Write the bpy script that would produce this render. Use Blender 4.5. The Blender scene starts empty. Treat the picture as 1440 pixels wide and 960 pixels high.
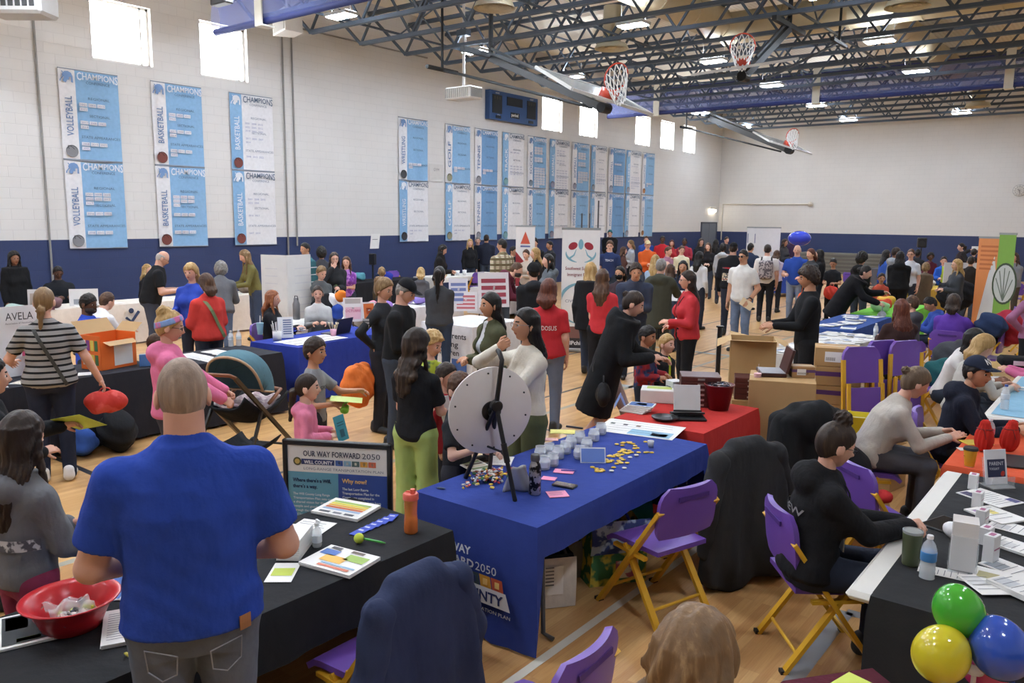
import bpy, math, random
import numpy as np
from mathutils import Vector, Matrix
random.seed(11)
rng = np.random.default_rng(5)
C = bpy.context.scene.collection
PI = math.pi
# ------------------------------------------------------------------ camera (gym axes: +Y along the window wall, +X away from it)
CAM_H = 2.35
F_PX = 1130.0
PITCH, ROLL, YAW = math.radians(8.6705), math.radians(0.6218), math.radians(37.9873)
hd = np.array([-math.sin(YAW), math.cos(YAW), 0.0])
rt = np.array([math.cos(YAW), math.sin(YAW), 0.0])
_u = np.array([0, 0, 1.0])
CF = hd*math.cos(PITCH) - _u*math.sin(PITCH)
_U = _u*math.cos(PITCH) + hd*math.sin(PITCH)
CR = rt*math.cos(ROLL) + _U*math.sin(ROLL)
CU = _U*math.cos(ROLL) - rt*math.sin(ROLL)
def ray(px, py): return CF*F_PX + CR*(px-720) - CU*(py-480)
def G(px, py, z):
    "world point at height z seen at a photograph pixel (for surveying the photo)"
    d = ray(px, py); t = (z-CAM_H)/d[2]
    return np.array([d[0]*t, d[1]*t, z])
def GD(px, py, dep):
    d = ray(px, py); t = dep/(d@hd)
    return np.array([d[0]*t, d[1]*t, CAM_H+d[2]*t])
def depth_of(p): return float(np.asarray(p[:2])@hd[:2])
cam = bpy.data.cameras.new('camera'); cam.sensor_width = 36; cam.lens = F_PX/1440*36
cam.clip_start = .05; cam.clip_end = 200
co = bpy.data.objects.new('camera', cam); C.objects.link(co)
m4 = Matrix([[CR[i], CU[i], -CF[i], 0] for i in range(3)] + [[0, 0, 0, 1]])
m4.translation = (0, 0, CAM_H); co.matrix_world = m4
bpy.context.scene.camera = co
# ------------------------------------------------------------------ materials
def lin(c):
    if isinstance(c, str):
        c = c.lstrip('#'); c = [int(c[i:i+2], 16)/255 for i in (0, 2, 4)]
    y = .3*c[0]+.59*c[1]+.11*c[2]; c = [(v+(y-v)*.10)*.965+.018 for v in c[:3]]
    return tuple((v/12.92 if v <= .04045 else ((v+.055)/1.055)**2.4) for v in c)
_mc = {}
def new_mat(name):
    m = bpy.data.materials.new(name); m.use_nodes = True
    nt = m.node_tree; b = nt.nodes['Principled BSDF']
    return m, nt, b
def nd(nt, t, **kw):
    n = nt.nodes.new(t)
    for k, v in kw.items():
        if k in n.inputs: n.inputs[k].default_value = v
        else: setattr(n, k, v)
    return n
def mx(nt, fac, a, b, mode='MIX'):
    n = nt.nodes.new('ShaderNodeMix'); n.data_type = 'RGBA'; n.blend_type = mode
    if isinstance(fac, (int, float)): n.inputs[0].default_value = fac
    else: nt.links.new(fac, n.inputs[0])
    for s, v in ((6, a), (7, b)):
        if isinstance(v, (tuple, list)): n.inputs[s].default_value = (*v[:3], 1)
        else: nt.links.new(v, n.inputs[s])
    return n.outputs[2]
def ramp(nt, fac, stops, interp='LINEAR'):
    n = nt.nodes.new('ShaderNodeValToRGB'); n.color_ramp.interpolation = interp
    el = n.color_ramp.elements
    while len(el) < len(stops): el.new(.5)
    for e, (p, c) in zip(el, stops): e.position = p; e.color = (*c[:3], 1) if isinstance(c, (tuple, list)) else (c, c, c, 1)
    nt.links.new(fac, n.inputs[0]); return n.outputs[0]
def bump(nt, b, h, s=.3, d=.01):
    n = nt.nodes.new('ShaderNodeBump'); n.inputs['Strength'].default_value = s; n.inputs['Distance'].default_value = d
    nt.links.new(h, n.inputs['Height']); nt.links.new(n.outputs[0], b.inputs['Normal'])
def coords(nt, scale=(1, 1, 1), out='Object'):
    t = nt.nodes.new('ShaderNodeTexCoord'); mp = nt.nodes.new('ShaderNodeMapping'); mp.inputs['Scale'].default_value = scale
    nt.links.new(t.outputs[out], mp.inputs[0]); return mp.outputs[0]
def noise_tex(nt, vec, scale, detail=3, rough=.5):
    n = nt.nodes.new('ShaderNodeTexNoise'); n.inputs['Scale'].default_value = scale; n.inputs['Detail'].default_value = detail; n.inputs['Roughness'].default_value = rough
    nt.links.new(vec, n.inputs['Vector']); return n.outputs['Fac']
def plain(col, rough=.5, metal=0.0, spec=.5, trans=0.0, ior=1.45, alpha=1.0, emit=0.0, coat=0.0):
    k = ('plain', col, rough, metal, spec, trans, ior, alpha, emit, coat)
    if k in _mc: return _mc[k]
    m, nt, b = new_mat('surface'); b.inputs['Base Color'].default_value = (*lin(col), 1)
    b.inputs['Roughness'].default_value = rough; b.inputs['Metallic'].default_value = metal
    b.inputs['Specular IOR Level'].default_value = spec; b.inputs['Transmission Weight'].default_value = trans
    b.inputs['IOR'].default_value = ior; b.inputs['Alpha'].default_value = alpha; b.inputs['Coat Weight'].default_value = coat
    if emit: b.inputs['Emission Color'].default_value = (*lin(col), 1); b.inputs['Emission Strength'].default_value = emit
    if not (trans or emit or alpha < 1):
        v = coords(nt); f = noise_tex(nt, v, 9, 3)
        l = lin(col); nt.links.new(mx(nt, f, tuple(x*.93 for x in l), tuple(min(1, x*1.05) for x in l)), b.inputs['Base Color'])
    _mc[k] = m; return m
def fabric(col, rough=.9, wr=.5, ws=6.0, stripe=None, var=.12):
    "woven cloth: creases from noise, optional pattern"
    k = ('fab', col, rough, wr, ws, stripe)
    if k in _mc: return _mc[k]
    m, nt, b = new_mat('fabric'); l = lin(col)
    v = coords(nt); f = noise_tex(nt, v, 14, 4)
    base = mx(nt, f, tuple(x*(1-var) for x in l), tuple(min(1, x*(1+var)) for x in l))
    if stripe:
        kind, c2, per, w = stripe[:4]; l2 = lin(c2)
        sp = nt.nodes.new('ShaderNodeSeparateXYZ'); nt.links.new(v, sp.inputs[0])
        def band(axis, per, w, off=0):
            a = nd(nt, 'ShaderNodeMath', operation='MULTIPLY_ADD'); a.inputs[1].default_value = 1/per; a.inputs[2].default_value = 50+off; nt.links.new(sp.outputs[axis], a.inputs[0])
            g = nd(nt, 'ShaderNodeMath', operation='FRACT'); nt.links.new(a.outputs[0], g.inputs[0])
            h = nd(nt, 'ShaderNodeMath', operation='LESS_THAN'); h.inputs[1].default_value = w; nt.links.new(g.outputs[0], h.inputs[0]); return h.outputs[0]
        if kind == 'z': base = mx(nt, band(2, per, w), base, l2)
        elif kind == 'plaid':
            base = mx(nt, band(2, per, w), base, l2); 
            q = nd(nt, 'ShaderNodeMath', operation='MULTIPLY'); q.inputs[1].default_value = .7; nt.links.new(band(0, per, w), q.inputs[0]); base = mx(nt, q.outputs[0], base, l2)
            base = mx(nt, band(2, per, .06, .3), base, (.25, .12, .1))
        elif kind == 'blotch':
            n2 = noise_tex(nt, v, per, 2); base = mx(nt, ramp(nt, n2, [(.46, 0.0), (.54, 1.0)]), base, l2)
        elif kind == 'fade':   # darker lower part, dip dyed / ombre knit
            r = nd(nt, 'ShaderNodeMapRange'); r.inputs[1].default_value = per; r.inputs[2].default_value = w; nt.links.new(sp.outputs[2], r.inputs[0]); base = mx(nt, r.outputs[0], base, l2)
    nt.links.new(base, b.inputs['Base Color']); b.inputs['Roughness'].default_value = rough
    b.inputs['Specular IOR Level'].default_value = .2
    if wr:
        v2 = coords(nt, (1, 1, .45)); n1 = noise_tex(nt, v2, ws, 3, .55); n2 = noise_tex(nt, v, 90, 2)
        a = nd(nt, 'ShaderNodeMath', operation='MULTIPLY_ADD'); a.inputs[1].default_value = .05; nt.links.new(n2, a.inputs[0]); nt.links.new(n1, a.inputs[2])
        bump(nt, b, a.outputs[0], wr, .05)
    _mc[k] = m; return m
def hairmat(col, col2=None):
    k = ('hair', col, col2)
    if k in _mc: return _mc[k]
    m, nt, b = new_mat('hair'); l = lin(col); l2 = lin(col2) if col2 else tuple(min(1, x*1.7+.01) for x in l)
    v = coords(nt, (1, 1, .12)); f = noise_tex(nt, v, 55, 4, .6); g = noise_tex(nt, coords(nt, (1, 1, .3)), 9, 3)
    a = nd(nt, 'ShaderNodeMath', operation='MULTIPLY_ADD'); a.inputs[1].default_value = .5; nt.links.new(f, a.inputs[0]); 
    a2 = nd(nt, 'ShaderNodeMath', operation='MULTIPLY'); a2.inputs[1].default_value = .5; nt.links.new(g, a2.inputs[0]); nt.links.new(a2.outputs[0], a.inputs[2])
    nt.links.new(ramp(nt, a.outputs[0], [(.34, tuple(x*.7 for x in l)), (.52, l), (.7, l2)]), b.inputs['Base Color'])
    b.inputs['Roughness'].default_value = .5; b.inputs['Specular IOR Level'].default_value = .3
    bump(nt, b, f, .5, .008); _mc[k] = m; return m
def skinmat(col):
    k = ('skin', col)
    if k in _mc: return _mc[k]
    m, nt, b = new_mat('skin'); l = lin(col); v = coords(nt)
    f = noise_tex(nt, v, 22, 4)
    nt.links.new(mx(nt, f, (l[0]*.93, l[1]*.86, l[2]*.84), (min(1, l[0]*1.05), l[1]*1.05, l[2]*1.05)), b.inputs['Base Color'])
    b.inputs['Roughness'].default_value = .5; b.inputs['Specular IOR Level'].default_value = .35
    b.inputs['Subsurface Weight'].default_value = .0
    _mc[k] = m; return m
GLASS = lambda: plain('f4f8f8', .03, 0, .5, 1.0, 1.3)
# ------------------------------------------------------------------ mesh building
class MB:
    def __init__(s): s.v = []; s.f = []; s.m = []
    def add(s, V, F, mi=0, M=None):
        o = len(s.v)
        if M is not None: V = [tuple(M @ Vector(p)) for p in V]
        s.v.extend([tuple(map(float, p)) for p in V]); s.f.extend([tuple(i+o for i in f) for f in F]); s.m.extend([mi]*len(F)); return s
    def box(s, lo, hi, mi=0, M=None, bev=0.0):
        x0, y0, z0 = lo; x1, y1, z1 = hi
        if bev <= 0:
            V = [(x0, y0, z0), (x1, y0, z0), (x1, y1, z0), (x0, y1, z0), (x0, y0, z1), (x1, y0, z1), (x1, y1, z1), (x0, y1, z1)]
            return s.add(V, [(0, 3, 2, 1), (4, 5, 6, 7), (0, 1, 5, 4), (1, 2, 6, 5), (2, 3, 7, 6), (3, 0, 4, 7)], mi, M)
        b = min(bev, (x1-x0)/2.01, (y1-y0)/2.01, (z1-z0)/2.01); V = []; idx = {}
        for ix in (0, 1):
            for iy in (0, 1):
                for iz in (0, 1):
                    X = (x0, x1)[ix]; Y = (y0, y1)[iy]; Z = (z0, z1)[iz]; dx = b*(1-2*ix); dy = b*(1-2*iy); dz = b*(1-2*iz)
                    for ax, p in (('x', (X, Y+dy, Z+dz)), ('y', (X+dx, Y, Z+dz)), ('z', (X+dx, Y+dy, Z))): idx[ix, iy, iz, ax] = len(V); V.append(p)
        F = []
        for ax, k in (('x', 0), ('y', 1), ('z', 2)):
            for e in (0, 1):
                ring = [(0, 0), (1, 0), (1, 1), (0, 1)]
                q = []
                for a, c in ring:
                    t = [a, c]; t.insert(k, e); q.append(idx[(*t, ax)])
                F.append(tuple(q))
        for k, (a1, a2) in ((0, 'yz'), (1, 'xz'), (2, 'xy')):
            for a in (0, 1):
                for c in (0, 1):
                    t0 = [a, c]; t0.insert(k, 0); t1 = [a, c]; t1.insert(k, 1)
                    F.append((idx[(*t0, a1)], idx[(*t1, a1)], idx[(*t1, a2)], idx[(*t0, a2)]))
        for t in [(i, j, k) for i in (0, 1) for j in (0, 1) for k in (0, 1)]: F.append((idx[(*t, 'x')], idx[(*t, 'y')], idx[(*t, 'z')]))
        return s.add(V, F, mi, M)
    def tube(s, pts, r, n=8, mi=0, closed=False, M=None, sx=1.0, cap=True):
        pts = [Vector(p) for p in pts]; k = len(pts); V = []; F = []
        rs = r if isinstance(r, (list, tuple)) else [r]*k; up = None
        for i, p in enumerate(pts):
            a = pts[(i-1) % k] if (closed or i > 0) else p; b = pts[(i+1) % k] if (closed or i < k-1) else p
            d = (b-a).normalized()
            if up is None or abs(up.dot(d)) > .999: up = Vector((0, 0, 1)) if abs(d.z) < .9 else Vector((1, 0, 0))
            e1 = d.cross(up).normalized(); e2 = e1.cross(d).normalized(); up = e2
            for j in range(n):
                t = 2*PI*j/n; V.append(p+e1*math.cos(t)*rs[i]*sx+e2*math.sin(t)*rs[i])
        for i in range(k if closed else k-1):
            for j in range(n):
                a = i*n+j; b = i*n+(j+1) % n; c = ((i+1) % k)*n
                F.append((a, b, c+(j+1) % n, c+j))
        if not closed and cap: F.append(tuple(range(n-1, -1, -1))); F.append(tuple((k-1)*n+j for j in range(n)))
        return s.add(V, F, mi, M)
    def bar(s, a, b, w, h, mi=0, up=(0, 0, 1)):
        a, b = Vector(a), Vector(b); d = (b-a).normalized(); u = Vector(up)
        if abs(d.dot(u)) > .98: u = Vector((0, 1, 0))
        e1 = d.cross(u).normalized(); e2 = e1.cross(d).normalized(); V = []
        for p in (a, b):
            for sx, sy in ((-1, -1), (1, -1), (1, 1), (-1, 1)): V.append(p+e1*sx*w/2+e2*sy*h/2)
        return s.add(V, [(3, 2, 1, 0), (4, 5, 6, 7), (0, 1, 5, 4), (1, 2, 6, 5), (2, 3, 7, 6), (3, 0, 4, 7)], mi)
    def lathe(s, prof, n=24, mi=0, M=None, mis=None):
        V = []; F = []; ms = []
        for r, z in prof:
            for j in range(n): t = 2*PI*j/n; V.append((r*math.cos(t), r*math.sin(t), z))
        o = len(s.m)
        for i in range(len(prof)-1):
            for j in range(n): F.append((i*n+j, i*n+(j+1) % n, (i+1)*n+(j+1) % n, (i+1)*n+j)); ms.append(mis[i] if mis else mi)
        if prof[0][0] > 1e-6: F.append(tuple(range(n-1, -1, -1))); ms.append(ms[0])
        if prof[-1][0] > 1e-6: F.append(tuple((len(prof)-1)*n+j for j in range(n))); ms.append(ms[-2] if mis else mi)
        s.add(V, F, mi, M); s.m[o:] = ms; return s
    def ball(s, c, r, n=12, mi=0, M=None):
        r = (r, r, r) if isinstance(r, (int, float)) else r; m = max(4, n//2+1); V = []; F = []
        for i in range(m+1):
            t = PI*i/m
            for j in range(n): p = 2*PI*j/n; V.append((c[0]+r[0]*math.sin(t)*math.cos(p), c[1]+r[1]*math.sin(t)*math.sin(p), c[2]+r[2]*math.cos(t)))
        for i in range(m):
            for j in range(n): F.append((i*n+j, (i+1)*n+j, (i+1)*n+(j+1) % n, i*n+(j+1) % n))
        return s.add(V, F, mi, M)
    def prism(s, poly, z0, z1, mi=0, M=None):
        n = len(poly); V = [(x, y, z0) for x, y in poly]+[(x, y, z1) for x, y in poly]
        F = [tuple(range(n-1, -1, -1)), tuple(range(n, 2*n))]+[(i, (i+1) % n, n+(i+1) % n, n+i) for i in range(n)]
        return s.add(V, F, mi, M)
    def grid(s, fn, nu, nv, mi=0, th=0.0, M=None):
        "sheet fn(u,v)->point, given thickness th along its normals"
        P = [[Vector(fn(i/nu, j/nv)) for j in range(nv+1)] for i in range(nu+1)]
        if th <= 0:
            V = [p for r in P for p in r]; w = nv+1
            return s.add(V, [(i*w+j, (i+1)*w+j, (i+1)*w+j+1, i*w+j+1) for i in range(nu) for j in range(nv)], mi, M)
        V = []; w = nv+1
        for sg in (0, 1):
            for i in range(nu+1):
                for j in range(nv+1):
                    a = P[min(i+1, nu)][j]-P[max(i-1, 0)][j]; b = P[i][min(j+1, nv)]-P[i][max(j-1, 0)]; nn = a.cross(b)
                    nn = nn.normalized() if nn.length > 1e-12 else Vector((0, 0, 1)); V.append(P[i][j]+nn*th*(.5-sg))
        k = (nu+1)*w; F = []
        for i in range(nu):
            for j in range(nv): a = i*w+j; F += [(a, a+w, a+w+1, a+1), (k+a, k+a+1, k+a+w+1, k+a+w)]
        for i in range(nu): a = i*w; F.append((a, k+a, k+a+w, a+w)); a = i*w+nv; F.append((a, a+w, k+a+w, k+a))
        for j in range(nv): F.append((j, j+1, k+j+1, k+j)); a = nu*w+j; F.append((a, k+a, k+a+1, a+1))
        return s.add(V, F, mi, M)
def raw_mesh(name, V, F, mats, midx=None, smooth=True):
    me = bpy.data.meshes.new(name)
    V = np.asarray(V, dtype=np.float32)
    if isinstance(F, np.ndarray):
        nf = len(F); k = F.shape[1]
        me.vertices.add(len(V)); me.vertices.foreach_set('co', V.ravel())
        me.loops.add(nf*k); me.loops.foreach_set('vertex_index', F.astype(np.int32).ravel())
        me.polygons.add(nf); me.polygons.foreach_set('loop_start', np.arange(0, nf*k, k, dtype=np.int32)); me.polygons.foreach_set('loop_total', np.full(nf, k, dtype=np.int32))
        me.update(calc_edges=True)
    else: me.from_pydata([tuple(p) for p in V], [], F)
    for m in (mats if isinstance(mats, (list, tuple)) else [mats]): me.materials.append(m)
    if midx is not None: me.polygons.foreach_set('material_index', np.asarray(midx, dtype=np.int32))
    if smooth: me.polygons.foreach_set('use_smooth', np.ones(len(me.polygons), dtype=bool))
    me.update(); return me
def link(name, me, parent=None, loc=None, rotz=None):
    o = bpy.data.objects.new(name, me); C.objects.link(o)
    if parent is not None: o.parent = parent
    if loc is not None: o.location = tuple(float(x) for x in loc)
    if rotz is not None: o.rotation_euler = (0, 0, float(rotz))
    return o
def obj(name, mb, mats, parent=None, smooth=False, loc=None, rotz=None, auto=None):
    me = raw_mesh(name, mb.v if len(mb.v) else [(0, 0, 0)], mb.f, mats, mb.m, smooth or bool(auto))
    if auto: 
        try: me.set_sharp_from_angle(angle=math.radians(auto))
        except Exception: pass
    return link(name, me, parent, loc, rotz)
def tag(o, label=None, cat=None, group=None, kind=None):
    for k, v in (('label', label), ('category', cat), ('group', group), ('kind', kind)):
        if v: o[k] = v
    return o
def thing(name, label, cat, loc=(0, 0, 0), rotz=0.0, group=None):
    o = bpy.data.objects.new(name, None); C.objects.link(o); o.location = tuple(float(x) for x in loc); o.rotation_euler = (0, 0, float(rotz))
    o.empty_display_size = .1
    return tag(o, label, cat, group)
def struct(name, mb, mats, **kw):
    o = obj(name, mb, mats, **kw)
    if o.parent is None: o['kind'] = 'structure'
    return o
def dup(root, loc=None, rotz=None, label=None, group=None):
    r = root.copy(); C.objects.link(r)
    if loc is not None: r.location = tuple(float(x) for x in loc)
    if rotz is not None: r.rotation_euler = (0, 0, float(rotz))
    if label: r['label'] = label
    if group: r['group'] = group
    for ch in list(root.children):
        c = ch.copy(); C.objects.link(c); c.parent = r
        for g in list(ch.children): d = g.copy(); C.objects.link(d); d.parent = c
    return r
_tc = {}
def text_geo(body, align='CENTER', bold=0.0):
    k = (body, align, bold)
    if k in _tc: return _tc[k]
    cu = bpy.data.curves.new('lettering', 'FONT'); cu.body = body; cu.size = 1.0; cu.align_x = align; cu.resolution_u = 2; cu.offset = bold
    o = bpy.data.objects.new('lettering', cu); me = bpy.data.meshes.new_from_object(o)
    V = np.array([v.co[:] for v in me.vertices]); F = [tuple(p.vertices) for p in me.polygons]
    bpy.data.objects.remove(o); bpy.data.curves.remove(cu); bpy.data.meshes.remove(me)
    _tc[k] = (V, F); return V, F
def letters(mb, body, org, right, up, height=None, width=None, mi=0, align='CENTER', bold=0.0, lift=.0015, arch=0.0):
    "adds lettering to a mesh: org = baseline anchor, right/up = plane"
    V, F = text_geo(body, align, bold)
    if not len(V): return
    cap = .7
    sx = sy = (height or .1)/cap
    w = V[:, 0].max()-V[:, 0].min()
    if width: sx = width/max(w, 1e-6)
    if height is None: sy = sx
    R, U = Vector(right).normalized(), Vector(up).normalized(); N = R.cross(U)
    out = []
    for x, y, z in V:
        yy = y*sy
        if arch: t = (x-V[:, 0].min())/w*2-1; yy = yy*(1+.5*t*t)-arch*t*t
        out.append(Vector(org)+R*x*sx+U*yy+N*lift)
    mb.add(out, F, mi)
# ------------------------------------------------------------------ signed-distance sculpting
def smin(a, b, k):
    if k <= 0: return np.minimum(a, b)
    h = np.clip(.5+.5*(b-a)/k, 0, 1); return b+(a-b)*h-k*h*(1-h)
def smax(a, b, k): return -smin(-a, -b, k)
def cone(P, a, b, r1, r2):
    a = np.asarray(a, dtype=np.float32); ba = np.asarray(b, dtype=np.float32)-a; pa = P-a
    t = np.clip(pa@ba/max(float(ba@ba), 1e-9), 0, 1)
    return np.sqrt(((pa-t[:, None]*ba)**2).sum(1))-(r1+(r2-r1)*t)
def ell(P, c, r):
    q = (P-np.asarray(c, dtype=np.float32)); r = np.asarray(r, dtype=np.float32)
    k0 = np.sqrt(((q/r)**2).sum(1)); k1 = np.sqrt(((q/(r*r))**2).sum(1))+1e-9
    return k0*(k0-1)/k1
def rbox(P, c, h, r):
    q = np.abs(P-np.asarray(c, dtype=np.float32))-(np.asarray(h, dtype=np.float32)-r)
    return np.sqrt((np.maximum(q, 0)**2).sum(1))+np.minimum(q.max(1), 0)-r
def sculpt(fn, lo, hi, step):
    "surface nets over a distance function; returns vertices, quads"
    lo = np.asarray(lo, float)-step*2; hi = np.asarray(hi, float)+step*2; K = 4
    nc = np.maximum(np.ceil((hi-lo)/(step*K)).astype(int), 1)
    ax = [lo[i]+(np.arange(nc[i])+.5)*step*K for i in range(3)]
    g = np.stack(np.meshgrid(*ax, indexing='ij'), -1).reshape(-1, 3).astype(np.float32)
    dc = fn(g).reshape(nc)
    n = nc*K
    act = np.abs(dc) < step*K*1.35
    D = np.repeat(np.repeat(np.repeat(np.where(dc < 0, -1., 1.).astype(np.float32), K, 0), K, 1), K, 2)
    A = np.argwhere(act)
    if not len(A): return np.zeros((0, 3)), np.zeros((0, 4), int)
    off = np.stack(np.meshgrid(*[np.arange(K)]*3, indexing='ij'), -1).reshape(-1, 3)
    I = (A[:, None, :]*K+off[None]).reshape(-1, 3)
    D[I[:, 0], I[:, 1], I[:, 2]] = fn((lo+(I+.5)*step).astype(np.float32))
    ins = D < 0
    c = [(i, j, k) for i in (0, 1) for j in (0, 1) for k in (0, 1)]
    sl = lambda o: tuple(slice(o[a], n[a]-1+o[a]) for a in range(3))
    cnt = sum(ins[sl(o)].astype(np.int8) for o in c)
    cells = np.argwhere((cnt > 0) & (cnt < 8))
    if not len(cells): return np.zeros((0, 3)), np.zeros((0, 4), int)
    vid = np.full(n-1, -1, dtype=np.int64); vid[cells[:, 0], cells[:, 1], cells[:, 2]] = np.arange(len(cells))
    S = np.zeros((len(cells), 3)); W = np.zeros(len(cells))
    dv = [D[cells[:, 0]+o[0], cells[:, 1]+o[1], cells[:, 2]+o[2]] for o in c]
    for i in range(8):
        for j in range(i+1, 8):
            if sum(abs(c[i][a]-c[j][a]) for a in range(3)) != 1: continue
            m = (dv[i] < 0) != (dv[j] < 0); t = np.where(m, dv[i]/np.where(m, dv[i]-dv[j], 1), 0)
            p = np.array(c[i])[None]+t[:, None]*(np.array(c[j])-np.array(c[i]))[None]
            S += p*m[:, None]; W += m
    V = lo+(cells+S/W[:, None]+.5)*step
    Q = []
    for a in range(3):
        b, d = (a+1) % 3, (a+2) % 3
        s0 = [slice(0, n[i]) for i in range(3)]; s1 = list(s0); s0[a] = slice(0, n[a]-1); s1[a] = slice(1, n[a])
        x = ins[tuple(s0)]; y = ins[tuple(s1)]; E = np.argwhere(x != y)
        E = E[(E[:, b] > 0) & (E[:, d] > 0) & (E[:, b] < n[b]-1) & (E[:, d] < n[d]-1)]
        if not len(E): continue
        fl = x[E[:, 0], E[:, 1], E[:, 2]]
        q = []
        for ob, od in ((-1, -1), (0, -1), (0, 0), (-1, 0)):
            e = E.copy(); e[:, b] += ob; e[:, d] += od; q.append(vid[e[:, 0], e[:, 1], e[:, 2]])
        q = np.stack(q, 1); q[~fl] = q[~fl][:, ::-1]; Q.append(q)
    Q = np.concatenate(Q); Q = Q[(Q >= 0).all(1)]
    return V, Q
def sdf_obj(name, fn, lo, hi, step, mat, parent=None, **kw):
    V, Q = sculpt(fn, lo, hi, step)
    return link(name, raw_mesh(name, V, Q, mat), parent, **kw)
# ------------------------------------------------------------------ people
PZ = np.array([-.10, -.02, .06, .15, .25, .35, .43, .49, .54])
PROF = {'m': (np.array([.12, .17, .162, .152, .156, .17, .16, .105, .055]), np.array([.09, .112, .11, .108, .114, .12, .105, .082, .058])),
        'f': (np.array([.12, .178, .168, .14, .136, .148, .138, .09, .048]), np.array([.09, .122, .108, .096, .10, .112, .097, .075, .05])),
        'k': (np.array([.12, .15, .145, .138, .138, .146, .145, .105, .056]), np.array([.09, .11, .108, .104, .104, .105, .095, .075, .054]))}
_heads = {}
def head_grid(nu, nv, sex):
    k = (nu, nv, sex)
    if k in _heads: return _heads[k]
    th = np.linspace(0, 1, nu+1); th = PI*(th)
    ph = np.linspace(-1, 1, nv, endpoint=False); ph = PI*np.sign(ph)*np.abs(ph)**1.5   # denser at the face
    T, Pp = np.meshgrid(th, ph, indexing='ij')
    z = np.cos(T); r = np.sin(T)**.82; x = r*np.sin(Pp); y = -r*np.cos(Pp)
    tj = np.clip((.12-z)/1.12, 0, 1)
    jaw = .30 if sex == 'm' else .36
    X = .0755*x*(1-jaw*tj**1.4); Y = .0955*y*np.where(y > 0, 1-.42*np.clip((-.05-z)/.9, 0, 1), 1-.06*tj); Z = .118*z
    Y = Y-.010*tj
    g = lambda a, b, sa, sb: np.exp(-((x-a)/sa)**2-((z-b)/sb)**2)*(y < 0.05)
    D = .021*g(0, -.27, .15, .12)+.011*g(0, -.08, .10, .2)+.004*(g(.13, -.3, .08, .07)+g(-.13, -.3, .08, .07))
    D += -.009*(g(.38, .0, .17, .11)+g(-.38, .0, .17, .11))+.0045*(g(.36, .17, .26, .07)+g(-.36, .17, .26, .07))
    D += .005*(g(.52, -.2, .2, .2)+g(-.52, -.2, .2, .2))
    D += .008*g(0, -.475, .22, .04)+.0075*g(0, -.565, .2, .045)-.004*g(0, -.52, .25, .018)+.009*g(0, -.84, .28, .13)-.003*g(0, -.68, .25, .06)
    Y = Y-D
    V = np.stack([X, Y, Z], -1).reshape(-1, 3)
    i, j = np.meshgrid(np.arange(nu), np.arange(nv), indexing='ij')
    a = i*nv+j; b = i*nv+(j+1) % nv
    F = np.stack([a, a+nv, b+nv, b], -1).reshape(-1, 4)
    xc = x.reshape(-1)[F].mean(1); zc = z.reshape(-1)[F].mean(1); yc = y.reshape(-1)[F].mean(1)
    mi = np.zeros(len(F), int)
    mi[(yc < 0) & (np.abs(xc) < .25-.5*np.abs(zc+.52)) & (np.abs(zc+.52) < .075)] = 1
    mi[(yc < 0) & (np.abs(zc-.19+.25*(np.abs(xc)-.35)**2) < .026) & (np.abs(xc) > .16) & (np.abs(xc) < .56)] = 2
    _heads[k] = (V, F, mi); return _heads[k]
def uvq(c, r, n=8, m=6, axis_front=False):
    "quad ball; the pole points to -Y when axis_front"
    t = np.linspace(0, PI, m+1); p = np.linspace(0, 2*PI, n, endpoint=False); T, Q = np.meshgrid(t, p, indexing='ij')
    x, y, z = np.sin(T)*np.cos(Q), np.sin(T)*np.sin(Q), np.cos(T)
    V = np.stack([x, -z, y], -1) if axis_front else np.stack([x, y, z], -1)
    V = V.reshape(-1, 3)*np.asarray(r)+np.asarray(c)
    i, j = np.meshgrid(np.arange(m), np.arange(n), indexing='ij'); a = i*n+j; b = i*n+(j+1) % n
    return V, np.stack([a, a+n, b+n, b], -1).reshape(-1, 4), i.reshape(-1)
_hands = {}
CURL = {'relax': (22, 30, 18, 25), 'grip': (62, 75, 45, 45), 'flat': (6, 10, 6, 10), 'pinch': (45, 40, 25, 40)}
def hand_geo(kind, step):
    k = (kind, round(step, 4))
    if k in _hands: return _hands[k]
    c1, c2, c3, ct = [math.radians(a) for a in CURL[kind]]
    seg = []
    for x, z, L in ((.030, .094, .072), (.010, .099, .08), (-.010, .096, .074), (-.029, .087, .058)):
        p = np.array([x, 0, z]); a = 0
        fan = x*1.2
        for fr, da, r1, r2 in ((.45, c1, .0095, .0086), (.31, c2, .0086, .0078), (.24, c3, .0078, .0066)):
            a += da*(1+(.0-x)*2); d = np.array([fan*math.cos(a), math.sin(a), math.cos(a)]); d /= np.linalg.norm(d)
            q = p+d*L*fr; seg.append((p, q, r1, r2)); p = q
    p = np.array([.03, .004, .028]); d1 = np.array([.72, .2+ct*.4, .66]); d1 /= np.linalg.norm(d1); q = p+d1*.045; seg.append((p, q, .0135, .0115))
    d2 = np.array([.42-ct*.5, .25+ct*.7, .86]); d2 /= np.linalg.norm(d2); seg.append((q, q+d2*.036, .0115, .0085))
    def fn(P):
        d = rbox(P, (0, 0, .052), (.041, .0145, .05), .0135); d = smin(d, cone(P, (0, 0, -.02), (0, 0, .03), .026, .024), .02)
        for s in seg: d = smin(d, cone(P, *s), .005)
        return d
    V, Q = sculpt(fn, (-.06, -.03, -.05), (.1, .11, .2), step)
    _hands[k] = (V, Q); return V, Q
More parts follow.
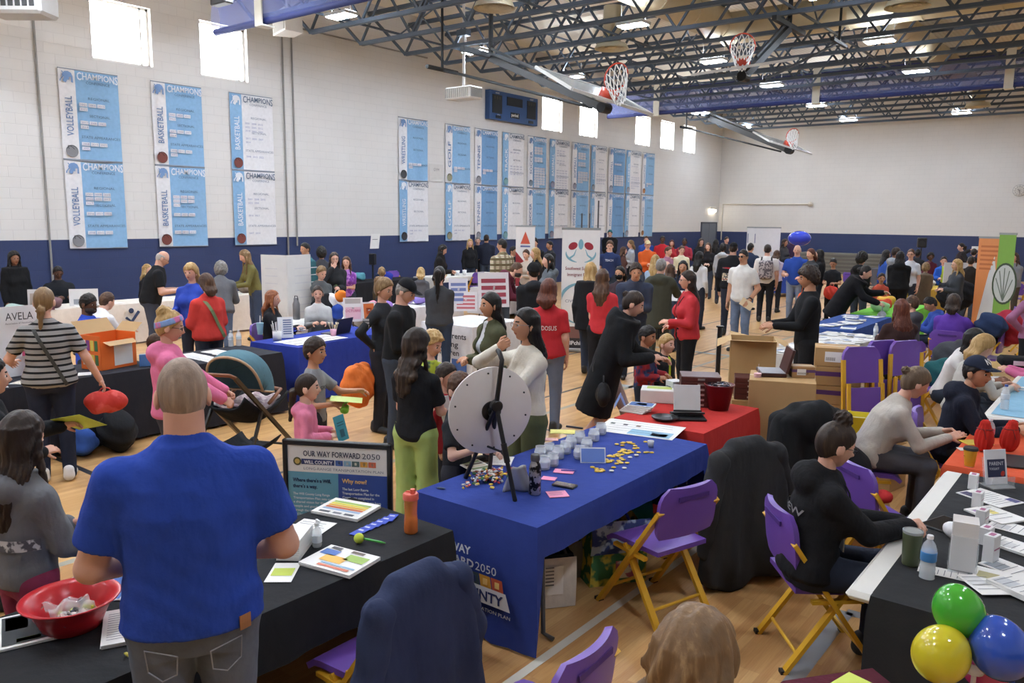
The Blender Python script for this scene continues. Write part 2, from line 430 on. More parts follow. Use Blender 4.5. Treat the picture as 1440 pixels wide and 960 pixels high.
def rotm(yaw, pitch, roll=0):
    "head rotation: yaw + turns to the person's left, pitch + looks down"
    y, p, r = (math.radians(a) for a in (yaw, pitch, roll))
    Rz = np.array([[math.cos(y), -math.sin(y), 0], [math.sin(y), math.cos(y), 0], [0, 0, 1]])
    Rx = np.array([[1, 0, 0], [0, math.cos(p), -math.sin(p)], [0, math.sin(p), math.cos(p)]])
    Ry = np.array([[math.cos(r), 0, math.sin(r)], [0, 1, 0], [-math.sin(r), 0, math.cos(r)]])
    return Rz@Rx@Ry
ARMS = {'down': (.04, -.05, -.525), 'bent': (-.03, -.27, -.26), 'table': (-.04, -.34, -.30), 'face': (-.07, -.24, .10), 'hip': (.02, .02, -.36), 'fwd': (0, -.45, -.16), 'front': (-.14, -.24, -.26),
        'cross': (-.22, -.20, -.16), 'chest': (-.12, -.25, -.12), 'phone': (-.08, -.33, -.08), 'up': (0, -.22, .34), 'back': (.03, .16, -.47), 'lap': (-.07, -.27, -.40), 'out': (.2, -.34, -.22), 'reach': (0, -.40, -.32), 'high': (-.02, -.40, .02)}
def ik(S, W, l1, l2, pole):
    d = W-S; L = np.linalg.norm(d); mxl = (l1+l2)*.995
    if L > mxl: d = d*mxl/L; W = S+d; L = mxl
    L = max(L, abs(l1-l2)+.02); dn = d/np.linalg.norm(d)
    a = (l1*l1-l2*l2+L*L)/(2*L); h = math.sqrt(max(l1*l1-a*a, 0))
    p = pole-dn*(pole@dn); p = p/max(np.linalg.norm(p), 1e-6)
    return S+dn*a+p*h, W
_shoe = {}
def shoe_mesh(col, s, step):
    k = (col, round(s, 1), round(step, 3))
    if k not in _shoe:
        def fn(P):
            d = smin(cone(P, (0, .045*s, .042*s), (0, -.15*s, .034*s), .04*s, .038*s), cone(P, (0, .05*s, .05*s), (0, .045*s, .10*s), .042*s, .045*s), .03)
            return np.maximum(d, -P[:, 2]+.002)
        V, Q = sculpt(fn, (-.06*s, -.22*s, -.01), (.06*s, .11*s, .16*s), max(step*.7, .006)); _shoe[k] = raw_mesh('shoe', V, Q, plain(col, .6))
    return _shoe[k]
SKIN = {'light': 'd9a58c', 'fair': 'e2b49e', 'tan': 'c48e6c', 'olive': 'b98362', 'brown': '8a5a40', 'dark': '5a3a2a'}
HAIRC = {'black': ('15110f', '3a322e'), 'dark': ('2a1d16', '54402f'), 'brown': ('4a3020', '7a583c'), 'auburn': ('5a2a1c', '8a4a30'), 'red': ('8a4a28', 'b8703c'), 'blond': ('b08a50', 'e0c890'), 'dirty': ('7a5c38', 'b89a68'), 'grey': ('77726c', 'b5b0aa'), 'white': ('b0aca6', 'deDAd4'), 'mixed': ('80603e', 'c4a070'), 'streak': ('64503c', 'b49a74')}
LEGPOSE = {'stand': [((.095, 0, .0), (.10, -.025, .49), (.105, .02, .085), 8), ((.095, 0, .0), (.10, -.025, .49), (.105, .02, .085), 8)],
           'walk': [((.09, 0, 0), (.09, -.20, .52), (.09, -.26, .085), 0), ((.09, 0, 0), (.09, .02, .49), (.09, .30, .16), 0)],
           'walkback': [((.09, 0, 0), (.09, .08, .52), (.10, .44, .20), 0), ((.09, 0, 0), (.09, -.05, .49), (.10, -.05, .085), 0)],
           'shift': [((.09, 0, 0), (.12, -.05, .49), (.16, .0, .085), 20), ((.09, 0, 0), (.09, -.02, .49), (.09, .05, .085), 5)]}
def person(px, py, label, h=1.68, face=180, pose='stand', lean=0, arms=('down', 'down'), head=(0, 0), hair=('short', 'dark'), top=('tee', '444444'), bottom=('jeans', '3c4658'),
           skin='light', sex='f', build=1.0, shoes='2a2a2a', dep=None, seat=.46, hunch=0.0, hands=('relax', 'relax'), extra=(), group=None, step=None, roll=0, palms=None, fit=True, poles=None, at=None):
    kid = h < 1.5
    Hh = .235*min(1, (h/1.72)**.32); hs = Hh/.235; s = (h-Hh)/1.5; pk = 'k' if kid else sex
    Ln = math.radians(lean)
    pz = .93*s if pose != 'sit' else seat+.10*s
    piv = np.array([0, 0, pz]); Yb = np.array([0, math.cos(Ln), math.sin(Ln)]); Up = np.array([0, -math.sin(Ln), math.cos(Ln)]); Ex = np.array([1., 0, 0])
    T = lambda x, y, z: piv+Ex*x+Yb*y+Up*z
    hunch_ = hunch+.10*max(0, min(1, lean/50))
    def toT(P):
        q = P-piv.astype(np.float32); z = q@Up; y = q@Yb; return q[:, 0], y+hunch_*np.clip(z/(.5*s), 0, 1.3)**2*.8, z
    hc_f = -.02-hunch_*.9
    HC = T(0, hc_f, (.54*s+.047+.115*hs)) if not lean else T(0, hc_f, .54*s+.035+.115*hs)
    HR = rotm(head[0], head[1]+lean*.45, roll)
    topz = HC+HR@np.array([0, 0, .12*hs])
    # ---- where
    if at is not None: root = np.array([at[0], at[1], 0.0]); dd = depth_of(root)
    else:
        tgt = GD(px, py, dep) if dep else G(px, py, topz[2]); dd = depth_of(tgt); root = None
    base = tgt if at is None else root
    az = math.atan2(base[0]*rt[0]+base[1]*rt[1], dd)
    fdir = hd*math.cos(az)+rt*math.sin(az); rdir = rt*math.cos(az)-hd*math.sin(az)
    fr = math.radians(face); fv = -fdir*math.cos(fr)+rdir*math.sin(fr)
    rz = math.atan2(fv[0], -fv[1]); R2 = np.array([[math.cos(rz), -math.sin(rz)], [math.sin(rz), math.cos(rz)]])
    if root is None: root = np.array([*(tgt[:2]-R2@topz[:2]), 0.0])
    if dep and at is None: root[2] = 0
    st = step or min(max(dd*.0021, .0075), .021)
    # ---- skeleton
    sx = (.19 if pk == 'm' else .165 if pk == 'f' else .165)*s*(.6+.4*build)
    sk = skin if skin not in SKIN else SKIN[skin]
    ar = {'m': (.056, .043, .031), 'f': (.046, .037, .026), 'k': (.048, .038, .029)}[pk]; ar = [a*s*(.5+.5*build) for a in ar]
    arm = []
    for i, sd in ((0, 1), (1, -1)):                                      # 0 = the person's left (+x)
        S = T(sd*sx*.97, -.01-hunch_*.6, .437*s); a = arms[i]
        o = np.array((-.07, -.37, -.175) if a == 'table' and pose == 'sit' else ARMS[a] if isinstance(a, str) else a, float)
        W = S+np.array([sd*o[0], o[1], o[2]])*(s if isinstance(a, str) else 1)
        pole = np.array([sd*.45, .75, -.6]) if not poles or poles[i] is None else np.array([sd*poles[i][0], poles[i][1], poles[i][2]])
        E, W = ik(S, W, .285*s, .255*s, pole); arm.append((S, E, W))
    leg = []
    for i, sd in ((0, 1), (1, -1)):
        if pose == 'sit':
            hp = np.array([sd*.095*s, -.02, pz-.01]); K = np.array([sd*.13*s, -.43*s, seat+.075*s]); A = np.array([sd*.12*s, -.40*s, .085*s]); ft = 8
            if seat < .3*s: A = np.array([sd*.1*s, -.55*s, .1])
        else:
            hp, K, A, ft = LEGPOSE[pose][i]; hp = np.array([sd*hp[0], hp[1], 0])*s+np.array([0, 0, pz-.03*s]); K = np.array([sd*K[0], K[1], K[2]])*s; A = np.array([sd*A[0], A[1], A[2]])*s
        leg.append((hp, K, A, sd*ft))
    pa, pb = PROF[pk]; fat = np.interp(PZ, [-.1, .0, .12, .25, .4, .54], [1, 1, 1, .9, .5, .25])
    A_ = pa*(1+(build-1)*fat)*s; B_ = pb*(1+(build-1)*1.35*fat)*s; Zs = PZ*s
    def torso(P, off, z0=-.1, flare=None):
        x, y, z = toT(P)
        a = np.interp(z, Zs, A_).astype(np.float32)+off; b = np.interp(z, Zs, B_).astype(np.float32)+off
        if flare is not None: w = np.clip(-z/(.45*s), 0, 1.2); a = np.maximum(a, (A_[1]+off)*(1+0*w))+flare*w; b = np.maximum(b, (B_[1]+off))+flare*w
        d = (np.sqrt((x/a)**2+(y/b)**2)-1)*np.minimum(a, b)
        d = np.maximum(d, z-.535*s-off*.3)
        d = np.maximum(d, z0*s-z)
        for sd in (1, -1): d = smin(d, cone(P, T(0, .012-hunch_*.7, .494*s), T(sd*sx*.9, -.005-hunch_*.6, .428*s), .055*s+off*.9, .047*s+off*.8), .045*s)
        if pk == 'f':
            for sd in (1, -1): d = smin(d, np.sqrt(((P-T(sd*.07*s*build, -.085*s*build-hunch_*.2, .30*s))**2).sum(1))-.066*s*build-off*.8, .04)
        return d
    nk = (.056 if pk == 'm' else .046 if pk == 'f' else .042)*(s if not kid else 1)*(.8+.2*build)
    lo = np.array([-.55*s, -.75*s, 0]); hi = np.array([.55*s, .55*s, h+.1])
    pts = np.array([p for q in arm for p in q]+[p for q in leg for p in q[:3]]+[HC, piv])
    lo = pts.min(0)-.24*s*max(1, build); hi = pts.max(0)+.24*s*max(1, build); lo[2] = max(lo[2], -.02)
    def body_fn(P):
        d = torso(P, 0)
        for S, E, W in arm: d = smin(smin(d, cone(P, S, E, ar[0], ar[1]), .03*s), cone(P, E, W, ar[1]*1.02, ar[2]), .015)
        for hp, K, A, _f in leg: d = smin(smin(d, cone(P, hp, K, .088*s*(.5+.5*build), .056*s), .03), cone(P, K, A, .056*s, .036*s), .02)
        d = smin(d, cone(P, T(0, .005-hunch_*.7, .48*s), HC+HR@np.array([0, .018, -.055])*hs, nk*1.08, nk), .03)
        return d
    parts = []
    V, Q = sculpt(body_fn, lo, hi, max(st, .009)); parts.append((V, Q, np.zeros(len(Q), int)))
    nu, nv = (54, 52) if st < .0095 else (38, 36) if st < .014 else (26, 24) if st < .02 else (20, 18)
    V, F, mi = head_grid(nu, nv, sex); parts.append(((V*hs)@HR.T+HC, F, mi))
    for sd in (1, -1):
        V, F, ri = uvq((0, 0, 0), (.012, .024, .034), 8, 6); V = V+np.array([.006*sd, 0, 0])*(V[:, 1:2] > .005)
        V = V@rotm(sd*22, -8).T+np.array([sd*.0765, .008, -.012]); parts.append(((V*hs)@HR.T+HC, F, np.zeros(len(F), int)))
        V, F, ri = uvq((sd*.0295, -.0795, -.001), (.0132, .0125, .0088), 10, 8, True); parts.append(((V*hs)@HR.T+HC, F, np.where(ri < 3, 4, 3)))
        # eyelid line
    for i, (S, E, W) in enumerate(arm):
        sd = 1 if i == 0 else -1; d = (W-E)/np.linalg.norm(W-E)
        pn = np.array(palms[i], float)*np.array([sd, 1, 1]) if palms and palms[i] is not None else (np.array([-sd, .1, 0]) if d[2] < -.75 else np.array([-sd*.7, 0, -.8]) if d[2] < .4 else np.array([0, .7, .2])+HC*0)
        pn = pn-d*(pn@d); pn /= max(np.linalg.norm(pn), 1e-6); xx = np.cross(pn, d)
        V, Qh = hand_geo(hands[i], .0042 if st < .0095 else .0055 if st < .016 else .008)
        V = V.copy(); side = 1 if (xx@np.array([0, -1, .35])) > 0 else -1
        if side < 0: V[:, 0] *= -1; Qh = Qh[:, ::-1]
        hsz = s*(.98 if pk == 'm' else .88 if pk == 'f' else .95)
        parts.append(((V*hsz)@np.stack([xx, pn, d])+W, Qh, np.zeros(len(Qh), int)))
    o = 0; VV = []; FF = []; MM = []
    for V, F, m in parts: VV.append(V); FF.append(F+o); MM.append(m); o += len(V)
    hc = HAIRC.get(hair[1], (hair[1], None)); skm = skinmat(sk); l = [int(sk[i:i+2], 16) for i in (0, 2, 4)]
    lips = '%02x%02x%02x' % (int(l[0]*.86), int(l[1]*.66), int(l[2]*.66))
    rootO = thing('person', label, 'person', (root[0], root[1], 0), rz, group)
    brow = hc[0] if hair[1] not in ('blond', 'white', 'dirty') else '7a6248'
    link('body', raw_mesh('body', np.concatenate(VV), np.concatenate(FF), [skm, skinmat(lips), plain(brow, .8), plain('e8e4de', .25), plain('2a1c14', .15)], np.concatenate(MM)), rootO)
    # ---- clothes
    kind, col = top[0], top[1]; opt = top[2] if len(top) > 2 else {}
    off, sleeve, hem, cname = {'tee': (.014, .62, -.06, 't_shirt'), 'polo': (.016, .62, -.07, 'polo_shirt'), 'long': (.015, 1, -.05, 'sweater'), 'shirt': (.016, 1, -.09, 'shirt'), 'hoodie': (.024, 1, -.05, 'hoodie'),
                               'jacket': (.028, 1, -.07, 'jacket'), 'coat': (.034, 1, -.40, 'coat'), 'vest': (.03, 0, -.05, 'vest'), 'cardigan': (.024, 1, -.16, 'cardigan')}[kind]
    off = opt.get('off', off); sleeve = opt.get('sleeve', sleeve); hem = opt.get('hem', hem); cname = opt.get('name', cname)
    ph = rng.random(6)*6.28; wa = opt.get('wr', .003 if st < .012 else .0025)
    ro = off*.75+(.004 if kind in ('hoodie', 'jacket', 'coat') else 0)
    def top_fn(P, off=off, ro=ro, sleeve=sleeve, openf=opt.get('open', 0)):
        d = torso(P, off, -.1 if hem > -.11 else hem-.02, flare=(.03 if kind == 'coat' else .012) if hem < -.11 and pose != 'sit' else None)
        x, y, z = toT(P)
        if kind in ('polo', 'shirt', 'jacket', 'coat', 'cardigan'):
            rr = np.sqrt(x**2+((y+.012)*1.05)**2); d = smin(d, np.sqrt((rr-.066*s)**2+((z-.535*s-(y)*.35)*.45)**2)-.013-.2*off, .012)
        if kind in ('hoodie',) or opt.get('hood'):
            d = smin(d, ell(P, T(0, .09*s-hunch_*.6, .49*s), (.145*s, .085*s, .09*s)), .03); rr = np.sqrt(x**2+(y+.01)**2); d = smin(d, np.sqrt((rr-.075*s)**2+((z-.52*s-y*.5)*.7)**2)-.024, .02)
        if kind == 'coat' and opt.get('fur'):
            rr = np.sqrt(x**2+(y-.02)**2); d = smin(d, np.sqrt((rr-.10*s)**2+((z-.47*s-y*.5)*.6)**2)-.05, .02)
        d = np.maximum(d, hem*s-z)
        if openf: d = np.maximum(d, -np.maximum(np.maximum(np.abs(x)-openf*(1.1-z/(s*.8)), y+.01), -.3-z))
        for S, E, W in arm:
            if sleeve <= 0: continue
            if sleeve >= 1:
                We = W-(W-E)/np.linalg.norm(W-E)*.012 if sleeve == 1 else E+(W-E)*(sleeve-1)
                d = smin(smin(d, cone(P, S, E, ar[0]+ro*.8, ar[1]+ro), .04*s), cone(P, E, We, ar[1]+ro+.002, ar[2]+ro), .015)
            else:
                Ee = S+(E-S)*sleeve*1.18
                d = smin(d, np.maximum(cone(P, S, Ee, ar[0]+ro*.8, ar[1]+ro+.012), (P-Ee)@((E-S)/np.linalg.norm(E-S))), .035*s)
        if wa:
            w = np.sin(P[:, 2]*38+P[:, 0]*22+1.8*np.sin(P[:, 0]*11+P[:, 1]*9+ph[0])+ph[1])*(.6+.4*np.sin(P[:, 0]*9-P[:, 2]*5+P[:, 1]*8+ph[2]))+.5*np.sin(P[:, 2]*71-P[:, 0]*30+ph[3]+2.5*np.sin(P[:, 0]*13+P[:, 1]*17))
            d = d+wa*w*(.45+.55*np.clip(1-np.abs(z/s-.08)/.2, 0, 1))
        if opt.get('fuzz'): d = d+.005*np.sin(P[:, 0]*110)*np.sin(P[:, 1]*120)*np.sin(P[:, 2]*115)
        return d
    tmat = fabric(col, stripe=opt.get('stripe'), wr=.6 if st < .014 else .35, ws=7)
    to = sdf_obj(cname, top_fn, lo, hi, st, tmat, rootO)
    if opt.get('inner'):
        sdf_obj('shirt', lambda P: top_fn(P, off*.35, ro*.4, 0, 0), lo, hi, st, fabric(opt['inner']), rootO)
    bk, bc = bottom[0], bottom[1]
    def bot_fn(P):
        d = torso(P, .010, -.1); x, y, z = toT(P)
        d = np.maximum(d, z-.09*s)
        fl = {'wide': .03, 'leggings': -.004}.get(bk, .014)
        for hp, K, A, _f in leg:
            Ae = A+np.array([0, 0, -.03*s]) if bk != 'shorts' else K+(A-K)*.05
            d = smin(smin(d, cone(P, hp, K, .092*s*(.5+.5*build)+.006, .06*s+fl*.8), .035), cone(P, K, Ae, .06*s+fl*.8, .042*s+fl), .02)
        if bk == 'skirt': d = smin(d, cone(P, piv+np.array([0, 0, -.05]), piv+np.array([0, 0, -.5*s]), .16*s, .2*s), .03)
        w = np.sin(P[:, 2]*60+P[:, 0]*20+ph[5])*np.sin(P[:, 0]*35+P[:, 1]*30+ph[1]); kz = np.clip(1-np.abs(P[:, 2]-.47*s)/.25, .2, 1)
        return d+.003*w*kz
    sdf_obj('trousers' if bk != 'skirt' else 'skirt', bot_fn, lo, hi, st, fabric(bc, wr=.4) if bk != 'denim' else fabric(bc, wr=.4, var=.3), rootO)
    for hp, K, A, f in leg:
        so = link('shoe', shoe_mesh(shoes, s, st), rootO); so.location = (A[0], A[1], A[2]-.085*s); so.rotation_euler = (-.6 if A[2] > .12 and pose != 'sit' else 0, 0, math.radians(f))
    # ---- hair
    make_hair(rootO, hair, hs, HC, HR, Up, Yb, st, s, hc)
    info = dict(root=rootO, R2=R2, loc=root, HC=HC, HR=HR, hs=hs, arm=arm, T=T, toT=toT, A=A_, B=B_, Zs=Zs, s=s, off=off, st=st, rz=rz, hunch=hunch_, leg=leg)
    for e in extra: EXTRA[e[0] if isinstance(e, (tuple, list)) else e](info, *(e[1:] if isinstance(e, (tuple, list)) else ()))
    return info
def hair_cap(P, th, front=.068, slope=.93):
    d = ell(P, (0, .004, .012), (.0765+th*.8, .0965+th, .108+th))
    cut = front-(P[:, 1]+.085)*slope-P[:, 2]
    cut = np.minimum(cut, np.maximum(.02-P[:, 1], -.075-P[:, 2]+0*cut)) if False else cut
    return np.maximum(d, cut*.7)
def make_hair(rootO, hair, hs, HC, HR, Up, Yb, st, s, hc):
    kind = hair[0]; o = hair[2] if len(hair) > 2 else {}
    if kind in ('none', 'hood'): return
    mat = hairmat(*hc)
    L = o.get('L', {'long': .34, 'bob': .17, 'pony': .26, 'half': .34}.get(kind, 0))*max(s, .8)
    ax = np.stack([HR[:, 0], HR[:, 1], HR[:, 2]]); HRi = HR.T.astype(np.float32)
    # falling frame: yaw of the head, along the back
    fx = HR[:, 0].copy(); fx[2] = 0; fx /= np.linalg.norm(fx); up = .55*np.array([0, 0, 1.])+.45*Up; up /= np.linalg.norm(up); fy = np.cross(up, fx); fy /= np.linalg.norm(fy)
    if o.get('fall'): up = np.array([0, 0, 1.]); fy = np.cross(up, fx); fy /= np.linalg.norm(fy)
    Fr = np.stack([fx, fy, up]).astype(np.float32); seed = rng.random(4)*6
    th = {'short': .009, 'buzz': .004, 'curly': .03, 'long': .010, 'bob': .012, 'pony': .009, 'bun': .009, 'half': .010, 'fringe': .006, 'thick': .02, 'afro': .04}.get(kind, .011)
    th = o.get('th', th); front = o.get('front', .066 if kind != 'buzz' else .06); slope = o.get('slope', .93 if kind in ('short', 'buzz', 'curly', 'thick', 'fringe') else 1.1)
    def fn(Pw):
        q = (Pw-HC.astype(np.float32)); P = (q@HR.astype(np.float32))/hs; F = (q@Fr.T)/hs
        d = hair_cap(P, th, front, slope)
        if kind == 'fringe': d = np.maximum(d, P[:, 2]-.045-.0*P[:, 1]); d = np.maximum(d, -P[:, 1]-.02)
        if kind in ('curly', 'afro'):
            d = d+.010*np.sin(P[:, 0]*95+seed[0]+2*np.sin(P[:, 2]*40))*np.sin(P[:, 1]*90+seed[1])*np.sin(P[:, 2]*100+seed[2])+.006*np.sin(P[:, 0]*170+P[:, 2]*60)*np.sin(P[:, 1]*160)
        elif kind in ('short', 'thick'):
            d = d+.0035*np.sin(P[:, 0]*85+P[:, 1]*60+seed[0]+2*np.sin(P[:, 2]*50))*np.sin(P[:, 1]*70+P[:, 2]*95+seed[1])+.002*np.sin(P[:, 0]*190+P[:, 2]*120)-.005*np.clip(P[:, 2]*9, 0, 1)*(P[:, 1] < .02)
        if kind in ('long', 'bob', 'half'):
            z = F[:, 2]; Lh = L/hs; t = np.clip((.05-z)/(Lh+.05), 0, 1.02)
            wv = o.get('wave', .004)
            a = np.interp(t, [0, .25, .6, 1], [.082, .094, .098*o.get('w', 1), .045])+wv*np.sin(z*60+seed[3]); b = np.interp(t, [0, .3, .7, 1], [.075, .068, .055, .024]); cy = np.interp(t, [0, .3, .6, 1], [.022, .04, .066+.03*o.get('back', 1), .08+.045*o.get('back', 1)])
            dl = (np.sqrt((F[:, 0]/a)**2+((F[:, 1]-cy)/b)**2)-1)*b
            dl = np.maximum(dl, np.maximum(z-.06, -Lh-z)); dl = np.maximum(dl, (.0-.02*np.clip(t*2,0,1))-F[:, 1])
            ang = np.arctan2(F[:, 0], F[:, 1]-cy+.02)
            dl = dl+.0026*np.sin(ang*27+3*np.sin(z*11+seed[0]))*np.clip(t*3, 0, 1)*np.clip(4-4*t, 0, 1)+.0016*np.sin(ang*61+4*np.sin(z*9+seed[1]))
            d = smin(d, dl, .02)
            if o.get('locks', kind == 'long'):
                for sd in (1, -1):
                    lk = o.get('locks', 1)
                    d2 = smin(cone(F, (sd*.066, -.035, .065), (sd*.085, -.012, -.08), .013, .019), cone(F, (sd*.085, -.012, -.08), (sd*.092*lk, -.055, -Lh*.85), .019, .010), .015)
                    d = smin(d, d2+.003*np.sin(F[:, 0]*190+6*np.sin(F[:, 2]*20)), .012)
        if kind == 'pony' or o.get('tail'):
            zt = o.get('tz', .03); yb = .098; dl = smin(cone(P, (0, yb-.01, zt), (0, yb+.03, zt-.02), .024, .03), cone(F, (0, yb+.025, zt-.03), (.0, yb+.045+.03*o.get('sw', 0), zt-L/hs), .034*o.get('tw', 1), .014), .02)
            dl = dl+.004*np.sin(F[:, 0]*160+4*np.sin(F[:, 2]*22+seed[0])); d = smin(d, dl, .008)
        if kind == 'bun' or o.get('bun'):
            bz, by, br = o.get('bz', .115), o.get('by', .045), o.get('br', .042)
            db = np.sqrt(((P-np.array([0, by, bz], np.float32))**2).sum(1))-br; an = np.arctan2(P[:, 0], P[:, 1]-by)
            d = smin(d, db+.005*np.sin(an*9+P[:, 2]*90+seed[0])+.003*np.sin(P[:, 2]*230+an*5), .008)
        if kind in ('long', 'half', 'bob') and not o.get('bangs'): d = d+.004*np.exp(-(P[:, 0]/.008)**2)*(P[:, 1] < .05)
        if kind in ('long', 'bob', 'half'): an = np.arctan2(P[:, 0], P[:, 1]+.01); d = d+o.get('shag', .0022)*np.sin(an*12+2.5*np.sin(P[:, 2]*21+seed[2])+seed[0])*np.clip(.6-P[:, 2]*5, 0, 1)
        if kind in ('long', 'bob', 'pony', 'bun', 'half'):
            an = np.arctan2(P[:, 0], P[:, 1]); d = d+.0016*np.sin(P[:, 0]*150+seed[2]+P[:, 1]*25)
        if o.get('bangs'): d = smin(d, ell(P, (0, -.083, .062), (.062, .018, .034)), .012)
        if o.get('side'): d = smin(d, ell(P, (.045*o['side'], -.06, .075), (.05, .045, .03)), .015)
        return d*hs
    ext = .17*hs
    lo = HC-ext-np.array([0, .02, L+.02]); hi = HC+ext+np.array([0, .16 if L else .05, .04])
    hst = min(st, .012)
    sdf_obj('hair', fn, lo-.05*(L > 0), hi+.05*(L > 0), max(hst*.75, .0045), mat, rootO)
# ---- accessories (children of the wearer)
def hd_M(I): return Matrix([[*(I['HR'][r]*I['hs']), I['HC'][r]] for r in range(3)]+[[0, 0, 0, 1]])
def x_glasses(I, col='1c1c1c', dark=False):
    M = hd_M(I); m = MB()
    for sd in (1, -1):
        m.tube([(sd*.031+.022*math.cos(t), -.101+.004*abs(math.cos(t)), .0+.017*math.sin(t)) for t in np.linspace(0, 2*PI, 14, endpoint=False)], .0022, 5, 0, True, M)
        m.tube([(sd*.052, -.096, .004), (sd*.079, -.03, .004), (sd*.08, .015, -.004)], .0022, 5, 0, M=M)
    m.tube([(-.01, -.104, .003), (.01, -.104, .003)], .0022, 5, 0, M=M)
    g = obj('glasses', m, plain(col, .35), I['root'], True)
    if dark:
        k = MB()
        for sd in (1, -1): k.ball((sd*.031, -.102, 0), (.021, .003, .016), 10, 0, M)
        obj('lens', k, plain('23282c', .1), g, True)
def x_cap(I, col='17171b', back=False, logo=None, brim=None):
    HR, HC, hs = I['HR'].astype(np.float32), I['HC'].astype(np.float32), I['hs']; sg = 1 if back else -1
    def fn(P):
        q = ((P-HC)@HR)/hs
        d = np.maximum(ell(q, (0, .004, .03), (.088, .107, .108)), (.048+(-.15)*q[:, 1]*-sg*0-q[:, 2])); d = np.maximum(d, -(ell(q, (0, .004, .02), (.07, .09, .09))))
        b = rbox(q, (0, sg*.125, .052-.0), (.066, .062, .006), .006); b = np.maximum(ell(q, (0, sg*.10, .05), (.078, .10, .013)), .0-sg*q[:, 1]+.05*0)
        bend = q.copy(); bend[:, 2] += 1.9*q[:, 0]**2+.12*np.clip(sg*q[:, 1]-.09, 0, 1)
        b = np.maximum(np.sqrt((bend[:, 0]/.078)**2+((bend[:, 1]-sg*.088)/.088)**2)*.08-.08, np.abs(bend[:, 2]-.053)-.004)
        return smin(d, b, .006)*hs
    e = .25*hs; o = sdf_obj('cap', fn, I['HC']-e, I['HC']+e, max(min(I['st']*.6, .008), .0045), fabric(col, wr=.2), I['root'])
    if logo:
        m = MB(); M = hd_M(I); V, F = text_geo(logo[0], 'CENTER', .02); sc = .055
        m.add([(x*sc, -math.sqrt(max(.0, 1-(x*sc/.088)**2))*.107*math.sqrt(max(.1, 1-((y*sc+.055)/.112)**2))+.004-.006, .082+y*sc) for x, y, z in V], F, 0, M); obj('logo', m, plain(logo[1], .6), o)
def x_beanie(I, col):
    HR, HC, hs = I['HR'].astype(np.float32), I['HC'].astype(np.float32), I['hs']
    def fn(P): q = ((P-HC)@HR)/hs; d = np.maximum(ell(q, (0, .006, .03), (.09, .11, .118)), .035-.35*q[:, 1]*1.0-q[:, 2]); return smin(d, np.maximum(ell(q, (0, .006, .03), (.096, .116, .12)), np.abs(q[:, 2]-.05+.35*q[:, 1])-.02), .005)*hs
    e = .2*hs; sdf_obj('beanie', fn, I['HC']-e, I['HC']+e, min(I['st']*.7, .01), fabric(col), I['root'])
def x_mask(I, col='151517'):
    HR, HC, hs = I['HR'].astype(np.float32), I['HC'].astype(np.float32), I['hs']
    def fn(P): q = ((P-HC)@HR)/hs; return np.maximum(ell(q, (0, -.012, -.055), (.076, .105, .062)), q[:, 1]+.035)*hs
    e = .2*hs; sdf_obj('face_mask', fn, I['HC']-e, I['HC']+e, .009, fabric(col), I['root'])
def x_beard(I, col='2a201c', r=1.0):
    HR, HC, hs = I['HR'].astype(np.float32), I['HC'].astype(np.float32), I['hs']
    def fn(P):
        q = ((P-HC)@HR)/hs; d = ell(q, (0, -.025, -.072), (.066*r, .085*r, .056*r)); d = np.maximum(d, q[:, 1]-.0); d = np.maximum(d, q[:, 2]+.028+np.clip(.04-np.abs(q[:, 0]), 0, 1)*.15); d = np.maximum(d, -ell(q, (0, -.115, -.061), (.026, .03, .011)))
        return d*hs
    e = .2*hs; sdf_obj('beard', fn, I['HC']-e, I['HC']+e, min(max(I['st']*.5, .005), .009), hairmat(col), I['root'])
def x_headband(I, stripe=('blotch', 'd070a0', 18, 0), col='7a9ad0'):
    HR, HC, hs = I['HR'].astype(np.float32), I['HC'].astype(np.float32), I['hs']
    def fn(P):
        q = ((P-HC)@HR)/hs; d = ell(q, (0, .004, .012), (.0765+.016, .0965+.016, .13)); return np.maximum(d, np.abs((q[:, 2]-.045)+.55*(q[:, 1]))-.028)*hs
    e = .2*hs; sdf_obj('headband', fn, I['HC']-e, I['HC']+e, .007, fabric(col, stripe=stripe), I['root'])
def surf_pt(I, x, z, back=True, lift=.006):
    a = np.interp(z, I['Zs'], I['A'])+I['off']; b = np.interp(z, I['Zs'], I['B'])+I['off']
    y = b*math.sqrt(max(0, 1-(x/a)**2))+lift; y = y if back else -y
    hh = I['hunch']*max(0, min(1.3, z/(.5*I['s'])))**2*.8
    return Vector(I['T'](x, y-hh, z))
def x_print(I, body, z=.34, w=.2, back=True, col='e8e8e8', hgt=None, name='lettering', arch=0):
    m = MB(); V, F = text_geo(body, 'CENTER', .01); ww = V[:, 0].max()-V[:, 0].min(); sx = w/ww; sy = (hgt/.7) if hgt else sx; s = I['s']; out = []
    for x, y, _z in V:
        X = x*sx; t = X/(w/2); out.append(surf_pt(I, -X if back else X, z*s+y*sy-arch*t*t, back, .011))
    m.add(out, F); obj(name, m, plain(col, .7), I['root'])
def x_patch(I, z, w, h, back=False, col='d8d8d8', x0=0, name='print'):
    m = MB(); s = I['s']; m.grid(lambda u, v: surf_pt(I, x0+(u-.5)*w, z*s+(v-.5)*h, back, .010), 8, 8); obj(name, m, fabric(col, wr=0, stripe=('blotch', '5a5a60', 30, 0)), I['root'], True)
def x_strap(I, sd=1, col='3a3a36', w=.03, thing_lab=None, bag=None):
    "cross-body strap from the shoulder (sd=+1: person's left) to the other hip"
    s = I['s']; P = []
    for t in np.linspace(0, 1, 13): P.append(surf_pt(I, sd*(.10-.24*t)*s, (.49-.52*t)*s, True, .012))
    m = MB()
    for a, b in zip(P[:-1], P[1:]): m.bar(a, b, w, .004, up=I['T'](0, 1, 0)-I['T'](0, 0, 0))
    obj('strap', m, plain(col, .7), I['root'])
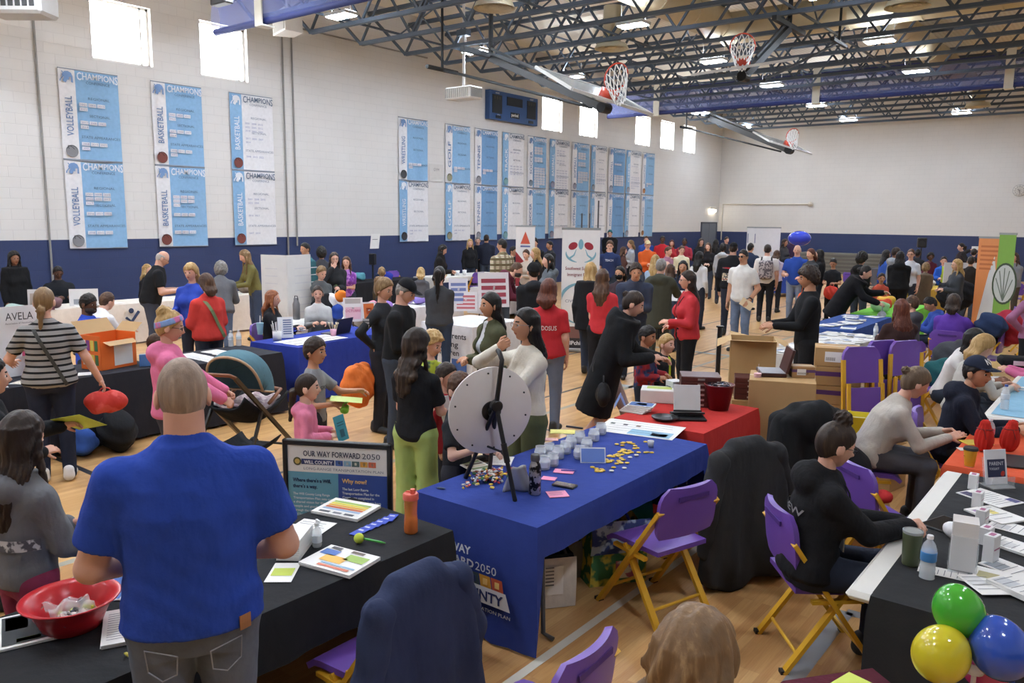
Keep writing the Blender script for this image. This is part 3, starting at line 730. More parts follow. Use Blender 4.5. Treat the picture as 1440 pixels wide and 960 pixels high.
def x_watch(I, i=0, col='1a1a1a'):
    S, E, W = I['arm'][i]; d = (W-E)/np.linalg.norm(W-E); p = W-d*.02; m = MB(); m.tube([p-d*.012, p+d*.012], .036*I['s'], 12); obj('watch', m, plain(col, .4), I['root'], True)
def x_lanyard(I, col='20242c', badge='e8e8e8'):
    s = I['s']; m = MB()
    for sd in (1, -1): m.tube([surf_pt(I, sd*(.075-.07*t)*s, (.50-.28*t)*s, False, .012) for t in np.linspace(0, 1, 7)], .005, 5)
    l = obj('lanyard', m, plain(col, .6), I['root']); k = MB(); p = surf_pt(I, 0, .16*s, False, .02); k.box((p.x-.035, p.y-.003, p.z-.05), (p.x+.035, p.y+.003, p.z+.05)); obj('badge', k, plain(badge, .4), l)
EXTRA = dict(glasses=x_glasses, cap=x_cap, beanie=x_beanie, mask=x_mask, beard=x_beard, headband=x_headband, print=x_print, patch=x_patch, strap=x_strap, watch=x_watch, lanyard=x_lanyard)
def hand_world(I, i, along=.09):
    S, E, W = I['arm'][i]; d = (W-E)/np.linalg.norm(W-E); p = W+d*along; q = I['R2']@p[:2]; return np.array([I['loc'][0]+q[0], I['loc'][1]+q[1], p[2]]), d
def loc2w(I, p):
    q = I['R2']@np.asarray(p[:2]); return np.array([I['loc'][0]+q[0], I['loc'][1]+q[1], p[2]])
# ------------------------------------------------------------------ the gym
WX, BY, RX, FY, TOP = -17.4, 39.4, 6.0, -6.0, 8.15
def wall_mat():
    m, nt, b = new_mat('painted block'); v = coords(nt, (1, 1, 1)); sp = nt.nodes.new('ShaderNodeSeparateXYZ'); nt.links.new(v, sp.inputs[0])
    cb = nt.nodes.new('ShaderNodeCombineXYZ'); a = nd(nt, 'ShaderNodeMath', operation='ADD'); nt.links.new(sp.outputs[0], a.inputs[0]); nt.links.new(sp.outputs[1], a.inputs[1])
    nt.links.new(a.outputs[0], cb.inputs[0]); nt.links.new(sp.outputs[2], cb.inputs[1])
    br = nt.nodes.new('ShaderNodeTexBrick'); br.inputs['Scale'].default_value = 1; br.inputs['Brick Width'].default_value = .406; br.inputs['Row Height'].default_value = .203; br.inputs['Mortar Size'].default_value = .006; br.inputs['Mortar Smooth'].default_value = .6
    nt.links.new(cb.outputs[0], br.inputs[0]); n = noise_tex(nt, v, 1.2, 3)
    white = mx(nt, n, lin('d2d0cc'), lin('dcdad6')); navy = mx(nt, n, lin('20305c'), lin('273868'))
    lt = nd(nt, 'ShaderNodeMath', operation='LESS_THAN'); lt.inputs[1].default_value = 1.83; nt.links.new(sp.outputs[2], lt.inputs[0])
    c = mx(nt, lt.outputs[0], white, navy); mo = nd(nt, 'ShaderNodeMath', operation='MULTIPLY'); mo.inputs[1].default_value = .12; nt.links.new(br.outputs['Fac'], mo.inputs[0])
    nt.links.new(mx(nt, mo.outputs[0], c, (.05, .05, .05)), b.inputs['Base Color']); b.inputs['Roughness'].default_value = .55
    iv = nd(nt, 'ShaderNodeMath', operation='SUBTRACT'); iv.inputs[0].default_value = 1; nt.links.new(br.outputs['Fac'], iv.inputs[1]); bump(nt, b, iv.outputs[0], .35, .006); return m
def floor_mat():
    m, nt, b = new_mat('maple boards'); t = nt.nodes.new('ShaderNodeTexCoord'); mp = nt.nodes.new('ShaderNodeMapping'); mp.inputs['Rotation'].default_value = (0, 0, PI/2); nt.links.new(t.outputs['Object'], mp.inputs[0]); v = mp.outputs[0]
    def brick(w, h, off):
        br = nt.nodes.new('ShaderNodeTexBrick'); br.offset = off; br.offset_frequency = 3; br.inputs['Scale'].default_value = 1; br.inputs['Brick Width'].default_value = w; br.inputs['Row Height'].default_value = h; br.inputs['Mortar Size'].default_value = .0006
        br.inputs['Color1'].default_value = (0, 0, 0, 1); br.inputs['Color2'].default_value = (1, 1, 1, 1); br.inputs['Mortar'].default_value = (.5, .5, .5, 1); nt.links.new(v, br.inputs[0]); return br
    b1 = brick(.78, .057, .37); col = ramp(nt, b1.outputs['Color'], [(0, lin('b98042')), (.4, lin('cd9856')), (.7, lin('d8a764')), (1, lin('c38b4a'))])
    mp2 = nt.nodes.new('ShaderNodeMapping'); mp2.inputs['Scale'].default_value = (2, 40, 1); nt.links.new(v, mp2.inputs[0]); gr = noise_tex(nt, mp2.outputs[0], 3, 4)
    col = mx(nt, .22, col, ramp(nt, gr, [(.3, lin('a87844')), (.7, lin('e0bc88'))]))
    mo = nd(nt, 'ShaderNodeMath', operation='MULTIPLY'); mo.inputs[1].default_value = .35; nt.links.new(b1.outputs['Fac'], mo.inputs[0])
    nt.links.new(mx(nt, mo.outputs[0], col, lin('7c5a34')), b.inputs['Base Color']); b.inputs['Roughness'].default_value = .3; b.inputs['Specular IOR Level'].default_value = .45; return m
WALL, FLOOR = wall_mat(), floor_mat()
WHITE = plain('dedcd8', .5)
m = MB(); m.box((WX-.3, FY-.3, -.2), (RX+.3, BY+.3, 0)); struct('floor', m, FLOOR)
def deck_mat():
    mm, nt, b = new_mat('roof deck'); v = coords(nt); w = nt.nodes.new('ShaderNodeTexWave'); w.bands_direction = 'X'; w.inputs['Scale'].default_value = 2.6; nt.links.new(v, w.inputs[0])
    nt.links.new(mx(nt, w.outputs['Fac'], lin('e6dcc4'), lin('f2ead8')), b.inputs['Base Color']); b.inputs['Roughness'].default_value = .6; return mm
m = MB(); m.box((WX-.3, FY-.3, TOP), (RX+.3, BY+.3, TOP+.2)); struct('ceiling', m, deck_mat())
wy = lambda px: float(ray(px, 160)[1]*WX/ray(px, 160)[0])
WZ0, WZ1 = 5.52, 6.74
wins = [(8.2, 9.48), (10.63, 11.86), (23.9, 25.14), (26.32, 27.58), (30.6, 31.85), (32.85, 34.1), (35.07, 36.3)]
m = MB(); m.box((WX-.3, FY-.3, 0), (WX, BY+.3, WZ0)); m.box((WX-.3, FY-.3, WZ1), (WX, BY+.3, TOP)); y = FY-.3
for a, b in wins: m.box((WX-.3, y, WZ0), (WX, a, WZ1)); y = b
m.box((WX-.3, y, WZ0), (WX, BY+.3, WZ1)); struct('wall_left', m, WALL)
m = MB(); m.box((WX, BY, 0), (RX, BY+.3, TOP)); struct('wall_back', m, WALL)
m = MB(); m.box((RX, FY-.3, 0), (RX+.3, BY+.3, TOP)); struct('wall_right', m, WALL)
m = MB(); m.box((WX, FY-.3, 0), (RX, FY, TOP)); struct('wall_front', m, WALL)
PANE = plain('fbfcff', .4, emit=9.0)
for i, (a, b) in enumerate(wins):
    m = MB(); x0, x1 = WX-.2, WX-.12
    for lo, hi in (((x0, a, WZ0), (x1, b, WZ0+.05)), ((x0, a, WZ1-.05), (x1, b, WZ1)), ((x0, a, WZ0), (x1, a+.05, WZ1)), ((x0, b-.05, WZ0), (x1, b, WZ1))): m.box(lo, hi)
    for k in ((1, 2) if i > 1 else (1,)): q = a+(b-a)*(k/3 if i > 1 else .86); m.box((x0, q-.018, WZ0), (x1, q+.018, WZ1))
    w = struct('window_%d' % (i+1), m, WHITE); k = MB(); k.box((WX-.25, a, WZ0), (WX-.21, b, WZ1)); obj('pane', k, PANE, w)
# painted court lines
def line(pts, w, col, name='floor_line'):
    m = MB()
    for (a, b), (c, d) in zip(pts[:-1], pts[1:]):
        L = math.hypot(c-a, d-b); nx, ny = -(d-b)/L*w/2, (c-a)/L*w/2; ex = ey = 0
        m.add([(a+nx-ex, b+ny-ey, .002), (a-nx-ex, b-ny-ey, .002), (c-nx+ex, d-ny+ey, .002), (c+nx+ex, d+ny+ey, .002)], [(0, 1, 2, 3)])
    struct(name, m, plain(col, .35))
line([(-2.34, 1), (-2.34, 33)], .055, 'd6d2c4'); line([(-1.21, .5), (-1.21, 4.9), (-.2, 4.93)], .085, '8a8c8e')
line([(-6.1, -2), (-6.1, 33)], .05, '2a2a2e'); line([(-5.57, -2), (-5.57, 31)], .07, '9c9888'); line([(-16, 3.23), (-6.1, 3.23)], .06, '2a2a2e')
line([(-6.1, 7.2), (-2.4, 7.2)], .05, '30302f'); line([(-6.1, 9.9), (-2.4, 9.9)], .16, 'a8b0b4'); line([(-7.8, 12.1), (-2.34, 12.1)], .05, '3a3a3c'); line([(-7.8, 13.4), (-2.34, 13.4)], .10, '9cb4bc')
line([(-7.8, 10), (-7.8, 38)], .05, '2f3a5a'); line([(-4.4, 14), (-4.4, 38)], .05, '2a2a2e'); line([(-9.5, 16.5), (-2, 16.5)], .05, '2a2a2e')
# ---- roof joists
STEEL = plain('4a5868', .5, .05); JZ, JT = 6.6, 7.9
y0s = [11.1+1.55*k for k in range(18)]
ch1, ch2, wb = MB(), MB(), MB()
for sx in (-.035, .035): ch1.box((-16.0, sx-.022, JZ), (3.6, sx+.022, JZ+.085)); ch2.box((WX, sx-.022, JT-.09), (3.6, sx+.022, JT))
n = 11; P = 19.6/n
for k in range(n):
    a = -16+k*P; wb.bar((a, 0, JZ+.04), (a+P/2, 0, JT-.04), .05, .05); wb.bar((a+P/2, 0, JT-.04), (a+P, 0, JZ+.04), .05, .05)
wb.bar((-16, 0, JZ+.04), (-17.38, 0, JT-.05), .06, .06)
r0 = thing('roof_joist', 'dark steel open-web joist crossing under the gym roof', 'joist', (0, y0s[0], 0), 0, 'roof joists')
obj('bottom_chord', ch1, STEEL, r0); obj('top_chord', ch2, STEEL, r0); obj('web_lattice', wb, STEEL, r0)
for y in y0s[1:]: dup(r0, (0, y, 0))
for bx in (-14.6, -10.4, -6.2, -2.0):
    m = MB(); m.bar((bx, y0s[0], JZ+.1), (bx, y0s[-1], JZ+.1), .045, .045); m.bar((bx, y0s[0], JT-.12), (bx, y0s[-1], JT-.12), .045, .045)
    for a, b in list(zip(y0s[:-1], y0s[1:]))[::2]: m.bar((bx, a, JZ+.1), (bx, b, JT-.12), .03, .03); m.bar((bx, a, JT-.12), (bx, b, JZ+.1), .03, .03)
    tag(obj('bridging_brace', m, STEEL), 'cross bridging of steel bars tying the roof joists together', 'brace', 'bridging lines between the joists')
# ---- ducts and diffusers
DUCT = plain('c9bb98', .5)
def duct(a, b, r, label):
    t = thing('air_duct', label, 'duct', a); d = Vector(b)-Vector(a); m = MB(); m.tube([(0, 0, 0), d], r, 28); obj('duct_run', m, DUCT, t, auto=50); m = MB(); k = int(d.length/1.5)
    for i in range(k+1): p = d*(i/k); m.tube([p-d.normalized()*.02, p+d.normalized()*.02], r+.018, 28)
    obj('seam_stripe', m, DUCT, t, auto=50)
duct((-9.4, 12, 7.45), (-9.4, 20.5, 7.45), .42, 'long round beige air duct running above the joists in the middle bays')
duct((-9.3, 20.9, 7.35), (3.4, 20.9, 7.35), .40, 'beige air duct running crosswise between two joists')
duct((-5.6, 22, 7.4), (-5.6, 36, 7.4), .36, 'beige air duct running towards the end wall')
def diffuser(px, py, z, label):
    p = G(px, py, z); t = thing('air_diffuser', label, 'air vent', p)
    m = MB()
    for k in range(5): r = .42-.08*k; m.lathe([(r-.055, .10-.02*k+.02), (r, .0+.005*k), (r-.012, .012), (r-.06, .115-.02*k)], 32)
    obj('cone_ring', m, plain('cfc6a8', .5), t, auto=40); m = MB(); m.tube([(0, 0, .1), (0, 0, 7.5-z)], .22, 20); obj('duct_drop', m, DUCT, t, auto=50)
diffuser(695, 12, 6.5, 'round beige air diffuser high up near the top edge of the ceiling view'); diffuser(860, 69, 6.5, 'round beige air diffuser beside the first basketball hoop'); diffuser(1276, 10, 6.5, 'round beige air diffuser above the crosswise duct'); diffuser(1375, 150, 6.5, 'small round air diffuser beyond the blue curtain')
# ---- lamps
LAMP = plain('dfecff', .4, emit=100.0); UPFILL = plain('dfecff', .4, emit=24.0); LZ = 6.5  # second emitter is for upward panels added to brighten the roof deck
hous, df = MB(), MB(); hous.box((-.34, -.2, .03), (.34, .2, .10), bev=.015)
hous.tube([(-.3, 0, .1), (-.3, 0, .5)], .006, 6); hous.tube([(.3, 0, .1), (.3, 0, .5)], .006, 6)
lp = [G(x, y, LZ) for x, y in ((480, 25), (668, 75), (805, 110), (890, 38), (1003, 88), (1085, 122), (985, 160), (1045, 180), (1148, 150), (1237, 60), (1288, 102), (1193, 170), (1352, 160))]
lp = [p for p in lp if p[1] < BY-.5]
extra_l = [(x, y) for x in (-14, -9.6, -5.2) for y in (-2.5, 1.5, 5.5, 9.2)]+[(x, y) for x in (1.5,) for y in (1, 7, 13, 19, 25, 31, 36)]+[(-9.6, 12.6), (-5.2, 16)]
l0 = None
for p in [tuple(p) for p in lp]+[(x, y, LZ) for x, y in extra_l]:
    if l0 is None:
        l0 = thing('ceiling_lamp', 'bright white high-bay lamp hanging under the joists', 'ceiling lamp', p, 0, 'lit gym lamps'); obj('housing', hous, plain('c8c8c6', .4, .3), l0)
        for sx in (-1, 1): k = MB(); k.box((sx*.165-.14, -.16, .015), (sx*.165+.14, .16, .032), bev=.01); obj('diffuser', k, LAMP, l0); k = MB(); k.box((sx*.165-.14, -.15, .099), (sx*.165+.14, .15, .108)); obj('fill_uplight', k, UPFILL, l0)  # top panels are an added glow that lifts the ceiling, no part of the fixture
    else: dup(l0, p)
# ---- rolled divider curtains (blue mesh)
def mesh_cloth():
    mm, nt, b = new_mat('blue mesh'); b.inputs['Base Color'].default_value = (*lin('6c82d0'), 1); b.inputs['Roughness'].default_value = .6; b.inputs['Alpha'].default_value = .42; return mm
MESHB = mesh_cloth(); HEM = plain('28367a', .6)
def curtain(y, x0, x1, z0, z1, straps, label):
    t = thing('divider_curtain', label, 'curtain', (x0, y, z0)); L = x1-x0; m = MB()
    for sg in (-1, 1): m.grid(lambda u, v: (u*L, sg*(.06+.05*math.sin(v*PI)+.01*math.sin(u*L*9)), v*(z1-z0)), int(L*4), 6)
    obj('mesh_panel', m, MESHB, t, True); m = MB(); m.tube([(0, 0, 0), (L, 0, 0)], .075, 12); obj('bottom_tube', m, HEM, t, auto=50); m = MB(); m.tube([(.1, 0, z1-z0), (L, 0, z1-z0)], .05, 10); obj('top_hem', m, HEM, t, auto=50)
    for sx in straps: m = MB(); m.box((sx-x0-.12, -.16, -.12), (sx-x0+.12, -.13, z1-z0+.25)); m.box((sx-x0-.12, -.13, -.12), (sx-x0+.12, .16, -.09)); obj('lift_strap', m, plain('d8d6c8', .6), t)
curtain(10.6, -16.7, 3, 6.36, 6.95, (-14.9, -9), 'blue mesh divider curtain rolled up near the high windows')
curtain(28.0, -17.2, 3, 6.36, 7.2, (-15.0, -9.1, -3.6), 'long blue mesh divider curtain rolled up across the far half')
# ---- basketball goals folded up to the roof
def hoop(A, B, S0, S1, bc, bn, bd, label, bw=1.8, bh=1.05, mast=.13):
    "A-B mast, S0-S1 brace, backboard centre bc with normal bn and its lower side towards bd"
    A, B, bc, bn, bd = (Vector([float(q) for q in v]) for v in (A, B, bc, bn, bd)); bn.normalize(); bd = (bd-bn*bd.dot(bn)).normalized(); bs = -bd; bu = bn.cross(bs)
    t = thing('basketball_goal', label, 'basketball hoop', A); O = lambda v: Vector(v)-A
    BLK = plain('25282a', .5, .3); m = MB(); m.bar(O(A), O(B), mast, mast*1.4); m.bar(O(A)+Vector((0, 0, .2)), O(A+(B-A)*.75)+Vector((0, 0, .14)), mast*.5, mast*.5); m.tube([O(B)-Vector((0, .12, 0)), O(B)+Vector((0, .12, 0))], mast, 12); obj('mast', m, BLK, t)
    m = MB(); m.tube([O(S0), O(S1)], .03, 8); m.tube([O(S0)-Vector((0, .5, 0)), O(S0)+Vector((0, .5, 0))], .05, 8); m.tube([O(S0), (O(S0).x, O(S0).y, 7.8-A.z)], .03, 6); m.tube([O(A), (0, 0, 7.8-A.z)], .05, 8); m.bar(O(A)-Vector((.0, .9, -.05)), O(A)+Vector((0, .9, .05)), .1, .1); obj('fold_brace', m, BLK, t)
    F = Matrix([[bs[i], bu[i], bn[i], O(bc)[i]] for i in range(3)]+[[0, 0, 0, 1]]); m = MB(); m.box((-bh/2, -bw/2, -.012), (bh/2, bw/2, .012), 0, F); bb = obj('backboard', m, plain('dfe6e6', .15, trans=.55, ior=1.2), t)
    m = MB()
    for a, b in (((-bh/2, -bw/2), (bh/2, -bw/2)), ((bh/2, -bw/2), (bh/2, bw/2)), ((bh/2, bw/2), (-bh/2, bw/2)), ((-bh/2, bw/2), (-bh/2, -bw/2))): m.bar(F@Vector((*a, 0)), F@Vector((*b, 0)), .05, .05, up=bn)
    obj('edge_padding', m, plain('c8c8c2', .5), bb)
    q = (-bh/2+.2, 0); m = MB(); m.box((q[0]-.1, -.12, .0), (q[0]+.1, .12, .15), 0, F); m.tube([F@Vector((q[0]+.0+.0, .228*math.sin(a), .37+.228*math.cos(a))) for a in np.linspace(0, 2*PI, 28, endpoint=False)], .014, 8, closed=True); rim = obj('rim', m, plain('d8442a', .4), t, True)
    m = MB(); nn = 12; dn = Vector((0, 0, -1)) if abs(bs.z) < .75 else -bs*math.copysign(1, bs.z)
    dn = (dn*.7-bs*.3*(1 if (-bs).z < .5 else 0)).normalized()
    pt = lambda k, j: F@Vector((q[0], (.228-.03*j)*math.sin(2*PI*(k+.5*(j % 2))/nn), .37+(.228-.03*j)*math.cos(2*PI*(k+.5*(j % 2))/nn)))+dn*.1*j
    for j in range(4):
        for k in range(nn): m.bar(pt(k, j), pt(k, j+1), .012, .012); m.bar(pt(k, j), pt(k-1 if j % 2 == 0 else k+1, j+1), .012, .012)
    obj('net', m, plain('eeeeea', .7), rim)
def edge_on(a, b, c, tilt): v = Vector(c-np.array([0, 0, CAM_H])).normalized(); x = Vector(b-a).normalized(); n_ = x.cross(v).normalized(); n_ = n_ if n_.z > 0 else -n_; return n_+v*tilt, x
a, b, c = GD(690, 82, 17.5), GD(850, 152, 14.2), GD(836, 128, 14.3); nn_, bx = edge_on(a, b, c, -.10)
hoop(a, b, GD(622, 98, 19), GD(832, 151, 14.5), c, nn_, bx, 'folded basketball goal beside the scoreboard with its red rim on edge', mast=.09, bh=1.2)
a, b, c = GD(1110, 40, 18), GD(1046, 108, 16.4), GD(1046, 94, 16.2); v = Vector(c-np.array([0, 0, CAM_H])).normalized(); up_ = Vector((0, 0, 1))
hoop(a, b, GD(1180, 60, 19), GD(1075, 112, 17), c, v.cross(Vector(rt)+up_*.16)*-1 if v.cross(Vector(rt)+up_*.16).z < 0 else v.cross(Vector(rt)+up_*.16), -v, 'folded basketball goal in the middle of the roof with netting hanging open', bw=1.9, mast=.1)
a, b, c = GD(998, 166, 33), GD(1110, 211, 28), GD(1100, 201, 28); nn_, bx = edge_on(a, b, c, -.1)
hoop(a, b, GD(965, 180, 34), GD(1098, 213, 28.5), c, nn_, bx, 'folded basketball goal far beyond the blue curtain', mast=.14)
# ---- wall items
wp = lambda px, py: np.array([WX, *(ray(px, py)[1:]*WX/ray(px, py)[0])])+np.array([0, 0, CAM_H])
bp = lambda px, py: np.array([ray(px, py)[0]*BY/ray(px, py)[1], BY, ray(px, py)[2]*BY/ray(px, py)[1]+CAM_H])
p = wp(682, 126); q = wp(750, 140); w = q[1]-p[1]; hgt = .92
t = thing('scoreboard', 'blue electronic scoreboard mounted on the white wall', 'scoreboard', (WX+.003, p[1], p[2]-hgt)); m = MB(); m.box((0, 0, 0), (.2, w, hgt), bev=.01); obj('housing', m, plain('2c5088', .45), t)
for a, b, c, d in ((.05, .24, .22, .86), (.34, .66, .56, .86), (.76, .95, .22, .86)): m = MB(); m.box((.2, a*w, c*hgt), (.212, b*w, d*hgt)); obj('digit_panel', m, plain('23272c', .3), t)
m = MB(); m.box((.2, .42*w, .14*hgt), (.211, .6*w, .34*hgt)); m.box((.2, .12*w, .05*hgt), (.211, .22*w, .15*hgt)); m.box((.2, .8*w, .05*hgt), (.211, .9*w, .15*hgt)); obj('lower_panel', m, plain('1a1d22', .3), t)
m = MB(); letters(m, 'period', (.213, .5*w, .2*hgt), (0, 1, 0), (0, 0, 1), height=.1, bold=.02); letters(m, 'HOME', (.213, .145*w, .89*hgt), (0, 1, 0), (0, 0, 1), height=.05); letters(m, 'GUEST', (.213, .855*w, .89*hgt), (0, 1, 0), (0, 0, 1), height=.05); letters(m, 'BONUS', (.213, .17*w, .16*hgt), (0, 1, 0), (0, 0, 1), height=.03); obj('lettering', m, plain('e6e6e2', .5), t)
m = MB()
for c in (.145, .855):
    for k in range(3): letters(m, '8', (.214, (c-.05+.05*k)*w, .70*hgt), (0, 1, 0), (0, 0, 1), height=.1)
obj('unlit_digit', m, plain('5a5238', .5), t)
# white louvred unit on a pole
p = GD(652, 130, 21); t = thing('hanging_projector', 'white louvred box hanging from a white pole before the scoreboard', 'projector', p); m = MB(); m.box((-.42, -.25, -.18), (.42, .25, .12), bev=.03); obj('case', m, plain('dcdbd6', .5), t)
m = MB()
for k in range(9): m.box((.42, -.22+.05*k, -.14), (.44, -.19+.05*k, .08))
for k in range(12): m.box((-.4+.066*k, -.265, -.14), (-.37+.066*k, -.25, .08))
obj('louvre_slat', m, plain('a8a8a2', .5), t); m = MB(); m.tube([(0, 0, .1), (0, 0, 7.9-p[2])], .035, 10); obj('pole', m, plain('e4e3de', .5), t, auto=40); m = MB(); m.box((-.15, -.1, 6.85-p[2]), (.15, .1, 7.0-p[2])); obj('mount', m, STEEL, t)
p = GD(30, 10, 14.5); t = thing('unit_heater', 'grey unit heater hanging near the first high window', 'heater', p, .65); m = MB(); m.box((-.5, -.3, -.16), (.5, .3, .3), bev=.05); obj('case', m, plain('bdbcb8', .5), t); m = MB()
for k in range(7): m.box((-.4+.12*k, -.315, -.05), (-.32+.12*k, -.3, .24))
obj('grille', m, plain('3a3a3a', .6), t); m = MB(); m.tube([(-.3, 0, .3), (-.3, 0, 8.1-p[2])], .02, 6); m.tube([(.3, 0, .3), (.3, 0, 8.1-p[2])], .02, 6); obj('hanger', m, STEEL, t)
p = GD(404, 30, 19.5); t = thing('hanging_speaker', 'white wedge loudspeaker hanging behind the rolled curtain', 'speaker', p, -.3); m = MB(); m.prism([(-.42, -.2), (.42, -.2), (.3, .25), (-.3, .25)], -.28, .22); obj('cabinet', m, plain('dad8d2', .5), t); m = MB(); m.box((-.36, -.21, -.24), (.36, -.2, .18)); obj('grille', m, plain('8c8880', .6), t); m = MB(); m.tube([(0, 0, .2), (0, 0, 7.8-p[2])], .03, 8); obj('hanger', m, plain('dad8d2', .5), t)
p = GD(312, 3, 16); t = thing('hanging_sensor', 'small black fixture hanging at the top beside the second high window', 'fixture', p); m = MB(); m.box((-.25, -.1, -.05), (.25, .1, .08), bev=.02); obj('case', m, plain('222222', .5), t); m = MB(); m.tube([(.1, 0, .05), (.1, 0, 8.1-p[2])], .008, 6); obj('cord', m, plain('222222', .5), t)
def conduit(pts, label):
    m = MB(); m.tube(pts, .022, 8); tag(obj('conduit', m, plain('8c8a86', .5)), label, 'conduit')
a = wp(55, 150); conduit([(WX+.03, a[1], .02), (WX+.03, a[1], 6.9)], 'thin grey conduit down the wall beside the volleyball banners')
a = wp(400, 200); conduit([(WX+.03, a[1], .02), (WX+.03, a[1], 7.1)], 'thin grey conduit down the wall beside the white basketball banners')
a = wp(413, 200); b = wp(600, 95); conduit([(WX+.03, a[1], 1.6), (WX+.03, a[1], 6.9), (WX+.03, a[1]+.2, 7.05), (WX+.03, b[1], 7.05)], 'second grey conduit that bends along the top of the wall')
a, b = bp(1017, 287), bp(1140, 287); m = MB(); m.tube([(a[0], BY-.05, 1.4), (a[0], BY-.05, a[2]), (b[0], BY-.05, b[2])], .03, 8); m.ball((b[0], BY-.05, b[2]), .12, 10); tag(obj('pipe_rail', m, plain('d6d0c2', .5), auto=40), 'cream pipe running along the end wall', 'pipe')
p = bp(1434, 268); t = thing('wall_clock', 'round clock in a wire guard on the end wall', 'clock', (p[0], BY, p[2])); m = MB(); M = Matrix.Rotation(PI/2, 4, 'X'); m.lathe([(.0, .05), (.2, .05), (.22, .02), (.22, 0)], 28, 0, M); obj('dial', m, plain('e8e6e0', .4), t, auto=40); m = MB(); m.bar((0, -.055, 0), (-.08, -.055, .07), .015, .01); m.bar((0, -.055, 0), (.02, -.055, -.14), .012, .01); obj('clock_hand', m, plain('222222'), t)
m = MB()
for r in (.24, .16): m.tube([(r*math.cos(a), -.09, r*math.sin(a)) for a in np.linspace(0, 2*PI, 24, endpoint=False)], .006, 5, closed=True)
for k in range(6): m.tube([(.24*math.cos(k*PI/6), -.09, .24*math.sin(k*PI/6)), (-.24*math.cos(k*PI/6), -.09, -.24*math.sin(k*PI/6))], .005, 5)
obj('wire_guard', m, plain('9a9a98', .4, .5), t)
p = wp(1001, 292); t = thing('wall_lamp', 'lit emergency lamp on the wall above the corner door', 'wall lamp', (WX, p[1], p[2])); m = MB(); m.box((0, -.3, -.08), (.12, .3, .06), bev=.02); obj('case', m, plain('e6e2d6', .5), t); m = MB(); m.box((.02, -.32, -.2), (.1, .32, -.1)); obj('tube_lamp', m, plain('fff2d8', .4, emit=9), t)
# corner door
a, b = wp(986, 325)[1], wp(1006, 325)[1]; m = MB(); m.box((WX, a-.08, 0), (WX+.05, a, 2.3)); m.box((WX, b, 0), (WX+.05, b+.08, 2.3)); m.box((WX, a-.08, 2.22), (WX+.05, b+.08, 2.3)); d = struct('door_1', m, plain('4a5060', .5)); m = MB(); m.box((WX, a, 0), (WX+.03, (a+b)/2-.01, 2.22)); m.box((WX, (a+b)/2+.01, 0), (WX+.03, b, 2.22)); obj('leaf', m, plain('6c7480', .5), d); m = MB(); m.bar((WX+.06, a+.1, 1.0), (WX+.06, b-.1, 1.0), .04, .04); obj('push_bar', m, plain('b0b0b0', .3, .8), d)
# small notices on the wall
def notice(px, py, w, h, label, tilt=0.0, col='e8e6e2'):
    p = wp(px, py); t = thing('wall_notice', label, 'notice', (WX+.006, p[1], p[2])); m = MB(); m.grid(lambda u, v: (.004+.02*(v < .2)*(.2-v)*5*abs(math.sin(u*3)), (u-.5)*w+(v-.5)*tilt, (v-.5)*h), 4, 5, 0, .002); obj('sheet', m, plain(col, .7), t); m = MB(); letters(m, 'GYM', (.012, 0, h*.1), (0, 1, 0), (0, 0, 1), width=w*.4) if w > .5 else m.box((.006, -w*.3, h*.1), (.008, w*.3, h*.14)); obj('print', m, plain('77777c', .7), t)
notice(613, 243, .62, .52, 'pale framed notice on the wall between two banner columns', col='cfcdc8'); notice(527, 339, .34, .42, 'white paper taped crooked at the edge of the navy band', .06)
# ---- championship banners
BLU, BLU2, BWH = fabric('86b4dc', wr=.3, ws=2), fabric('6f9dcb', wr=.3, ws=2), fabric('e2e2e4', wr=.3, ws=2)
INK, INKW, INKV = plain('5d7088', .7), plain('dfe4ea', .7), plain('7d86b4', .7)
def helmet(m, y, z, s):
    pts = [(-.5, -.45), (-.2, -.6), (-.05, -.3), (.1, -.3), (.12, -.02), (.32, -.02), (.3, -.5), (.5, -.55), (.48, .1), (.35, .4), (.05, .55), (-.3, .5), (-.55, .2), (-.5, -.05), (-.35, -.05)]
    n = len(pts); m.add([(.012, y+a*s, z+b*s) for a, b in pts], [tuple(range(n))]); m.add([(.013, y-.62*s+.2*s*math.sin(i), z+.5*s-1.0*s*i/5) for i in range(6)]+[(.013, y-.5*s+.2*s*math.sin(i), z+.5*s-1.0*s*i/5) for i in range(6)], [(i, i+1, i+7, i+6) for i in range(5)])
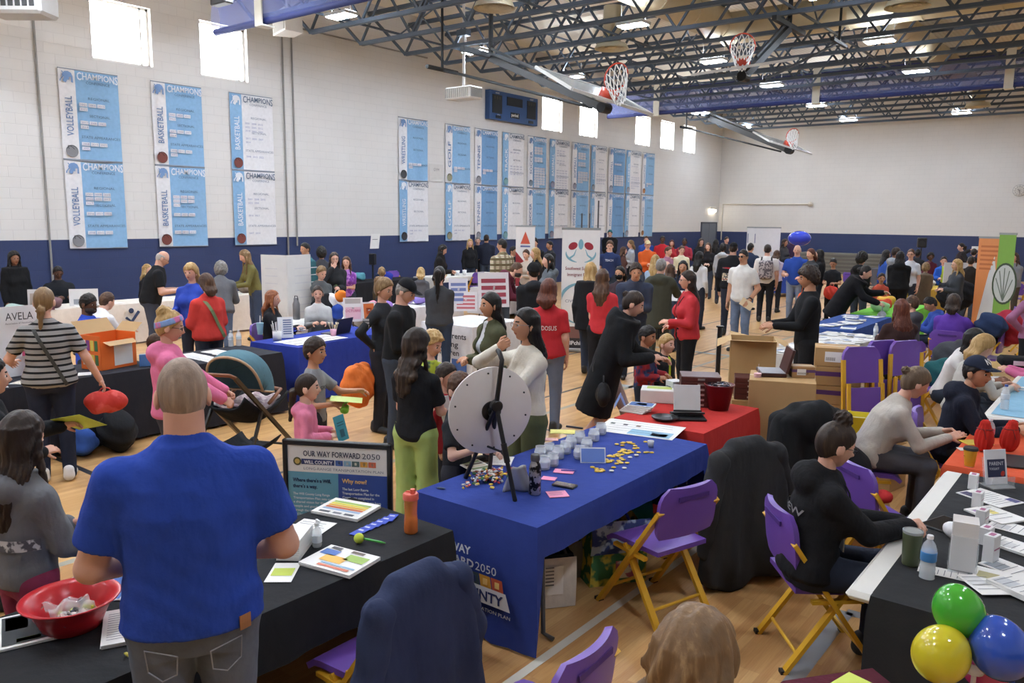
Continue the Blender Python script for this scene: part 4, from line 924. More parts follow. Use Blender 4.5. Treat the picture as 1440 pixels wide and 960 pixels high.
def banner(y0, y1, z0, z1, blue, sport, label, ball, rows, sag, dark=False, big=False):
    w, h = y1-y0, z1-z0; t = thing('championship_banner', label, 'banner', (WX+.025, y0, z0)); sw = .27*w; ph = rng.random()*6
    cl = lambda u0, u1: (lambda u, v: (.012+sag*(.035*math.sin(PI*min(1, max(0, (u0+(u1-u0)*u)))) * (v**3)*(1-v)*6+.012*math.sin((u0+(u1-u0)*u)*14+ph+v*2)*(1-v)), (u0+(u1-u0)*u)*w, v*h-(sag*.05*math.sin(PI*(u0+(u1-u0)*u))*v**6)))
    m = MB(); m.grid(cl(.27, 1), 12, 16); obj('cloth_panel', m, (BLU2 if dark else BLU) if blue else BWH, t, True)
    m = MB(); m.grid(cl(0, .27), 4, 16); obj('side_strip', m, BWH if blue else BLU, t, True)
    for zz in (0, h): m = MB(); m.tube([(.01, 0, zz), (.01, w, zz)], .011, 6); obj('hem_rod', m, plain('8a93a0', .6), t)
    L = .05; R = (0, 1, 0); U = (0, 0, 1); cx = sw+(w-sw)/2
    m = MB(); letters(m, 'CHAMPIONS', (L, cx, h*.91), R, U, height=h*.062, width=(w-sw)*.95, bold=.015, arch=.045 if big else .02); m2 = MB()
    letters(m2, 'CONFERENCE', (L, cx, h*.855), R, U, height=h*.03, width=(w-sw)*.55)
    for nm, zz, ww in (('REGIONAL', .68, .5), ('SECTIONAL', .485, .48), ('STATE APPEARANCES', .245, .9)): letters(m2, nm, (L, cx, h*zz), R, U, height=h*.028, width=(w-sw)*ww)
    obj('title_lettering', m, INKW if blue else INK, t); obj('heading_lettering', m2, plain('4d5d78', .7) if blue else INK, t)
    m = MB(); letters(m, sport, (L, sw*.68, h*.48), (0, 0, 1), (0, -1, 0), height=sw*.42, width=h*.44, bold=.01); obj('sport_lettering', m, plain('5f7fae', .7) if blue else INKW, t)
    m = MB(); helmet(m, sw*.52, h*.91, sw*.62); m.v = [(x+L-.01, y, z) for x, y, z in m.v]; obj('helmet_emblem', m, plain('6f93c4', .7) if blue else INKW, t)
    m = MB(); m.lathe([(0, .006), (sw*.36, .005), (sw*.38, 0)], 20, 0, Matrix.Translation((L, sw*.5, h*.09))@Matrix.Rotation(PI/2, 4, 'Y')); b_ = obj('ball_badge', m, plain(ball, .5), t)
    m = MB()
    for k in range(3): m.tube([(L+.009, sw*.5+sw*.34*math.sin(a)*math.cos(k*1.05)-(.25*sw*math.cos(a)**2*math.sin(k*1.05)), h*.09+sw*.34*math.cos(a)) for a in np.linspace(-1.2, 1.2, 7)], .004, 4)
    obj('seam', m, plain('2a2426', .6), b_)
    m = MB(); m3 = MB(); yw = (w-sw)*.19
    for (zt, n, c0) in rows:
        for k in range(n):
            r_, c_ = k//3 if zt < 1 else k//4, k % 3 if zt < 1 else k % 4
            zz = (zt if zt < 1 else zt-1)*h-r_*h*.05; yy = sw+.04+c_*yw*1.08+c0*yw
            if blue: m.box((L, yy, zz-h*.04), (L+.002, yy+yw*.94, zz))
            letters(m3, '20%02d' % ((k*7+int(zt*40)) % 24), (L+.003, yy+yw*.47, zz-h*.032), R, U, width=yw*.8, height=h*.024)
    if len(m.v): obj('year_tile', m, BWH, t)
    if len(m3.v): obj('year_lettering', m3, INKV, t)
zt_, zm_, zb_ = CAM_H+2.88, CAM_H+1.095, CAM_H-.70
big = [((84, 167), True, 'VOLLEYBALL', '7d7f84', 'volleyball'), ((213, 283), True, 'BASKETBALL', '7a3c34', 'blue basketball'), ((322, 382), False, 'BASKETBALL', '7a3c34', 'white basketball')]
for (pa_, pb_), bl, sp_, ball, nm in big:
    a, b = wy(pa_), wy(pb_)
    R1 = [(.64, 4, 0), (.44, 4, 0), (.2, 4, 0)] if bl else [(.64, 9, 0), (.44, 4, 0), (.2, 3, 0)]
    banner(a, b, zm_+.01, zt_, bl, sp_, 'upper %s champions banner by the high windows' % nm, ball, R1, .3, big=True, dark=False)
    banner(a, b, zb_, zm_-.01, bl, sp_, 'lower %s champions banner by the high windows' % nm, ball, [(.64, 7, 0), (.42, 3, 0), (.2, 3, 0)] if bl else [(.64, 5, 0), (.42, 2, 0), (.18, 2, 0)], .8 if nm == 'volleyball' else .4, big=True)
cols = [(559, 600), (625, 660), (667, 699), (706, 736), (742, 768), (773, 800), (805, 829), (832, 853), (857, 880), (882, 902), (905, 922)]
upB = 'BBBWBWBWBWB'; loB = 'WWBWBWBWBWB'; nth = ['first', 'second', 'third', 'fourth', 'fifth', 'sixth', 'seventh', 'eighth', 'ninth', 'tenth', 'eleventh']
spn = ['WRESTLING', 'GOLF', 'TENNIS', 'TRACK', 'SOCCER', 'BASEBALL', 'SOFTBALL', 'SWIMMING', 'FOOTBALL', 'CHEER', 'BOWLING']; many = {3: 16, 4: 30, 5: 36, 6: 18, 7: 20, 8: 20, 9: 22}
for i, (pa_, pb_) in enumerate(cols):
    a, b = wy(pa_), wy(pb_)
    for row, s_ in ((1, upB[i]), (0, loB[i])):
        rows = ([(1.40, many[i], 0)]+([(.8, 9, 0), (.6, 6, 0)] if i in (4, 5, 6) else [(.66, 3, 0)]) if i in many else [(.28, 4, 0)]) if row else ([(.2, 4, 0)] if i in (0, 1) else [])
        banner(a, b, zm_+.01 if row else zb_, zt_ if row else zm_-.01, s_ == 'B', spn[i], '%s banner in the %s column from the scoreboard end, %s row' % ('blue' if s_ == 'B' else 'white', nth[i], 'upper' if row else 'lower'), ['33343a', '8c8c70', '8a8a92', '70a0a8', '7a8a9a', '8a8aa0', '8a8aa0', '909aa8', '8a90a0', '9098a8', 'b0703c'][i], rows, .9 if (i in (0, 1, 2) or not row) else .3, dark=(i % 3 == 2))
# ------------------------------------------------------------------ furniture kinds
PUR, YEL = plain('6b45ac', .38), plain('e0a81e', .42)
def chair_proto():
    t = thing('folding_chair', 'purple folding chair with yellow frame', 'chair')
    m = MB()   # seat: moulded plastic, front edge rolled down
    m.grid(lambda u, v: ((u-.5)*.44*(1-.10*v), -.22+.42*v, .452-.035*max(0, .12-v)/.12-.012*math.sin(PI*u)*math.sin(PI*v)), 10, 10, 0, .028); obj('seat', m, PUR, t, auto=50)
    m = MB(); m.grid(lambda u, v: ((u-.5)*.46*(1-.30*max(0, (v-.62)/.38)**3-.10*max(0, (.2-v)/.2)**2), .20+.035*v+.03*(1-(2*u-1)**2), .55+.30*v), 12, 8, 0, .03); obj('backrest', m, PUR, t, auto=50)
    m = MB(); m.box((-.12, .27, .775), (.12, .277, .80)); obj('grip_slot', m, plain('4a2c80', .5), t.children[1])
    for sx in (-1, 1):
        m = MB(); m.bar((sx*.232, -.26, .0), (sx*.225, .235, .72), .024, .046, up=(1, 0, 0)); m.box((sx*.232-.02, -.285, 0), (sx*.232+.02, -.24, .02), 1); obj('front_leg', m, [YEL, plain('1c1c1e')], t)
        m = MB(); m.bar((sx*.205, -.06, .44), (sx*.21, .24, .0), .022, .042, up=(1, 0, 0)); m.box((sx*.21-.02, .22, 0), (sx*.21+.02, .26, .02), 1); obj('rear_leg', m, [YEL, plain('1c1c1e')], t)
        m = MB(); m.bar((sx*.215, -.15, .41), (sx*.215, .12, .40), .02, .03, up=(1, 0, 0)); m.bar((sx*.216, .02, .40), (sx*.222, .06, .50), .015, .024, up=(1, 0, 0)); obj('hinge_link', m, YEL, t)
    m = MB(); m.tube([(-.23, -.17, .13), (.23, -.17, .13)], .01, 8); m.tube([(-.21, .17, .10), (.21, .17, .10)], .01, 8); obj('stretcher', m, YEL, t)
    return t
CH0 = chair_proto(); _chu = [0]
def chair(x, y, face, label, group=None, tilt=None, z=0):
    "face: world angle (deg) the sitter looks towards, 0=+X 90=+Y"
    rz = math.radians(face)+PI/2
    if not _chu[0]: c = CH0; _chu[0] = 1; c.location = (x, y, z); c.rotation_euler = (0, 0, rz); c['label'] = label
    else: c = dup(CH0, (x, y, z), rz, label)
    if group: c['group'] = group
    if tilt: c.rotation_euler = (tilt, 0, rz)
    return c
WTOP = plain('dedcd4', .45); LEGM = plain('55585c', .4, .5)
def cloth_mesh(x0, x1, y0, y1, z, sk, ph, amp=.018):
    "table cover: flat top and four skirts of given drop (-x,+x,-y,+y)"
    m = MB(); per = []; N = 14
    cs = [((x0, y0), (x1, y0), (0, -1), 2), ((x1, y0), (x1, y1), (1, 0), 1), ((x1, y1), (x0, y1), (0, 1), 3), ((x0, y1), (x0, y0), (-1, 0), 0)]
    for (a, b, n, si) in cs:
        L = math.hypot(b[0]-a[0], b[1]-a[1]); k = max(6, int(L/.05))
        for i in range(k): t = i/k; per.append((a[0]+(b[0]-a[0])*t, a[1]+(b[1]-a[1])*t, n, si, L*t, t, k))
    P = len(per); V = []; R = 9
    for j in range(R+1):
        v = j/R
        for i, (x, y, n, si, s, t, k) in enumerate(per):
            d = sk[si]; pr = per[i-1][3]; 
            if t == 0 and pr != si: n = (n[0]+per[i-1][2][0], n[1]+per[i-1][2][1]); d = max(sk[si], sk[pr])
            f = amp*v*min(1, d/.5)*(math.sin(s*13+ph+si)+.6*math.sin(s*29+ph*2+2*v)); o = .006+.012*math.sin(min(1, v*6)*PI/2)+.03*v*min(1, d)+f
            V.append((x+n[0]*o, y+n[1]*o, z-d*v-.012*(v > 0)+.012*0))
    F = [(j*P+i, (j+1)*P+i, (j+1)*P+(i+1) % P, j*P+(i+1) % P) for j in range(R) for i in range(P)]
    m.add(V, F); m.add(V[:P], [tuple(range(P))]); return m
def table(x0, x1, y0, y1, label, cloth=None, rot=0.0, z=.735, legs=True, top=WTOP):
    "folding table; cloth = (colour, skirts, label) makes a separate cover"
    cx, cy = (x0+x1)/2, (y0+y1)/2; hx, hy = (x1-x0)/2, (y1-y0)/2
    t = thing('folding_table', label, 'table', (cx, cy, 0), rot)
    m = MB(); m.box((-hx, -hy, z-.045), (hx, hy, z), bev=.02); obj('tabletop', m, top, t)
    for sy in (-1, 1):
        ly = sy*(hy-.22)
        for sx in (-1, 1): m = MB(); m.tube([(sx*(hx-.12), ly, z-.05), (sx*(hx-.12), ly, .45), (sx*(hx-.09), ly+sy*.02, .03), (sx*(hx-.02), ly+sy*.02, .014)], .014, 8); obj('leg', m, LEGM, t, auto=50)
        m = MB(); m.tube([(-hx+.12, ly, .5), (hx-.12, ly, .5)], .012, 8); m.tube([(0, ly, .5), (0, ly-sy*.35, z-.05)], .01, 6); obj('leg_brace', m, LEGM, t)
    if cloth:
        o = obj('tablecloth', cloth_mesh(-hx, hx, -hy, hy, z+.006, cloth[1], random.random()*6), fabric(cloth[0], wr=.35, ws=4) if isinstance(cloth[0], str) else cloth[0], None, True, (cx, cy, 0), rot, auto=45)
        tag(o, cloth[2], 'tablecloth'); return t, o
    return t, None
Z = .735; ZT = Z+.008
BLK = '232427'
table(-3.48, -2.70, .6, 2.96, 'folding table under the black cloth before the man in the blue polo', (BLK, (.7, .24, .7, .7), 'black cloth on the display table with the red bowl'))
ROYAL = '2a3f94'
tb, tc = table(-3.27, -2.38, 3.28, 5.36, 'folding table under the blue cloth that carries the prize wheel', (ROYAL, (.70, .17, .71, .55), 'royal blue printed cloth on the prize wheel table'))
table(-3.30, -2.52, 5.62, 6.72, 'folding table under the red cloth', ('c22b26', (.7, .7, .7, .7), 'bright red cloth on the table beside the tall carton'))
table(-.90, -.02, 3.58, 5.84, 'white folding table partly bare at the corners under black cloth', None)
o = obj('tablecloth', cloth_mesh(-.385, .38, -1.14, 1.08, Z+.006, (.03, .7, .71, .04), 2.0), fabric('2a2b2d', wr=.35, ws=4), None, True, (-.40, 4.72, 0), 0, auto=45); tag(o, 'black cloth leaving white corners bare on the balloon table', 'tablecloth')
table(-.92, -.12, 5.95, 7.45, 'folding table under the orange cloth', ('d8502c', (.12, .3, .1, .1), 'orange red cloth behind the parent toolkit stand'))
table(-.96, -.16, 7.75, 10.1, 'white folding table with a light blue runner', None)
m = MB(); m.grid(lambda u, v: (-.90+.68*u, 7.85+2.2*v, Z+.004), 6, 12); tag(obj('table_runner', m, fabric('7fb0cc', wr=.2)), 'light blue runner on the white table at the cap wearer', 'table runner')
table(-3.62, -2.86, 9.75, 12.3, 'table strewn with leaflets behind the cartons', ('d2d0ca', (.3, .3, .3, .3), 'white cloth under the strewn leaflets'))
table(-4.1, -3.34, 12.6, 14.9, 'table of blue and white handouts beyond the leaflets', ('2c4c94', (.6, .5, .6, .5), 'blue cloth under the blue and white handouts'))
table(-4.05, -3.25, 15.1, 17.6, 'table under the lime green cloth', ('6fc43a', (.5, .5, .4, .5), 'lime green cloth behind the blue boy'))
table(-4.85, -4.0, 21.5, 23.4, 'table under the yellow cloth', ('d8b038', (.6, .6, .6, .6), 'yellow cloth on the table before the blonde woman in glasses'))
table(-8.98, -8.20, 2.4, 4.38, 'table under black cloth carrying the orange carton', ('25262e', (.7, .7, .7, .7), 'black cloth below the orange snack carton'))
table(-8.86, -8.02, 4.72, 5.78, 'table under black cloth behind the stroller', ('25262e', (.7, .7, .7, .7), 'black cloth on the table with two water bottles'))
table(-9.12, -8.28, 6.08, 7.95, 'table under the vivid blue cloth with the laptop', ('24389c', (.7, .7, .7, .7), 'vivid blue cloth on the laptop table'), rot=.13)
table(-15.35, -14.5, 3.2, 6.6, 'long table by the navy wall', ('d8cec2', (.3, .7, .7, .7), 'cream cloth on the long table by the navy wall'))
table(-15.35, -14.5, 6.75, 10.2, 'second long table by the navy wall', ('d6ccc0', (.3, .7, .7, .7), 'cream cloth printed with a small logo near the grey haired man'))
table(-8.85, -7.80, 9.02, 10.2, 'table under the white lettered cover', ('d6d6d8', (.7, .7, .7, .7), 'white cover lettered about grandparents raising children'))
table(-16.1, -15.2, 12.6, 15.6, 'far table under black cloth at the navy wall', ('1d1e24', (.7, .7, .7, .7), 'black cloth with a white topper at the navy wall'))
table(-15.9, -15.0, 15.9, 18.9, 'far white table with an open front at the navy wall', ('d8d6d0', (.2, .12, .68, .1), 'white cover with one long end at the navy wall'))
table(-11.1, -10.3, 9.2, 11.6, 'table under pale cloth in the middle rows', ('cfcdd2', (.6, .6, .6, .6), 'pale cloth on the table with purple things'))
table(-12.5, -11.7, 14.4, 16.2, 'table under striped red and white cover', ('c6c4ca', (.6, .6, .6, .6), 'white cover near the maroon jacket man'))
for i, (x, y, c, nm) in enumerate(((-9.2, 25.2, '27439c', 'blue'), (-7.6, 30.4, '5a5a62', 'grey'), (-11.5, 28.2, 'b84038', 'red'))):
    table(x, x+.8, y, y+1.9, 'far table under the %s cloth in the crowded half' % nm, (c, (.6, .6, .6, .6), '%s cloth on a far table among the crowd' % nm))
# text on the blue cloth (near end, and mirrored through the far end)
U = (0, .02, 1)
m = MB(); e0, X0 = 3.28-.055, -2.83
for s_, z_, w_, xr in (('OUR WAY', .497, .31, -2.79), ('FORWARD', .424, .36, -2.762)): letters(m, s_, (xr, e0, z_), (1, 0, 0), U, height=.045, width=w_, bold=.03, lift=.012, align='RIGHT')
letters(m, '2050', (-2.60, e0, .422), (1, 0, 0), U, height=.048, width=.15, lift=.012, align='RIGHT')
def on_cloth(mb_, nm_, mat_): q_ = obj(nm_, mb_, mat_, tc); q_.location = (-tc.location[0], -tc.location[1], 0)
on_cloth(m, 'lettering', plain('dfe2ea', .7))
m = MB(); m.add([(-3.22, e0-.013, .245), (-2.503, e0-.013, .243), (-2.535, e0-.013, .34), (-3.22, e0-.013, .345)], [(0, 1, 2, 3)]); on_cloth(m, 'white_band', plain('dfe2ea', .7))
m = MB(); letters(m, 'WILL COUNTY', (-2.555, e0-.004, .262), (1, 0, 0), U, height=.056, width=.58, bold=.03, lift=.012, align='RIGHT'); on_cloth(m, 'county_lettering', plain('22306a', .7))
m = MB(); letters(m, 'LONG-RANGE TRANSPORTATION PLAN', (-2.50, e0, .198), (1, 0, 0), U, height=.02, width=.64, lift=.012, align='RIGHT'); on_cloth(m, 'plan_lettering', plain('cdd2e0', .7))
for k, c in enumerate(('4a78c0', '7aaed0', '3c5058', 'e0a030', 'd85a3c')):
    m = MB(); q = -2.975+.084*k; m.add([(q+.012, e0-.013, .34), (q+.09, e0-.013, .34), (q+.078, e0-.013, .408), (q, e0-.013, .408)], [(0, 1, 2, 3)]); on_cloth(m, 'icon_tile', plain(c, .7))
    m = MB(); m.box((q+.03, e0-.0155, .355), (q+.06, e0-.0135, .39)); on_cloth(m, 'icon', plain('f0c870' if k > 2 else '2c3c70', .7))
m = MB(); y1 = 5.36+.03
for s_, z_ in (('OUR WAY', .50), ('FORWARD', .41)): letters(m, s_, (-2.75, y1-.03, z_), (-1, 0, 0), (0, 0, 1), height=.06, width=.5, lift=-.02)
on_cloth(m, 'mirrored_lettering', plain('7f88b8', .7))
m = MB(); letters(m, 'Grandparents', (-8.25, 9.02-.052, .55), (1, 0, 0), (0, 0, 1), height=.085, width=.78, bold=.02, lift=.02); letters(m, 'Raising', (-8.25, 9.02-.052, .42), (1, 0, 0), (0, 0, 1), height=.085, width=.45, bold=.02, lift=.02); letters(m, 'Children', (-8.25, 9.02-.052, .29), (1, 0, 0), (0, 0, 1), height=.085, width=.5, bold=.02, lift=.02)
cl = [o for o in C.objects if o.get('label', '').startswith('white cover lettered')][0]; a = obj('lettering', m, plain('26262c', .7), cl); a.location = tuple(-q for q in cl.location)
m = MB(); m.box((-8.15, 9.02-.075, .06), (-7.85, 9.02-.07, .24)); a = obj('print_panel', m, plain('3c62a8', .7), cl); a.location = tuple(-q for q in cl.location)
cl = [o for o in C.objects if o.get('label', '').startswith('cream cloth printed')][0]
m = MB(); letters(m, 'WILL COUNTY', (-14.46, 8.0, .52), (0, 1, 0), (0, 0, 1), height=.09, width=.8, lift=.02); a = obj('lettering', m, plain('8a9a50', .7), cl); a.location = tuple(-q for q in cl.location)
m = MB(); letters(m, 'health dept', (-14.46, 8.0, .36), (0, 1, 0), (0, 0, 1), height=.09, width=.7, lift=.02); a = obj('small_lettering', m, plain('a07a72', .7), cl); a.location = tuple(-q for q in cl.location)
m = MB(); m.ball((-14.44, 7.2, .62), (.01, .05, .05), 10); m.tube([(-14.44, 7.1, .5), (-14.44, 7.2, .42), (-14.44, 7.34, .6)], .025, 6); a = obj('logo', m, plain('24365a', .7), cl); a.location = tuple(-q for q in cl.location)
# ---- chairs the photo shows
chair(-2.15, 4.22, 162, 'empty purple folding chair in the open, turned to the blue table')
chair(-1.22, 4.30, 39, 'purple folding chair under the woman in the black hoodie')
chair(-1.16, 5.40, 48, 'empty purple folding chair pushed up to the black cloth table')
chair(-1.66, 2.27, 183, 'purple folding chair whose back just rises at the bottom edge')
chair(-2.47, 2.24, 180, 'purple folding chair under the navy jacket')
chair(-2.12, 5.02, 157, 'purple folding chair under the charcoal coat'); chair(-2.02, 5.95, 150, 'purple folding chair under the black puffer jacket')
def folded(x, y, rz, lean, label):
    "a folding chair closed flat and leaning"
    t = thing('folded_chair', label, 'chair', (x, y, 0), rz, 'folded chairs leaning by the cartons')
    R = Matrix.Rotation(lean, 4, 'X')
    m = MB(); m.grid(lambda u, v: ((u-.5)*.44, -.035, .18+.40*v), 8, 8, 0, .028); obj('seat', m, PUR, t, auto=50); m = MB(); m.grid(lambda u, v: ((u-.5)*.46*(1-.30*max(0, (v-.62)/.38)**3), .02+.03*(1-(2*u-1)**2), .62+.34*v), 10, 8, 0, .03); obj('backrest', m, PUR, t, auto=50)
    for sx in (-1, 1): m = MB(); m.bar((sx*.232, 0, 0), (sx*.226, .01, .84), .024, .046, up=(1, 0, 0)); obj('front_leg', m, YEL, t); m = MB(); m.bar((sx*.205, -.05, .05), (sx*.205, -.05, .62), .022, .042, up=(1, 0, 0)); obj('rear_leg', m, YEL, t)
    t.rotation_euler = (lean, 0, rz); t.scale = (.95, 1, 1.12)
folded(-2.12, 8.72, .85, -.13, 'folded purple chair leaning at a slant, first of the three by the cartons'); folded(-2.10, 9.36, 1.0, -.05, 'folded purple chair standing upright, middle of the three by the cartons'); folded(-1.90, 9.50, 1.0, -.05, 'folded purple chair standing upright, last of the three by the cartons')
chair(-1.75, 10.2, 165, 'purple folding chair beyond the folded ones'); 

chair(-16.6, 16.0, 0, 'purple folding chair at the far white table by the wall'); chair(-15.0, 17.4, 170, 'purple folding chair before the open fronted white table')
for i, (x, y) in enumerate(((-1.9, 19.2), (-1.7, 20.6), (-2.6, 24.5), (-6.9, 25.8), (-1.5, 17.3))): chair(x, y, 180-i*40, 'purple folding chair far off beyond the green banner stand', 'chairs beyond the green banner')
# ---- garments hung on chairs
def hung_coat(x, y, face, col, label, name='jacket', top=.84, low=.1, w=.27, badge=None, hood=False, slv=.5, fl=.05, thick=.06, cat='jacket', z0=0):
    rz = math.radians(face)+PI/2; t = thing(name, label, cat, (x, y, z0), rz); ph = rng.random(4)*6; H = top-low
    def fn(P):
        z = P[:, 2]; v = np.clip((top-z)/H, 0, 1.1)
        hw = w+fl*v; yc = .235+.05*v+.02*np.sin(P[:, 0]*9+ph[0])*v; th = thick+.035*v
        xx = np.abs(P[:, 0])-hw; yy = np.abs(P[:, 1]-yc)-th
        fold = .018*np.sin(P[:, 0]*21+1.2*np.sin(z*4+ph[1])+ph[2])*np.clip(v*1.8-.15, 0, 1)+.006*np.sin(P[:, 0]*43+z*6+ph[3])*np.clip(v*2-.3, 0, 1)
        d = smax(smax(xx, yy+fold, .06), np.maximum(z-(top-.25*np.abs(P[:, 0])**1.6), low+.03*np.sin(P[:, 0]*12+ph[1])-z), .05)
        if hood: d = smin(d, ell(P, (0, .34, top-.08), (.17, .11, .15))+.006*np.sin(P[:, 0]*50), .05)
        d = smin(d, cone(P, (-.1, .22, top-.01), (.1, .22, top-.01), .05, .05), .05)
        return d
    sdf_obj('shell', fn, (-w-.25, .02, low-.05), (w+.25, .56, top+.12), .011, fabric(col, wr=.5, ws=5), t)
    for sd in (1, -1):
        fs = lambda P: smin(cone(P, (sd*(w-.05), .25, top-.09), (sd*(w+.05), .27+.02*sd, top-.34), .07, .062), cone(P, (sd*(w+.05), .27+.02*sd, top-.34), (sd*(w+.03), .25, top-slv-.08), .062, .05), .03)+.004*np.sin(P[:, 2]*40+P[:, 1]*30)
        sdf_obj('sleeve', fs, (sd*w-.2, .1, top-slv-.2), (sd*w+.2, .45, top+.05), .011, fabric(col, wr=.5, ws=5), t)
    if badge:
        m = MB()
        for r in (.036, .022, .009): m.tube([(badge[0]+r*math.cos(a), badge[1], badge[2]+r*math.sin(a)) for a in np.linspace(0, 2*PI, 16, endpoint=False)], .005, 5, closed=True)
        obj('badge', m, plain('d8d8d6', .6), t)
    return t
hung_coat(-2.47, 2.24, 180, '2c3656', 'navy jacket draped over a chair back before the red bowl table', low=.02, top=.89, w=.28, fl=.06)
hung_coat(-2.12, 5.02, 157, '2e2f31', 'long charcoal coat draped over a chair back before the red table', 'coat', top=.93, low=.02, w=.30, fl=.07, cat='coat', slv=.6)
hung_coat(-2.02, 5.95, 150, '1b1c1e', 'black puffer jacket with a spiral badge heaped on a chair back', top=1.02, low=.3, w=.29, thick=.10, hood=True, badge=(.2, .36, .74))
# clutter of coats between the right hand tables
def bundle(x, y, z, rx, ry, rz_, col, label, name='jacket', cat='jacket', stripe=None, rot=0):
    t = thing(name, label, cat, (x, y, z), rot); ph = rng.random(3)*6
    fn = lambda P: ell(P, (0, 0, rz_), (rx, ry, rz_))+.02*np.sin(P[:, 0]*19+2*np.sin(P[:, 2]*9+ph[0]))*np.sin(P[:, 1]*16+ph[1])+.01*np.sin(P[:, 2]*40+P[:, 0]*21+ph[2])
    sdf_obj('folded_cloth', fn, (-rx-.05, -ry-.05, -.03), (rx+.05, ry+.05, 2*rz_+.06), .018, fabric(col, stripe=stripe), t); return t
for px, py, z, r, col, lab, st_ in ((1345, 410, .85, .36, '1a1b20', 'black jacket over the chair behind the purple top', None), (1374, 472, .72, .24, '3f9aa0', 'teal patterned bag on the chair beside the black jackets', ('blotch', '12343a', 14, 0)), (1395, 452, .95, .2, '24365a', 'navy hood lying on the pile of jackets', None), (1418, 455, .9, .26, 'a8263a', 'crimson jacket on the pile by the mauve sweater', None), (1345, 500, .72, .26, '3c3e44', 'dark grey jacket on the chair below the teal bag', None), (1325, 520, .6, .2, '1f5a5c', 'dark teal sleeve bundle beside the white shirt', None)):
    p = G(px, py, z+.05); bundle(p[0], p[1], z-r, r*1.1, r*.8, r*.95, col, lab, stripe=st_)
m = MB()
for i, (px, py) in enumerate(((1345, 410), (1374, 472), (1395, 452), (1418, 455), (1345, 500), (1325, 520))): pass
for i, (x, y) in enumerate(((-2.2, 14.6), (-1.9, 11.6), (-1.7, 13.2))): chair(x, y, 180, 'purple folding chair buried under jackets', 'chairs under jackets')
# ------------------------------------------------------------------ small things
PW = 'e9e8e4'
def paper(px, py, z, w, h, rot, label, blocks=(), n=1, name='leaflet', cat='leaflet', col=PW, group=None, at=None, lines=0, title=None, tcol='2a3350', tilt=None, curl=.0):
    "sheet or stack lying on a surface; rot = world angle of its text direction; blocks are (u0,v0,u1,v1,colour)"
    p = np.array(at) if at is not None else G(px, py, z); t = thing(name, label, cat, p, math.radians(rot), group); th = .0012*n
    if tilt: t.rotation_euler = (math.radians(tilt[0]), math.radians(tilt[1]), math.radians(rot))
    m = MB()
    if n < 3: m.grid(lambda u, v: ((u-.5)*w, (v-.5)*h, .002+curl*(2*u-1)**2*.5+curl*(2*v-1)**4), 5, 5, 0, .001)
    else:
        k = min(n, 9)
        for i in range(k): a = random.uniform(-.02, .02) if i < k-1 else 0; M = Matrix.Rotation(a, 4, 'Z'); m.box((-w/2, -h/2, th*i/k*1.0+.0005), (w/2, h/2, th*(i+.9)/k+.0005), 0, M)
    obj('sheet', m, plain(col, .6), t); zt = th+.0025 if n >= 3 else .0045
    by = {}
    for u0, v0, u1, v1, c in blocks: by.setdefault(c, []).append((u0, v0, u1, v1))
    for i, (c, L) in enumerate(by.items()):
        m = MB()
        for u0, v0, u1, v1 in L: m.add([((u0-.5)*w, (v0-.5)*h, zt+curl*.6), ((u1-.5)*w, (v0-.5)*h, zt+curl*.6), ((u1-.5)*w, (v1-.5)*h, zt+curl*.6), ((u0-.5)*w, (v1-.5)*h, zt+curl*.6)], [(0, 1, 2, 3)])
        obj('print_block', m, plain(c, .6), t)
    if lines or title:
        m = MB()
        for k in range(lines): v = .85-.8*k/max(1, lines); m.box((-.42*w, (v-.5)*h-.0016, zt+.0004), (-.42*w+w*random.uniform(.55, .84), (v-.5)*h+.0016, zt+.0008))
        if title: letters(m, title, (0, .38*h, zt+.0008), (1, 0, 0), (0, 1, 0), width=w*.8)
        obj('text_print', m, plain(tcol if title else '6a6e78', .6), t)
    return t
def rowcol(n, cols, v0, v1): return [(.1, v0+(v1-v0)*i/n, .9, v0+(v1-v0)*(i+.8)/n, cols[i % len(cols)]) for i in range(n)]
def bottle(p, h, r, label, water='c9d8e0', lab='3a78c0', cap='e8e8ea', name='water_bottle', group=None):
    t = thing(name, label, 'bottle', p, random.random()*6, group); m = MB(); rib = []
    for i in range(13): rib.append((r*(1-.05*(i % 2)), h*(.03+.6*i/12)))
    m.lathe([(r*.8, 0), (r, h*.015)]+rib+[(r*.98, h*.68), (r*.75, h*.8), (r*.36, h*.89), (r*.36, h*.93)], 20); obj('body', m, plain('f2f6f8', .06, alpha=.38), t, True)
    m = MB(); m.lathe([(r*.78, h*.012), (r*.93, h*.03), (r*.93, h*.6), (0.0005, h*.6)], 16); obj('water', m, plain(water, .05, alpha=.25), t, auto=40)
    m = MB(); m.lathe([(r*1.01, h*.42), (r*1.015, h*.43), (r*1.015, h*.62), (r*1.01, h*.63)], 20); obj('wrap_label', m, plain(lab, .4), t, True); m = MB(); m.lathe([(r*.42, h*.92), (r*.42, h*.99), (r*.38, h), (0.0005, h)], 16); obj('cap', m, plain(cap, .4), t, auto=40); return t
